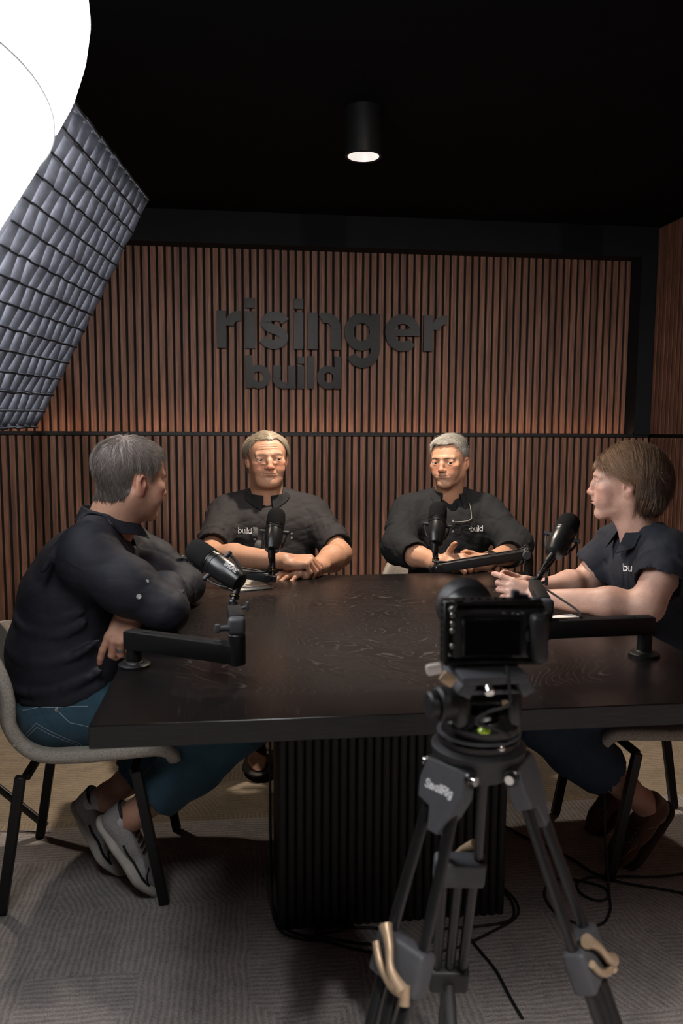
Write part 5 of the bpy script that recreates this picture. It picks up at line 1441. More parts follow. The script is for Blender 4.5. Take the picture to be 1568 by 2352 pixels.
# ---------------------------------------------------------------- the grey-haired man at the back, right
def grey_man():
    base = (0.53, 0.285, 0.18); parts = []; tips = []
    p = dict(skin=base, age=0.0, folds=0.7, full=0.0, w=1.07, jaw=1.0, nose=1.03, lips=0.72, eye=0.76, smile=0.0012, flush=1.0, lip=(0.40, 0.19, 0.16), stubble=0.16, stubcol=(0.26, 0.22, 0.20))
    c = (0.812, 3.105, 1.122); fwd = (-0.60, -0.84, -0.03); up = (-0.03, 0.03, 1); sc = 0.865
    S, V, F, N, L, M4, R = make_head(parts, sc, c, fwd, up, p, (0.822, 3.150, 0.950), 0.055)
    A = SDF(); A.disp = None
    Rw = Vector((0.690, 2.735, 0.782)); Lw = Vector((0.868, 2.745, 0.782))
    arm_sdf(A, (0.590, 2.91, 0.792), Rw, 0.90, None, rw=0.030); arm_sdf(A, (1.035, 2.91, 0.792), Lw, 0.90, None, rw=0.030)
    hand_sdf(A, Rw, (0.75, -0.55, 0.12), (-0.25, -0.55, 0.85), -1, ((38, 50, 30), (44, 55, 32), (50, 58, 32), (52, 58, 30)), ((0.35, 0.5, 0.75), (-0.1, 0.65, 0.75), (-0.3, 0.6, 0.7)), 0.95, tips=tips)
    hand_sdf(A, Lw, (-0.90, -0.35, 0.02), (0.15, -0.50, 0.9), 1, ((34, 46, 28), (38, 50, 30), (42, 52, 30), (46, 50, 28)), ((0.4, 0.8, 0.35), (0.0, 0.95, 0.25), (-0.2, 0.95, 0.1)), 0.95, tips=tips)
    parts.append(limb_part(A, (0.50, 2.60, 0.735), (1.12, 2.96, 0.90), 0.0021, base, tips))
    B = SDF(); B.disp = None; X = 0.82
    B.ell((X, 3.17, 0.56), (0.14, 0.10, 0.11), 0.0); B.ell((X, 3.16, 0.74), (0.125, 0.090, 0.17), 0.05); B.cap((X-0.15, 3.15, 0.92), (X+0.15, 3.15, 0.92), 0.042, 0.042, 0.05)
    B.cap((X, 3.15, 0.90), (X+0.002, 3.15, 0.99), 0.050, 0.050, 0.03)
    for a, b in (((X-0.18, 3.13, 0.91), (0.577, 2.92, 0.80)), ((X+0.18, 3.13, 0.91), (1.033, 2.92, 0.80))): B.cap(a, b, 0.042, 0.038, 0.03)
    knees = ((X-0.10, 2.80, 0.49), (X+0.10, 2.80, 0.49)); ank = ((X-0.10, 2.95, 0.10), (X+0.10, 2.95, 0.10))
    legs_hidden(B, (X-0.05, 3.14, 0.53), knees[:1], ank[:1]); legs_hidden(B, (X+0.05, 3.14, 0.53), knees[1:], ank[1:])
    Vb, Fb = B.mesh((0.45, 2.6, 0.02), (1.15, 3.38, 1.06), 0.008); parts.append((Vb, Fb, np.tile(np.array(base), (len(Vb), 1))))
    o = finish_body(parts, 'grey-haired man in a black shirt with rolled sleeves, looking aside with hands half open')
    add_eyes(M4, sc, R, p, (-0.25, 1.0, -0.02), o, (0.05, 0.035, 0.02))
    keep = hairline(L, 0.074, 0.012, ear=0.016, burn=-0.006) > 0
    g0 = np.array((0.21, 0.20, 0.19)); g1 = np.array((0.50, 0.475, 0.43))
    def cf(l):
        m = smooth01(l[:, 2]+0.5*l[:, 1], 0.02, 0.12)[:, None]; n_ = (0.5+0.5*np.sin(l[:, 0]*400+l[:, 1]*230))[:, None]; return (g0*(1-m)+g1*m)*(0.8+0.35*n_)
    topm = smooth01(L[:, 2], 0.055, 0.095)
    thick = 0.003+0.009*topm+0.004*smooth01(L[:, 1], 0.02, 0.07)*topm
    def fl(l):
        t = smooth01(l[:, 2], 0.045, 0.085)
        return np.stack([0.9*t*1.0+0*t, 0.75*t-0.55*(1-t), 0.35*t-0.9*(1-t)], 1)
    scalp(V, F, N, L, M4, sc, p, o, keep, thick, fl, lambda l: 0.009+0.016*smooth01(l[:, 2], 0.05, 0.09), 5600, 0.00050, cf, seed=8, lift=0.45, curl=0.06, jitter=0.22, seg=4, capcol=0.8, hug=0.30)
    eyebrows(V, N, L, M4, o, (0.15, 0.12, 0.10), HAIR, 170, up=0.000, W=1.05)
    cloth = cloth_mat('black_linen_shirt', (0.0085, 0.009, 0.0105), (0.018, 0.019, 0.021), 0.85, weave=700, streak=0.25)
    T = SDF()
    T.ell((X, 3.16, 0.58), (0.165, 0.135, 0.14), 0.0); T.ell((X, 3.125, 0.73), (0.160, 0.130, 0.16), 0.06); T.ell((X, 3.130, 0.86), (0.178, 0.115, 0.12), 0.06)
    T.cap((X-0.145, 3.145, 0.922), (X+0.150, 3.145, 0.915), 0.056, 0.056, 0.05)
    for s in (-1, 1): T.cap((X+s*0.045, 3.15, 0.985), (X+s*0.150, 3.145, 0.942), 0.036, 0.046, 0.045)
    sl = (((X-0.178, 3.130, 0.905), (0.584, 2.955, 0.808), (0.612, 2.850, 0.795), 11), ((X+0.178, 3.130, 0.900), (1.045, 2.960, 0.808), (0.985, 2.840, 0.795), 12))
    for a, b, e_, sd in sl:
        T.cap(a, b, 0.066, 0.064, 0.045); T.cap(b, e_, 0.064, 0.055, 0.035)
        for pts, rr in seg_ridges(a, b, 0.064, 6, 1.1, sd)+seg_ridges(b, e_, 0.060, 5, 1.2, sd+5): T.chain(pts, rr, 0.011)
        d = (Vector(e_)-Vector(b)).normalized(); q = Vector(e_)+d*0.020
        T.cap(q-d*0.020, q, 0.053, 0.051, 0.010); T.cap(q+d*0.030, q+d*0.13, 0.058, 0.070, 0.003, 's')
    T.cap((X, 3.13, 1.015), (X, 3.17, 1.12), 0.060, 0.060, 0.006, 's')
    T.cap((X-0.002, 3.060, 0.925), (X-0.002, 3.06, 1.05), 0.016, 0.050, 0.008, 's')
    dn = warp_noise(15, (24, 40, 66), 0.0070)
    sh = garment('shirt', T, (0.42, 2.72, 0.45), (1.22, 3.34, 1.08), 0.0042, cloth, o, dn)
    view = Vector((0.25, 1.0, -0.08))
    inner = cloth_mat('collar_cloth', (0.0085, 0.009, 0.0105), (0.017, 0.018, 0.020), 0.85, weave=700)
    collar('collar', T, (X+0.002, 3.135, 0.975), (0, -0.16, 1), (-0.12, -1, 0), 0.064, 0.062, 30, inner, o, stand=0.030, leaf=0.036, point=0.066)
    dark = simple('seam_thread_b', (0.006, 0.006, 0.007), 0.8)
    def L2(st, nm, w=0.0016, mt=dark, org=(X, 2.98, 0.85)): return on_cloth(T, st, org, (1, 0, 0), (0, 0, 1), view, w, nm, mt, o, step=0.006)
    L2([[(-0.018, 0.07), (-0.016, -0.16)], [(0.010, 0.07), (0.012, -0.16)], [(-0.17, 0.062), (-0.10, 0.088)], [(0.17, 0.055), (0.10, 0.085)]], 'seams')
    for z in (0.900, 0.858): button(T, (X-0.02, 2.98, z), view, 0.0042, simple('grey_button', (0.20, 0.20, 0.20), 0.3) if z < 0 else M['grey_print'], o)
    st, wd = text_outline('buILd', 0.0142)
    on_cloth(T, st, (X+0.044, 2.95, 0.860), (1, 0, 0.02), (0.0, 0, 1), view, 0.0030, 'embroidered_word', M['white_print'], o)
    D = SDF(); D.disp = None; D.ell((X, 3.17, 0.53), (0.170, 0.135, 0.10), 0.0)
    legs_hidden(D, (X-0.055, 3.13, 0.53), knees[:1], ((X-0.10, 2.94, 0.14),), 0.085, 0.060); legs_hidden(D, (X+0.055, 3.13, 0.53), knees[1:], ((X+0.10, 2.94, 0.14),), 0.085, 0.060)
    V_, F_ = D.mesh((0.55, 2.62, 0.08), (1.10, 3.36, 0.68), 0.007); np_mesh('trousers', V_, F_, M['dark_denim'], o)
    for x in (X-0.10, X+0.10): shoe('shoe', (x, 3.00, 0.014), (x, 2.75, 0.014), (0, 0, 1), brown_leather, M['rubber'], o)
    return o, T, Lw
grey, grey_T, grey_wrist = grey_man()
# his watch
w = empty('wristwatch', grey_wrist, 'steel watch on the wrist of the grey-haired man', 'watch')
_d = (Vector((1.035, 2.90, 0.788))-grey_wrist).normalized(); _c = grey_wrist+_d*0.012; _R = basis(_d, (0, -0.5, 0.9))
ring = [_c+Vector(_R[:, 0])*math.cos(a)*0.0305+Vector(_R[:, 2])*math.sin(a)*0.0290 for a in np.linspace(0, 2*PI, 40, endpoint=False)]
MB().tube(ring, 0.0075, 8, closed=True, flat=0.25).build('strap', M['steel'], w)
MB().lathe([(0, 0), (0.017, 0), (0.018, 0.004), (0.016, 0.007), (0, 0.0075)], _c+Vector(_R[:, 2])*0.027, Matrix([list(r) for r in np.stack([_R[:, 0], _R[:, 1], _R[:, 2]], 1)]), 32).build('case', M['satin_black'], w)
# his reading glasses hang open at the neck
def hung_glasses_grey():
    e = empty('reading_glasses', (0.80, 2.99, 0.88), 'clear-framed reading glasses hanging round the neck of the grey-haired man', 'glasses')
    t = simple('clear_grey_frame', (0.30, 0.29, 0.27), 0.15, metal=0.2)
    V = lambda x, y, z: hit(grey_T, [(x, 2.90, z)], (0.1, 1, 0))[0]-np.array((0, 0.006, 0))
    MB().tube([V(0.866, 0, 0.975), V(0.872, 0, 0.95), V(0.873, 0, 0.925), V(0.874, 0, 0.905)], 0.0017, 8).build('temple', t, e)
    MB().tube([V(0.765, 0, 0.985), V(0.762, 0, 0.96), V(0.763, 0, 0.935)], 0.0017, 8).build('temple', t, e)
    MB().tube([Vector(V(0.874, 0, 0.905)), Vector(V(0.86, 0, 0.897)), Vector(V(0.835, 0, 0.894)), Vector(V(0.80, 0, 0.893))], 0.0019, 8).build('brow_bar', t, e)
    d = simple('dark_rim', (0.006, 0.006, 0.007), 0.3)
    for cx in (0.808, 0.848):
        pts = []
        for i in range(20):
            a = 2*PI*i/20; pts.append(V(cx+math.cos(a)*0.019, 0, 0.874+math.sin(a)*0.014))
        MB().tube(pts, 0.0015, 8, closed=True).build('rim', d, e)
hung_glasses_grey()
def hung_glasses_older():
    e = empty('reading_glasses', (0.035, 2.94, 0.84), 'thin-rimmed glasses hooked folded on the shirt front of the older man', 'glasses')
    t = simple('gunmetal_rim', (0.12, 0.12, 0.13), 0.2, metal=0.8)
    g = NT('lens_glass'); g.set(Base_Color=(0.9, 0.92, 0.95), Roughness=0.02, Transmission_Weight=0.9, IOR=1.1, Specular_IOR_Level=0.9)
    V = lambda x, z: Vector(hit(older_T, [(x, 2.80, z)], (0.0, 1, 0))[0]-np.array((0, 0.007, 0)))
    for cx, cz, tl in ((0.036, 0.868, 0.10), (0.046, 0.820, 0.22)):
        pts = []; 
        for i in range(24):
            a = 2*PI*i/24; x = math.copysign(abs(math.cos(a))**0.6, math.cos(a))*0.0115; z = math.copysign(abs(math.sin(a))**0.6, math.sin(a))*0.0175
            pts.append(V(cx+x*math.cos(tl)+z*math.sin(tl), cz+z*math.cos(tl)-x*math.sin(tl)))
        rim = MB().tube(pts, 0.0011, 8, closed=True).build('rim', t, e)
        m = MB(); c0 = sum(pts, Vector())/24; m._put([c0]+pts, [(0, i+1, (i+1) % 24+1) for i in range(24)], True); o = m.build('lens', g.m, rim); s = o.modifiers.new('thick', 'SOLIDIFY'); s.thickness = 0.0008
    MB().tube([V(0.028, 0.892), V(0.024, 0.89), V(0.025, 0.875)], 0.0012, 8).build('temple', t, e)
    MB().tube([V(0.042, 0.850), V(0.046, 0.845), V(0.048, 0.838)], 0.0011, 8).build('bridge', t, e)
    MB().tube([V(0.024, 0.870), V(0.026, 0.85), V(0.033, 0.815), V(0.040, 0.80)], 0.0010, 8).build('temple', t, e)
hung_glasses_older()

# ---------------------------------------------------------------- the woman at the right
def young_woman():
    base = (0.50, 0.30, 0.235); parts = []; tips = []
    p = dict(skin=base, age=0.0, folds=0.0, full=0.5, w=0.94, jaw=0.90, nose=0.84, lips=0.95, eye=1.1, smile=-0.001, flush=1.1, red=(1.08, 0.74, 0.72), lip=(0.52, 0.24, 0.22))
    c = (1.070, 2.128, 1.107); fwd = (-0.885, 0.46, -0.03); up = (-0.10, 0.0, 1); sc = 0.915
    S, V, F, N, L, M4, R = make_head(parts, sc, c, fwd, up, p, (1.120, 2.115, 0.945), 0.049)
    A = SDF(); A.disp = None
    Lw = Vector((0.800, 2.085, 0.792)); Rw = Vector((0.840, 2.215, 0.790))
    arm_sdf(A, (1.050, 1.945, 0.795), Lw, 0.93, None, re=0.045, rw=0.024); arm_sdf(A, (1.035, 2.285, 0.790), Rw, 0.93, None, re=0.045, rw=0.024)
    A.cap((1.050, 1.945, 0.795), (1.104, 1.968, 0.885), 0.045, 0.046, 0.02); A.cap((1.035, 2.285, 0.790), (1.085, 2.285, 0.875), 0.043, 0.044, 0.02)
    # fingers laced: the near hand outside, the far hand through it
    hand_sdf(A, Lw, (-0.86, 0.42, 0.26), (-0.36, -0.86, 0.36), 1, ((10, 24, 14), (26, 62, 32), (32, 70, 34), (38, 70, 34)), ((0.15, 0.95, -0.35), (-0.2, 0.95, -0.3), (-0.2, 0.9, -0.4)), 0.86, splay=(6, 2, -2, -6), tips=tips)
    hand_sdf(A, Rw, (-0.95, -0.20, 0.26), (-0.30, 0.88, 0.35), -1, ((8, 20, 12), (24, 62, 32), (30, 68, 34), (34, 68, 34)), ((0.10, 0.95, -0.2), (-0.2, 0.95, -0.15), (-0.2, 0.9, -0.2)), 0.86, splay=(10, 4, -2, -8), tips=tips)
    parts.append(limb_part(A, (0.66, 1.86, 0.735), (1.18, 2.36, 0.96), 0.0020, base, tips))
    # bare ankle and shin of the near leg
    G = SDF(); G.disp = None
    kneeN = Vector((0.79, 2.02, 0.475)); ankN = Vector((1.128, 2.050, 0.195)); kneeF = Vector((0.78, 2.26, 0.475)); ankF = Vector((1.135, 2.26, 0.185))
    G.chain([kneeN, kneeN.lerp(ankN, 0.4), kneeN.lerp(ankN, 0.82), ankN], [0.052, 0.054, 0.036, 0.034], 0.02)
    G.ell(ankN+Vector((0.0, -0.028, 0.0)), (0.012, 0.010, 0.012), 0.015)
    G.cap(ankN, ankN+Vector((0.035, 0.005, -0.035)), 0.034, 0.034, 0.02)
    G.chain([kneeF, kneeF.lerp(ankF, 0.4), ankF], [0.052, 0.054, 0.034], 0.02); G.cap(ankF, ankF+Vector((0.03, 0, -0.03)), 0.034, 0.034, 0.02)
    Vb, Fb = G.mesh((0.70, 1.90, 0.06), (1.20, 2.40, 0.56), 0.004); parts.append((Vb, Fb, np.tile(np.array(base)*np.array((1, 0.93, 0.90)), (len(Vb), 1))))
    B = SDF(); B.disp = None
    B.ell((1.235, 2.135, 0.56), (0.10, 0.135, 0.11), 0.0); B.ell((1.195, 2.13, 0.74), (0.080, 0.115, 0.16), 0.05); B.cap((1.145, 2.00, 0.915), (1.145, 2.25, 0.915), 0.038, 0.038, 0.05)
    B.cap((1.15, 2.125, 0.90), (1.125, 2.12, 0.97), 0.045, 0.045, 0.03)
    B.cap((1.13, 1.985, 0.92), (1.105, 1.965, 0.86), 0.040, 0.040, 0.03); B.cap((1.13, 2.26, 0.92), (1.06, 2.285, 0.82), 0.040, 0.038, 0.03)
    for a, b in (((1.20, 2.06, 0.53), kneeN), ((1.20, 2.22, 0.53), kneeF)): B.cap(a, b, 0.072, 0.055, 0.03)
    Vb, Fb = B.mesh((0.70, 1.85, 0.40), (1.38, 2.42, 1.05), 0.008); parts.append((Vb, Fb, np.tile(np.array(base), (len(Vb), 1))))
    o = finish_body(parts, 'woman with short light brown hair and navy polo shirt, hands clasped on the table')
    add_eyes(M4, sc, R, p, (-0.05, 1.0, -0.02), o, (0.10, 0.13, 0.14))
    # chin-length hair swept from a side parting, tucked behind the ear
    z = np.interp(L[:, 1], [-0.12, -0.07, -0.050, -0.036, -0.018, 0.0, 0.012, 0.024, 0.040, 0.056, 0.072, 0.09], [-0.075, -0.075, -0.068, -0.050, 0.012, 0.026, 0.026, 0.030, 0.042, 0.056, 0.070, 0.082])
    keep = (L[:, 2] - z) > 0
    b0 = np.array((0.10, 0.057, 0.034)); b1 = np.array((0.30, 0.178, 0.105))
    def cf(l):
        m = smooth01(l[:, 1]+l[:, 2]*0.6, -0.08, 0.10)[:, None]; n_ = (0.5+0.5*np.sin(l[:, 1]*310+l[:, 0]*170+np.sin(l[:, 2]*90)*2))[:, None]
        return (b0*(1-m)+b1*m)*(0.65+0.6*n_)
    thick = 0.005+0.006*smooth01(-L[:, 1], -0.06, 0.0)+0.008*smooth01(-L[:, 1], 0.01, 0.07)*smooth01(-L[:, 2], -0.07, 0.0)
    def fl(l):
        s = np.where(l[:, 0] < 0.03, -1.0, 1.0)
        t = smooth01(l[:, 2], 0.03, 0.10)
        back = smooth01(-l[:, 1], -0.01, 0.05)
        return np.stack([s*(0.9*t)+0*t, 0.45*smooth01(l[:, 1], 0.03, 0.08)-0.75*(1-back)*(1-t)-0.25*t, -0.35*t-0.55*(1-t)-0.6*back], 1)
    def ln(l): return 0.030+0.034*smooth01(l[:, 2], 0.0, 0.06)+0.030*smooth01(-l[:, 1], 0.0, 0.05)
    h = scalp(V, F, N, L, M4, sc, p, o, keep, thick, fl, ln, 7500, 0.00055, cf, seed=21, lift=0.14, curl=0.03, jitter=0.10, seg=6, capcol=0.7)
    # locks falling behind the ear to the nape
    rs = np.random.RandomState(5)
    H = SDF(); H.at(M4, sc); H.disp = None
    for s in (1, -1):
        H.chain([(s*0.066, -0.050, 0.040), (s*0.072, -0.060, 0.005), (s*0.067, -0.056, -0.035), (s*0.057, -0.036, -0.060)], [0.018, 0.021, 0.019, 0.008], 0.02)
        H.chain([(s*0.050, -0.080, 0.020), (s*0.055, -0.078, -0.030), (s*0.046, -0.060, -0.075)], [0.026, 0.026, 0.012], 0.03)
    H.ell((0, -0.085, -0.018), (0.056, 0.036, 0.068), 0.03)
    V2, F2 = H.mesh(np.array(c)-0.15, np.array(c)+0.15, 0.0035); N2 = mesh_normals(V2, F2); Lh = (V2-M4[:3, 3]) @ M4[:3, :3]/sc
    locks = np_mesh('hair_locks', V2, F2, HAIR, o, cf(Lh)*0.4)
    idx = rs.randint(0, len(V2), 4800)
    fl2 = lambda r: np.stack([-0.1*np.sign(Lh[idx, 0]), 0.25+0*Lh[idx, 1], -1.0+0*Lh[idx, 1]], 1) @ R.T
    hair_strands('hair_strands', V2[idx], N2[idx], fl2, lambda r: np.full(len(r), 0.040), 0.00055, lambda r: cf(Lh[idx]), HAIR, locks, seg=6, seed=9, lift=0.12, curl=0.02, jitter=0.08)
    eyebrows(V, N, L, M4, o, (0.26, 0.16, 0.10), HAIR, 90, W=0.94, width=0.00035)
    cloth = cloth_mat('navy_polo', (0.0115, 0.0125, 0.018), (0.024, 0.026, 0.034), 0.9, weave=600, streak=0.35)
    T = SDF()
    T.ell((1.245, 2.135, 0.58), (0.125, 0.160, 0.14), 0.0); T.ell((1.200, 2.13, 0.73), (0.120, 0.148, 0.15), 0.06); T.ell((1.160, 2.125, 0.86), (0.110, 0.155, 0.11), 0.06)
    T.cap((1.140, 2.015, 0.918), (1.140, 2.235, 0.918), 0.053, 0.053, 0.05)
    for y, w_ in ((2.075, 2.00), (2.165, 2.25)): T.cap((1.128, y, 0.968), (1.135, w_, 0.932), 0.034, 0.044, 0.045)
    sl = (((1.128, 1.990, 0.912), (1.094, 1.958, 0.866), 31), ((1.118, 2.265, 0.905), (1.072, 2.288, 0.845), 32))
    for a, b, sd in sl:
        T.cap(a, b, 0.062, 0.068, 0.045); d = (Vector(b)-Vector(a)).normalized(); q = Vector(b)+d*0.012
        for pts, rr in seg_ridges(a, b, 0.066, 3, 1.0, sd): T.chain(pts, rr, 0.012)
        T.cap(q+d*0.034, q+d*0.13, 0.071, 0.080, 0.003, 's')
    T.cap((1.115, 2.12, 1.000), (1.145, 2.12, 1.10), 0.056, 0.056, 0.006, 's')
    T.cap((1.060, 2.135, 0.915), (1.06, 2.135, 1.02), 0.012, 0.046, 0.008, 's')
    dn = warp_noise(25, (26, 42, 66), 0.0055)
    sh = garment('polo_shirt', T, (0.98, 1.84, 0.45), (1.42, 2.42, 1.06), 0.0040, cloth, o, dn)
    collar('collar', T, (1.118, 2.12, 0.950), (-0.30, 0, 1), (-1, 0.10, 0), 0.057, 0.060, 26, cloth, o, stand=0.026, leaf=0.040, point=0.066, rise_back=0.016)
    view = Vector((0.75, 0.65, -0.05))
    dark = simple('seam_thread_c', (0.006, 0.007, 0.010), 0.8)
    org = (1.05, 2.02, 0.86)
    def L2(st, nm, w=0.0018): return on_cloth(T, st, org, (0.65, -0.75, 0), (0, 0, 1), view, w, nm, dark, o, step=0.006)
    L2([[(-0.030, 0.03), (-0.030, -0.14)], [(-0.050, 0.03), (-0.05, -0.14)], [(-0.085, -0.035), (-0.060, -0.045), (-0.055, -0.04), (-0.055, -0.14)]], 'placket')
    st, wd = text_outline('bu', 0.0135)
    on_cloth(T, st, (1.022, 2.030, 0.874), (0.80, -0.60, 0.03), (0, 0, 1), Vector((0.46, 0.88, -0.16)), 0.0030, 'embroidered_word', M['white_print'], o)
    # jeans and suede shoes
    D = SDF(); D.disp = None; D.ell((1.24, 2.14, 0.53), (0.125, 0.165, 0.10), 0.0)
    hemN = kneeN.lerp(ankN, 0.62); hemF = kneeF.lerp(ankF, 0.62)
    D.chain([(1.20, 2.07, 0.535), (0.98, 2.03, 0.535), kneeN], [0.095, 0.088, 0.076], 0.03); D.chain([kneeN, kneeN.lerp(ankN, 0.35), hemN], [0.078, 0.080, 0.078], 0.03)
    D.chain([(1.20, 2.21, 0.535), (0.98, 2.25, 0.535), kneeF], [0.095, 0.088, 0.076], 0.03); D.chain([kneeF, kneeF.lerp(ankF, 0.35), hemF], [0.078, 0.078, 0.074], 0.03)
    for k_, h_, a_ in ((kneeN, hemN, ankN), (kneeF, hemF, ankF)):
        d = (a_-k_).normalized(); D.cap(h_+d*0.030, h_+d*0.14, 0.085, 0.10, 0.003, 's'); D.cap(h_-d*0.01, h_+d*0.14, 0.060, 0.060, 0.004, 's')
    D.disp = warp_noise(35, (18, 30), 0.004)
    V_, F_ = D.mesh((0.64, 1.90, 0.14), (1.40, 2.42, 0.70), 0.005, D.disp); np_mesh('jeans', V_, F_, M['dark_denim'], o)
    d = (ankN-kneeN).normalized(); q = hemN+d*0.024; u = d.orthogonal().normalized(); v = d.cross(u)
    for off_ in ():
        MB().tube([q+d*off_+(u*math.cos(a)+v*math.sin(a))*0.0786 for a in np.linspace(0, 2*PI, 48, endpoint=False)], 0.0008, 6, closed=True).build('hem_stitching', thread, o)
    suede = simple('brown_suede', (0.095, 0.036, 0.015), 0.9, noise=0.3, nscale=35, bump=0.4, bscale=500, sheen=0.4)
    sole_m = simple('brown_sole', (0.040, 0.018, 0.009), 0.7, noise=0.2)
    st_m = simple('tan_stitching', (0.42, 0.28, 0.14), 0.8)
    lace = simple('dark_lace', (0.03, 0.018, 0.012), 0.8)
    for hl, toe, up_, a_ in ((Vector((1.222, 2.060, 0.180)), Vector((1.085, 2.070, 0.016)), (-0.72, -0.30, 0.60), ankN), (Vector((1.222, 2.265, 0.160)), Vector((1.095, 2.25, 0.016)), (-0.68, -0.1, 0.68), ankF)):
        # the foot rests on its toes: direction heel to toe, scaled to full length
        toe2 = toe
        so, up2, Ms, k, U = shoe('shoe', hl, toe2, up_, suede, sole_m, o, L=0.225)
        Rm = Ms[:3, :3]; org_ = Ms[:3, 3]
        def W_(x, y, z): return Rm @ (np.array((x, y, z))*k)+org_
        for s in (1, -1):
            st = [[W_(s*0.040*(0.4+0.6*math.sin(PI*min(1, t*1.1))), 0.275-0.12*t, 0.2) for t in (0, .2, .4, .6, .8, 1.0)]]
        pts = []
        for t in np.linspace(-1, 1, 33): pts.append(W_(0.034*math.sin(t*PI/2*1.0), 0.150+0.100*math.cos(t*PI/2)**0.7 if abs(t) < 1 else 0.150, 0.13))
        q = hit(U, pts, -Rm[:, 2]); 
        MB().tube([Vector(x)+Vector(Rm[:, 2])*0.0006 for x in q], 0.0010, 6).build('apron_stitching', st_m, up2)
        pts = [W_(-0.09, y, z) for y, z in ((0.10, 0.065), (0.085, 0.050), (0.075, 0.035), (0.085, 0.026))]; q = hit(U, pts, Rm[:, 0]); q = [x for x, p_ in zip(q, pts) if np.linalg.norm(x-p_) < 0.105]
        if len(q) > 2: MB().tube(spline([Vector(x)-Vector(Rm[:, 0])*0.0006 for x in q], 5), 0.0009, 6).build('side_stitching', st_m, up2)
        for i in range(4):
            y = 0.118+i*0.017; pts = [W_(x, y, 0.14) for x in (-0.018, -0.009, 0, 0.009, 0.018)]; q = hit(U, pts, -Rm[:, 2])
            if max(np.linalg.norm(q-np.array(pts), axis=1)) > 0.2: continue
            MB().tube([Vector(x)+Vector(Rm[:, 2])*0.0022 for x in q], 0.0021, 8).build('lace', lace, up2)
            for s in (0, 4): MB().sphere(Vector(q[s])+Vector(Rm[:, 2])*0.001, 0.0026, 6).build('eyelet', M['steel'], up2)
    return o
woman = young_woman()
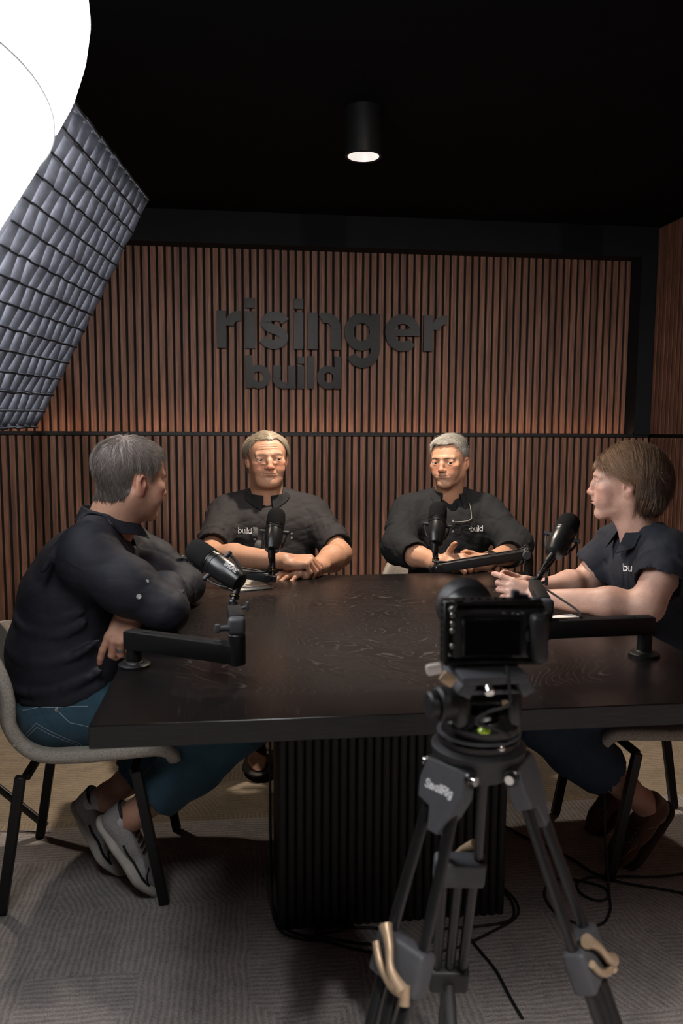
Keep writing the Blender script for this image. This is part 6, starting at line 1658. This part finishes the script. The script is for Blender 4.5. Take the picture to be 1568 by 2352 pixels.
# ---------------------------------------------------------------- the man with crossed arms at the left
def near_man():
    base = (0.52, 0.29, 0.205); parts = []; tips = []
    p = dict(skin=base, age=0.0, folds=0.6, full=0.5, w=1.0, jaw=1.02, nose=1.0, lips=0.7, eye=0.7, smile=0.0, flush=1.2, stubble=0.10)
    c = (-0.302, 2.165, 1.118); fwd = (0.80, 0.58, -0.14); up = (0.10, 0.02, 1); sc = 0.935
    S, V, F, N, L, M4, R = make_head(parts, sc, c, fwd, up, p, (-0.375, 2.165, 0.965), 0.061)
    A = SDF(); A.disp = None
    Lw = Vector((-0.285, 2.000, 0.800)); Rw = Vector((-0.240, 2.150, 0.835))
    A.chain([(-0.215, 2.16, 0.793), Lw+Vector((0.012, 0.04, 0.0)), Lw], [0.034, 0.030, 0.028], 0.02)
    hand_sdf(A, Lw, (-0.40, -0.38, -0.84), (-0.25, -0.88, 0.48), 1, ((22, 14, 8), (40, 52, 26), (46, 56, 28), (50, 56, 28)), ((0.2, 0.9, -0.4), (0.0, 0.95, -0.3), (0, 0.95, -0.2)), 0.93, splay=(9, 2, -3, -8), tips=tips)
    A.chain([(-0.205, 2.06, 0.833), (-0.225, 2.11, 0.838), Rw], [0.034, 0.032, 0.028], 0.02)
    hand_sdf(A, Rw, (-0.22, 0.95, 0.02), (0.25, -0.05, 0.93), -1, ((28, 30, 20), (30, 32, 20), (32, 34, 20), (36, 36, 20)), ((0.5, 0.8, -0.3), (0.3, 0.9, -0.3), (0.2, 0.9, -0.3)), 0.95, tips=tips)
    parts.append(limb_part(A, (-0.42, 1.95, 0.61), (-0.10, 2.42, 0.90), 0.0020, base, tips))
    # ankles
    G = SDF(); G.disp = None
    kneeN = Vector((-0.010, 2.09, 0.475)); ankN = Vector((-0.300, 2.080, 0.225)); kneeF = Vector((0.00, 2.32, 0.475)); ankF = Vector((-0.400, 2.235, 0.205))
    for k_, a_ in ((kneeN, ankN), (kneeF, ankF)):
        G.chain([k_, k_.lerp(a_, 0.4), k_.lerp(a_, 0.85), a_], [0.055, 0.055, 0.037, 0.036], 0.02); G.cap(a_, a_-Vector((0.78, -0.1, 0.58))*0.04, 0.034, 0.032, 0.02)
    Vb, Fb = G.mesh((-0.45, 1.98, 0.06), (0.10, 2.45, 0.56), 0.004); parts.append((Vb, Fb, np.tile(np.array(base), (len(Vb), 1))))
    B = SDF(); B.disp = None
    B.ell((-0.485, 2.20, 0.56), (0.10, 0.15, 0.11), 0.0); B.ell((-0.465, 2.19, 0.70), (0.11, 0.14, 0.15), 0.05); B.ell((-0.43, 2.18, 0.86), (0.10, 0.13, 0.10), 0.05)
    B.cap((-0.385, 2.03, 0.93), (-0.375, 2.32, 0.93), 0.045, 0.045, 0.05); B.cap((-0.40, 2.17, 0.92), (-0.375, 2.165, 0.99), 0.055, 0.055, 0.03)
    B.cap((-0.37, 2.01, 0.93), (-0.19, 1.965, 0.82), 0.042, 0.036, 0.03); B.cap((-0.19, 1.965, 0.82), (-0.215, 2.10, 0.835), 0.034, 0.032, 0.03)
    B.cap((-0.36, 2.335, 0.92), (-0.178, 2.285, 0.806), 0.042, 0.030, 0.03); B.cap((-0.178, 2.285, 0.806), (-0.23, 2.13, 0.794), 0.030, 0.030, 0.03)
    for y, k_ in ((2.12, kneeN), (2.29, kneeF)): B.cap((-0.45, y, 0.53), k_, 0.075, 0.056, 0.03)
    Vb, Fb = B.mesh((-0.66, 1.88, 0.40), (0.10, 2.46, 1.08), 0.008); parts.append((Vb, Fb, np.tile(np.array(base), (len(Vb), 1))))
    o = finish_body(parts, 'man seen from behind in a navy long-sleeved shirt and jeans, arms crossed on the table')
    add_eyes(M4, sc, R, p, (0.0, 1.0, -0.05), o, (0.08, 0.10, 0.11))
    keep = hairline(L, 0.080, 0.014, nape=-0.066, ear=0.010, burn=-0.008) > 0
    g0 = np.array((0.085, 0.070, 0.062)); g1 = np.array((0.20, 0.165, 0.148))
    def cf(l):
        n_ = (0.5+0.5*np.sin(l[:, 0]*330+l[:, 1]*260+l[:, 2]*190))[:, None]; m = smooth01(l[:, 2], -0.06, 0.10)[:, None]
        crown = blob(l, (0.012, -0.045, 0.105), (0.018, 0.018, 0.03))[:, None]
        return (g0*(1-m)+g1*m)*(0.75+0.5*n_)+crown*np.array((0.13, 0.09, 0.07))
    thick = 0.003+0.006*smooth01(L[:, 2], 0.02, 0.08)+0.003*smooth01(L[:, 1], 0.02, 0.07)
    def fl(l):
        t = smooth01(l[:, 2], 0.03, 0.09); a = np.stack([l[:, 0]-0.012, l[:, 1]+0.045], 1); a /= np.maximum(np.linalg.norm(a, axis=1), 0.004)[:, None]
        return np.stack([a[:, 0]*t+0.1, a[:, 1]*t-0.15*(1-t), -0.9*(1-t)], 1)
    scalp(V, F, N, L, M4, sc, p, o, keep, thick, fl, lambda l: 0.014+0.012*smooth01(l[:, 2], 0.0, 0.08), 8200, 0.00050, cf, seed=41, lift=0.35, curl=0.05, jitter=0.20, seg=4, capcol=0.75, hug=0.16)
    eyebrows(V, N, L, M4, o, (0.10, 0.075, 0.06), HAIR, 120)
    cloth = cloth_mat('navy_black_shirt', (0.0115, 0.012, 0.018), (0.022, 0.023, 0.033), 0.68, weave=1000, sheen=0.0, spec=0.25)
    T = SDF()
    T.ell((-0.470, 2.195, 0.565), (0.160, 0.178, 0.09), 0.0); T.ell((-0.480, 2.19, 0.66), (0.165, 0.175, 0.14), 0.06); T.ell((-0.455, 2.185, 0.80), (0.150, 0.165, 0.14), 0.06); T.ell((-0.415, 2.18, 0.91), (0.118, 0.165, 0.085), 0.05)
    T.cap((-0.395, 2.04, 0.945), (-0.385, 2.32, 0.945), 0.060, 0.060, 0.05)
    for y, w_ in ((2.12, 2.03), (2.22, 2.32)): T.cap((-0.385, y, 1.000), (-0.385, w_, 0.960), 0.036, 0.046, 0.05)
    # near sleeve: shoulder, upper arm, elbow on the table, forearm turning away
    s0 = Vector((-0.385, 2.005, 0.925)); e0 = Vector((-0.195, 1.950, 0.808)); f0 = Vector((-0.205, 2.075, 0.836)); f1 = Vector((-0.222, 2.110, 0.838))
    T.cap(s0, s0.lerp(e0, 0.5), 0.074, 0.068, 0.04); T.cap(s0.lerp(e0, 0.5), e0, 0.068, 0.052, 0.03); T.cap(e0, f0, 0.052, 0.047, 0.02); T.cap(f0, f1, 0.047, 0.042, 0.01)
    # far sleeve: the elbow further along the table, forearm coming back under the near arm
    s1 = Vector((-0.365, 2.345, 0.930)); e1 = Vector((-0.170, 2.290, 0.805)); g0_ = Vector((-0.215, 2.160, 0.792)); g1_ = Vector((-0.266, 2.045, 0.797))
    T.cap(s1, s1.lerp(e1, 0.5), 0.070, 0.064, 0.04); T.cap(s1.lerp(e1, 0.5), e1, 0.064, 0.050, 0.03); T.cap(e1, g0_, 0.050, 0.046, 0.015); T.cap(g0_, g1_, 0.046, 0.038, 0.01)
    for pts, rr in seg_ridges(s0, e0, 0.067, 9, 0.8, 51)+seg_ridges(e0, f0, 0.050, 4, 0.9, 52)+seg_ridges(s1, e1, 0.064, 8, 0.8, 53)+seg_ridges(e1, g0_, 0.047, 4, 0.9, 54): T.chain(pts, rr, 0.007)
    # long soft folds: from the armpit over the back and round the waist
    def fold(pts, r): T.chain(spline(pts, 4), [0.5*r*(0.35+0.65*math.sin(PI*i/(len(spline(pts, 4))-1))) for i in range(len(spline(pts, 4)))], 0.018)
    fold([(-0.405, 2.020, 0.800), (-0.47, 2.035, 0.775), (-0.545, 2.07, 0.80), (-0.575, 2.13, 0.83)], 0.007)
    fold([(-0.400, 2.020, 0.770), (-0.47, 2.028, 0.735), (-0.56, 2.06, 0.745), (-0.60, 2.12, 0.77)], 0.008)
    fold([(-0.370, 2.030, 0.720), (-0.45, 2.018, 0.675), (-0.56, 2.05, 0.665), (-0.615, 2.11, 0.68)], 0.007)
    fold([(-0.360, 2.040, 0.640), (-0.46, 2.020, 0.600), (-0.56, 2.04, 0.585), (-0.615, 2.10, 0.59)], 0.007)
    fold([(-0.365, 2.050, 0.595), (-0.46, 2.025, 0.560), (-0.57, 2.05, 0.555)], 0.008)
    fold([(-0.43, 2.045, 1.005), (-0.47, 2.00, 0.95), (-0.50, 2.00, 0.90)], 0.005)
    T.cap((-0.372, 2.165, 1.035), (-0.34, 2.165, 1.14), 0.066, 0.066, 0.006, 's')
    T.cap((-0.310, 2.19, 0.96), (-0.28, 2.20, 1.05), 0.030, 0.05, 0.008, 's')
    T.plane((-0.5, 0, 0.540), (-0.12, 0, -1), 0.006)
    dn = warp_noise(45, (22, 48, 80), 0.0034)
    sh = garment('shirt', T, (-0.70, 1.86, 0.45), (-0.08, 2.46, 1.10), 0.0040, cloth, o, dn)
    collar('collar', T, (-0.362, 2.165, 0.992), (0.26, 0, 1), (0.93, 0.35, 0), 0.062, 0.066, 14, cloth, o, stand=0.034, leaf=0.046, point=0.070, rise_back=0.022)
    # sewn lines: shoulder yoke, sleeve head, roll tab with its button
    dark = simple('seam_thread_d', (0.005, 0.005, 0.008), 0.8)
    view = Vector((-0.2, 1.0, -0.25)); ux = Vector((1, 0.1, 0)); uz = Vector((0, 0.1, 1))
    def L2(st, nm, w=0.0016): return on_cloth(T, st, (-0.40, 1.86, 0.88), ux, uz, view, w, nm, dark, o, step=0.006)
    L2([[(-0.055, 0.092), (-0.015, 0.078), (0.03, 0.045)]], 'seams')
    button(T, (-0.246, 1.85, 0.872), Vector((-0.15, 1, -0.3)), 0.0062, pearl, o)
    button(T, (-0.236, 2.0, 0.881), Vector((0.0, 1, -0.1)), 0.0045, pearl, o)
    # jeans
    D = SDF(); D.ell((-0.500, 2.195, 0.505), (0.130, 0.180, 0.112), 0.0)
    hemN = kneeN.lerp(ankN, 0.82); hemF = kneeF.lerp(ankF, 0.86)
    D.chain([(-0.47, 2.105, 0.500), (-0.24, 2.075, 0.500), kneeN], [0.104, 0.092, 0.078], 0.03); D.chain([kneeN, kneeN.lerp(ankN, 0.45), hemN], [0.080, 0.080, 0.066], 0.03)
    D.chain([(-0.47, 2.295, 0.500), (-0.24, 2.325, 0.500), kneeF], [0.104, 0.092, 0.078], 0.03); D.chain([kneeF, kneeF.lerp(ankF, 0.45), hemF], [0.080, 0.078, 0.064], 0.03)
    for k_, h_, a_ in ((kneeN, hemN, ankN), (kneeF, hemF, ankF)):
        d = (a_-k_).normalized(); D.cap(h_+d*0.032, h_+d*0.14, 0.075, 0.10, 0.003, 's'); D.cap(h_-d*0.005, h_+d*0.14, 0.050, 0.050, 0.004, 's')
    D.disp = warp_noise(65, (16, 30), 0.0045)
    V_, F_ = D.mesh((-0.68, 1.94, 0.12), (0.12, 2.52, 0.66), 0.0045, D.disp); jeans = np_mesh('jeans', V_, F_, M['denim'], o)
    vw = Vector((0.05, 1.0, -0.1)); org = (-0.55, 1.86, 0.50)
    def L3(st, nm, w=0.0014):
        return on_cloth(D, st, org, (1, 0, 0), (0, 0, 1), vw, w, nm, thread, jeans, off=0.001, step=0.006)
    L3([[(-0.03, 0.055), (0.02, 0.068), (0.14, 0.068)], [(0.065, 0.062), (0.10, 0.030), (0.15, 0.018), (0.20, 0.020)], [(-0.025, -0.012), (0.015, 0.030), (0.120, -0.030), (0.125, -0.052)], [(-0.018, -0.014), (0.017, 0.020), (0.112, -0.034), (0.116, -0.052)]], 'stitching')
    button(D, (-0.485, 1.86, 0.562), vw, 0.0055, M['steel'], jeans, 'rivet')
    # the left hand's ring
    rt = tips[2]; kb = Vector(hand_ring_spot)
    return o, D
def ring_on(hand_out, label):
    base_, mid = Vector(hand_out[3]), Vector(hand_out[1]); c = base_.lerp(mid, 0.55); d = (mid-base_).normalized(); u = d.orthogonal().normalized(); v = d.cross(u)
    e = MB(); e.tube([c+(u*math.cos(a)+v*math.sin(a))*0.0098 for a in np.linspace(0, 2*PI, 32, endpoint=False)], 0.0030, 8, closed=True, flat=0.6)
    o = e.build('ring', simple('dark_silicone_ring', (0.05, 0.055, 0.06), 0.5)); return tag(o, label, 'ring')
_o = SDF(); _h = hand_sdf(_o, Vector((-0.285, 2.000, 0.800)), (-0.40, -0.38, -0.84), (-0.25, -0.88, 0.48), 1, ((22, 14, 8), (40, 52, 26), (46, 56, 28), (50, 56, 28)), ((0.2, 0.9, -0.4), (0.0, 0.95, -0.3), (0, 0.95, -0.2)), 0.93, splay=(9, 2, -3, -8))
hand_ring_spot = _h[2][1]
nearman, near_jeans = near_man()
ring_on(_h[2], 'dark grey ring on the finger of the man with crossed arms')
# his running shoes, toes on the rug and heels raised
knit = NT('grey_knit'); _c = knit.coord(); _v = knit.n('ShaderNodeTexVoronoi'); knit.L(_c, _v.inputs['Vector']); _v.inputs['Scale'].default_value = 260
knit.set(Base_Color=knit.ramp(_v.outputs['Distance'], [(0.1, (0.24, 0.225, 0.23)), (0.6, (0.34, 0.32, 0.325))]), Roughness=0.9); knit.bump(_v.outputs['Distance'], 0.5, 0.001)
foamsole = simple('pale_foam_sole', (0.46, 0.44, 0.40), 0.75, noise=0.12, nscale=25)
shoe_black = simple('shoe_black', (0.010, 0.010, 0.011), 0.6)
def runner(heel, toe, up, ank):
    heel = Vector(heel); toe = Vector(toe)
    so, up2, Ms, k, U = shoe('shoe', heel, toe, up, knit.m, foamsole, nearman, kind='sneaker', L=0.255)
    Rm = Ms[:3, :3]; org_ = Ms[:3, 3]
    def W_(x, y, z): return Rm @ (np.array((x, y, z))*k)+org_
    sd = 1 if (Rm[:, 0] @ np.array((0, -1, 0))) > 0 else -1     # the flank turned to us
    def flank(pts, w, nm, mat, off=0.0012):
        P = [W_(sd*0.10, y, z) for y, z in pts]; q = hit(U, P, -Rm[:, 0]*sd); n_ = Vector(Rm[:, 0]*sd)
        q = [Vector(x)+n_*off for x, p_ in zip(q, P) if np.linalg.norm(x-p_) < 0.105]
        if len(q) < 3: return
        MB().tube(q, w, 8, flat=0.45).build(nm, mat, up2)
    sp = [(x, y) for x, y, _ in spline([(0.235, 0.030, 0), (0.19, 0.036, 0), (0.13, 0.040, 0), (0.10, 0.046, 0)], 4)]
    flank(sp, 0.0065, 'side_stripe', shoe_black); flank([(x, y) for x, y, _ in spline([(0.232, 0.031, 0), (0.20, 0.052, 0), (0.172, 0.064, 0)], 4)], 0.0042, 'side_stripe', shoe_black)
    for i in range(16):
        y = 0.085+i*0.0068
        P = [W_(sd*0.10, y, 0.016), W_(sd*0.10, y+0.004, 0.0245)]
        Sx = SDF(); Sx.disp = None
        q = [Vector(W_(sd*(float(np.interp(y, [0.036, 0.11, 0.20, 0.252], [0.036, 0.032, 0.044, 0.036]))+0.0005)+float(np.interp(y, [0.036, 0.11, 0.2, 0.252], [0, 0.003, 0.004, 0])), y+dy, z)) for dy, z in ((0, 0.017), (0.004, 0.026))]
        MB().tube(q, 0.0014, 6).build('sole_tick', shoe_black, so)
    lo = MB(); 
    pts = [W_(0.029*math.cos(a), 0.046+0.042*math.sin(a), 0.086-0.008*math.sin(a)) for a in np.linspace(0, 2*PI, 28, endpoint=False)]
    lo.tube([Vector(q) for q in pts], 0.0048, 8, closed=True).build('collar_lining', shoe_black, up2)
    for i in range(4):
        y = 0.105+i*0.017; P = [W_(x, y, 0.14) for x in (-0.018, -0.009, 0, 0.009, 0.018)]; q = hit(U, P, -Rm[:, 2])
        if max(np.linalg.norm(q-np.array(P), axis=1)) > 0.2: continue
        MB().tube([Vector(x)+Vector(Rm[:, 2])*0.002 for x in q], 0.0024, 8).build('lace', shoe_black, up2)
    sk = SDF(); sk.disp = None; a = Vector(ank); sk.cap(a, Vector(W_(0, 0.05, 0.07)), 0.0375, 0.033, 0.01); 
    d = (Vector((-0.02, a.y, 0.48))-a).normalized(); sk.plane(a-d*0.004, d, 0.003)
    V_, F_ = sk.mesh(np.array(a)-0.12, np.array(a)+0.12, 0.004); np_mesh('sock', V_, F_, simple('pale_sock', (0.50, 0.49, 0.50), 0.9, noise=0.05), nearman)
runner((-0.412, 2.095, 0.208), (-0.268, 2.070, 0.016), (0.80, -0.12, 0.58), (-0.300, 2.080, 0.225))
runner((-0.508, 2.265, 0.175), (-0.370, 2.175, 0.016), (0.70, -0.25, 0.62), (-0.400, 2.235, 0.205))
# ================================================================ CAMERA ON ITS TRIPOD
def rig():
    # the camera: back towards us, z up; c = centre of the body
    c = Vector((0.296, 0.905, 1.018)); Rz = Matrix.Rotation(math.radians(-4), 3, 'Z') @ Matrix.Rotation(math.radians(-3), 3, 'X')
    e = empty('video_camera', c, 'black mirrorless camera in a cage, on the tripod, its screen towards us', 'camera')
    T = Matrix.Translation(c+Vector((0, 0, -0.002))) @ Rz.to_4x4() @ Matrix.Scale(0.93, 4)
    def part(name, mat, f, parent=e, sharp=None):
        m = MB(); m.M = T; f(m); return m.build(name, mat, parent, sharp)
    body = part('body', M['black_plastic'], lambda m: (m.box((0.002, 0.012, 0), (0.118, 0.050, 0.066), bev=0.006, seg=3), m.box((0.052, 0.0, -0.004), (0.022, 0.070, 0.062), bev=0.008, seg=3), m.box((-0.01, 0.014, 0.036), (0.070, 0.034, 0.010), bev=0.003)))
    def cage(m):
        for z in (0.039, -0.039): m.box((-0.002, 0.006, z), (0.128, 0.030, 0.006), bev=0.0015, seg=1)
        m.box((-0.064, 0.006, 0), (0.006, 0.030, 0.082), bev=0.0015, seg=1)
        m.box((0.064, 0.010, -0.002), (0.005, 0.020, 0.074), bev=0.0015, seg=1)
        m.box((-0.052, -0.012, 0.041), (0.016, 0.012, 0.006), Matrix.Rotation(0.7, 3, 'Z'), bev=0.001, seg=1)
        for i in range(9):
            z = -0.036+i*0.009; m.cyl((-0.0665, 0.006, z), (-0.0685, 0.006, z), 0.0028, n=10)
        for i in range(10):
            x = -0.05+i*0.0105; m.cyl((x, 0.006, 0.042), (x, 0.006, 0.0438), 0.0026, n=10)
    part('cage', M['black_metal'], cage)
    scr = NT('camera_screen'); co = scr.coord('Object')
    scr.set(Base_Color=(0.004, 0.004, 0.004), Roughness=0.08, Specular_IOR_Level=0.6)
    def screen(m):
        m.box((-0.006, -0.0155, -0.004), (0.078, 0.006, 0.050), bev=0.0015, seg=1)
    part('screen_frame', M['satin_black'], screen)
    part('screen', scr.m, lambda m: m.box((-0.006, -0.0190, -0.004), (0.070, 0.0012, 0.043)))
    def btn(m):
        m.lathe([(0.0095, 0), (0.0095, 0.002), (0.0065, 0.0025), (0.0065, 0)], (0.046, -0.015, -0.002), Matrix.Rotation(PI/2, 3, 'X'), 24)
    for x, z in ((0.046, 0.004), (0.042, -0.002), (0.050, -0.002), (0.046, -0.008), (0.052, -0.012), (0.043, -0.024), (0.051, -0.024)): part('button', M['grey_metal'], lambda m, x=x, z=z: m.cyl((x, -0.0150, z), (x, -0.0175, z), 0.0024, n=12))
    for x in (0.022, 0.034, 0.010): part('button', M['grey_metal'], lambda m, x=x: m.box((x, -0.0135, 0.0265), (0.006, 0.003, 0.003), bev=0.001, seg=1))
    part('control_wheel', M['grey_metal'], btn)
    part('button_marks', M['white_print'], lambda m: [m.box((x, -0.0178, z), (0.0022, 0.0004, 0.0010)) for x, z in ((0.046, 0.004), (0.042, -0.002), (0.050, -0.002), (0.046, -0.008), (0.043, -0.024), (0.051, -0.024), (0.026, 0.0265))])
    for P_, Q_, r_ in (((0.040, 0.014, 0.036), (0.040, 0.014, 0.047), 0.009), ((0.056, 0.004, 0.034), (0.056, 0.004, 0.044), 0.007)): part('dial', M['grey_metal'], lambda m: m.cyl(P_, Q_, r_, n=28, bev=0.001))
    part('hot_shoe', M['grey_metal'], lambda m: m.box((0.030, 0.010, 0.046), (0.010, 0.012, 0.014), bev=0.002))
    part('rear_dial', M['grey_metal'], lambda m: m.cyl((0.060, -0.004, 0.026), (0.066, -0.006, 0.030), 0.005, n=16))
    for z in (0.024, 0.013, 0.004, -0.016): part('cage_screw', M['steel'], lambda m, z=z: m.box((-0.056, -0.010, z), (0.007, 0.006, 0.007), bev=0.0015, seg=1))
    part('strap_lug', M['steel'], lambda m: m.box((-0.057, -0.014, 0.034), (0.012, 0.005, 0.005), Matrix.Rotation(-0.7, 3, 'Y'), bev=0.001, seg=1))
    def lens(m):
        R = Matrix.Rotation(-PI/2, 3, 'X')
        m.lathe([(0.030, 0), (0.033, 0.004), (0.033, 0.060), (0.036, 0.064), (0.036, 0.095), (0.031, 0.096), (0.029, 0.060), (0, 0.058)], (-0.010, 0.034, 0.008), R, 40)
    part('lens_barrel', M['satin_black'], lens)
    def hood(m):
        R = Matrix.Rotation(-PI/2, 3, 'X')
        m.lathe([(0.034, 0.0), (0.038, 0.004), (0.042, 0.032), (0.040, 0.034), (0.036, 0.006), (0.034, 0.002)], (-0.010, 0.108, 0.010), R, 48)
    part('lens_hood', M['black_plastic'], hood)
    # ------------------------------------------------ tripod with fluid head
    e2 = empty('tripod', (0.28, 0.92, 0.0), 'black video tripod with tan clamp levers standing in front of the table', 'tripod')
    def tp(name, mat, f, sharp=None):
        m = MB(); f(m); return m.build(name, mat, e2, sharp)
    tp('slide_plate', M['grey_metal'], lambda m: (m.box((0.286, 0.91, 0.9700), (0.080, 0.10, 0.010), bev=0.002), m.box((0.252, 0.905, 0.9600), (0.016, 0.09, 0.018), Matrix.Rotation(0.5, 3, 'Y'), bev=0.002), m.box((0.322, 0.905, 0.9600), (0.016, 0.09, 0.018), Matrix.Rotation(-0.5, 3, 'Y'), bev=0.002), m.box((0.287, 0.91, 0.953), (0.085, 0.08, 0.006), bev=0.002)))
    tp('plate_screw', M['chrome'], lambda m: m.cyl((0.276, 0.862, 0.963), (0.276, 0.852, 0.958), 0.006, n=20, bev=0.001))
    tp('plate_lock_lever', simple('pale_lever', (0.60, 0.57, 0.53), 0.35), lambda m: m.box((0.212, 0.862, 0.9860), (0.018, 0.009, 0.013), Matrix.Rotation(-0.15, 3, 'Y'), bev=0.003))
    tp('lock_lever_arm', M['brass'], lambda m: (m.box((0.229, 0.864, 0.973), (0.018, 0.010, 0.014), Matrix.Rotation(0.6, 3, 'Y'), bev=0.003)))
    def head(m):
        for sx in (-1, 1): m.box((0.287+sx*0.031, 0.915, 0.927), (0.020, 0.060, 0.052), bev=0.007, seg=3)
        m.cyl((0.255, 0.915, 0.930), (0.319, 0.915, 0.930), 0.015, n=28)
        m.lathe([(0, 0), (0.044, 0), (0.046, 0.004), (0.046, 0.014), (0.040, 0.018), (0.034, 0.030), (0, 0.030)], (0.287, 0.915, 0.889), n=48)
    tp('fluid_head', M['satin_black'], head)
    tp('tilt_lock_knob', M['black_plastic'], lambda m: (m.cyl((0.250, 0.905, 0.930), (0.226, 0.900, 0.930), 0.021, n=28, bev=0.003), m.cyl((0.226, 0.900, 0.930), (0.214, 0.898, 0.930), 0.017, n=28, bev=0.003)))
    lv = NT('spirit_level'); lv.set(Base_Color=(0.42, 0.62, 0.05), Roughness=0.15, Emission_Color=(0.4, 0.6, 0.05), Emission_Strength=0.0)
    tp('bubble_level', lv.m, lambda m: m.lathe([(0, 0), (0.0075, 0), (0.0075, 0.003), (0.005, 0.0055), (0, 0.006)], (0.275, 0.868, 0.9065), n=24))
    tp('bowl', M['satin_black'], lambda m: m.lathe([(0, -0.040), (0.024, -0.038), (0.038, -0.024), (0.043, -0.006), (0.050, -0.004), (0.050, 0.002), (0.044, 0.003), (0.044, 0.008), (0, 0.008)], (0.283, 0.915, 0.883), n=48))
    tp('bowl_ring', M['grey_metal'], lambda m: m.lathe([(0.046, 0), (0.0515, 0.0005), (0.0515, 0.002), (0.046, 0.0025)], (0.283, 0.915, 0.889), n=48))
    tp('pan_lock', M['chrome'], lambda m: m.sphere((0.296, 0.868, 0.886), 0.005, 10))
    H0 = Vector((0.283, 0.915, 0.855))
    tp('spider', M['black_plastic'], lambda m: (m.lathe([(0, -0.02), (0.040, -0.018), (0.056, 0.0), (0.058, 0.018), (0.050, 0.022), (0, 0.022)], H0, n=40)))
    def leg(az, spread, c1, name='leg'):
        a = math.radians(az); out = Vector((math.cos(a), math.sin(a), 0)); side = Vector((-math.sin(a), math.cos(a), 0))
        H = H0+out*0.052+Vector((0, 0, -0.002)); d = (out/spread+Vector((0, 0, -1))).normalized()
        if H.z+d.z*0.9 > 0: L = H.z/-d.z
        L = (H.z-0.02)/-d.z
        R = Matrix((side, out.cross(side)*0+d.cross(side), d)).transposed()
        nrm = d.cross(side)
        if nrm.dot(out) < 0: nrm = -nrm
        Rb = Matrix((side, nrm, side.cross(nrm))).transposed()
        # yoke bracket at the top, a faceted shoulder
        b = MB(); poly = [(-0.030, 0.016), (0.030, 0.016), (0.034, -0.012), (0.026, -0.034), (0.010, -0.062), (-0.004, -0.062), (-0.010, -0.036), (-0.030, -0.030), (-0.034, -0.008)]
        Rp = Matrix((side, -d, side.cross(-d))).transposed()
        zz = Rp.col[2]; off = 0.0 if zz.dot(out) > 0 else 0.0
        b.prism(poly, H+d*0.010-zz*0.011, Rp, 0.022, bev=0.002)
        o = b.build('leg_bracket', M['grey_metal'], e2)
        k = MB(); k.cyl(H-side*0.034, H+side*0.034, 0.010, n=20, bev=0.001); k.build('hinge_bar', M['satin_black'], o)
        for s in (-1, 1): MB().cyl(H+side*s*0.034, H+side*s*0.040, 0.0055, n=16).build('hinge_bolt', M['chrome'], o)
        m = MB()
        for s in (-1, 1): m.cyl(H+d*0.035+side*s*0.019, H+d*c1+side*s*0.026, 0.0068, n=16)
        lo = m.build(name, M['satin_black'], e2)
        m = MB(); C1 = H+d*c1
        m.box(C1+d*0.012, (0.074, 0.028, 0.050), Rb, bev=0.006, seg=3); m.build('clamp', M['grey_metal'], lo)
        def lever(C, s):
            lv = MB(); face = C+nrm*0.018
            pts = [face-side*0.022*s-d*0.020, face-side*0.006*s-d*0.004+nrm*0.004, face+side*0.006*s+d*0.016+nrm*0.006, face+side*0.026*s+d*0.030+nrm*0.002]
            lv.tube(spline(pts, 6), 0.006, 10, radii=[0.0085-0.004*abs(math.sin(i*PI/18)) for i in range(19)])
            pts = [face-side*0.030*s+d*0.002, face-side*0.016*s+d*0.020, face+side*0.008*s+d*0.034, face+side*0.026*s+d*0.034]
            lv.tube(spline(pts, 6), 0.0045, 10)
            lv.cyl(face+side*0.024*s+d*0.024-nrm*0.002, face+side*0.030*s+d*0.044-nrm*0.002, 0.006, n=12)
            lv.build('clamp_lever', M['brass'], lo)
        lever(C1, 1)
        c2 = min(0.50, L*0.62); m = MB()
        for s in (-1, 0, 1): m.cyl(C1+d*0.03+side*s*0.022, H+d*c2+side*s*0.020, 0.0078, n=16)
        m.build('middle_tubes', M['satin_black'], lo)
        m = MB(); C2 = H+d*c2; m.box(C2, (0.062, 0.028, 0.05), Rb, bev=0.006, seg=3); m.build('clamp', M['black_plastic'], lo)
        m = MB(); m.cyl(C2, H+d*L, 0.010, n=16); m.build('lower_tube', M['satin_black'], lo)
        m = MB(); m.sphere(H+d*L+Vector((0, 0, 0.006)), 0.024, 10, sc=(1, 1, 0.6)); m.build('rubber_foot', M['rubber'], lo)
        return C2, lo
    A, _ = leg(214, 2.7, 0.21); B, _ = leg(-36, 2.5, 0.22); Cc, lo = leg(82, 2.5, 0.235)
    sp = MB(); mid = Vector((0.283, 0.925, 0.20))
    for p in (A, B, Cc): sp.tube([p, mid], 0.009, 10, flat=0.5)
    sp.build('spreader', M['rubber'], e2)
    # the maker's word on the left shoulder
    a = math.radians(214); out = Vector((math.cos(a), math.sin(a), 0)); side = Vector((-math.sin(a), math.cos(a), 0))
    H = H0+out*0.052+Vector((0, 0, -0.002)); d = (out/2.7+Vector((0, 0, -1))).normalized(); zz = side.cross(-d)
    strokes, wd = text_outline('SmallRig', 0.0085)
    sg = 1 if zz.dot(out) > 0 else -1
    def f3(u, v): return H+d*0.010+zz*sg*0.0114+side*(u-wd/2)*sg*1.0-d*(v-0.016)
    m = MB(); stroke_mesh(m, strokes, f3, 0.0019); m.build('lettering', M['white_print'], e2)
    # monitor lead
    cb = empty('camera_cable', (0.29, 0.90, 0.96), 'thin black cable hanging in a loop under the camera', 'cable')
    MB().tube(spline([(0.300, 0.868, 0.985), (0.300, 0.855, 0.960), (0.297, 0.850, 0.945), (0.272, 0.852, 0.936), (0.262, 0.856, 0.922), (0.285, 0.856, 0.914), (0.305, 0.862, 0.902)], 8), 0.0022, 8).build('cord', M['rubber'], cb)
    MB().box((0.294, 0.853, 0.9465), (0.008, 0.006, 0.005), bev=0.001).build('plug', M['brass'], cb)
rig()
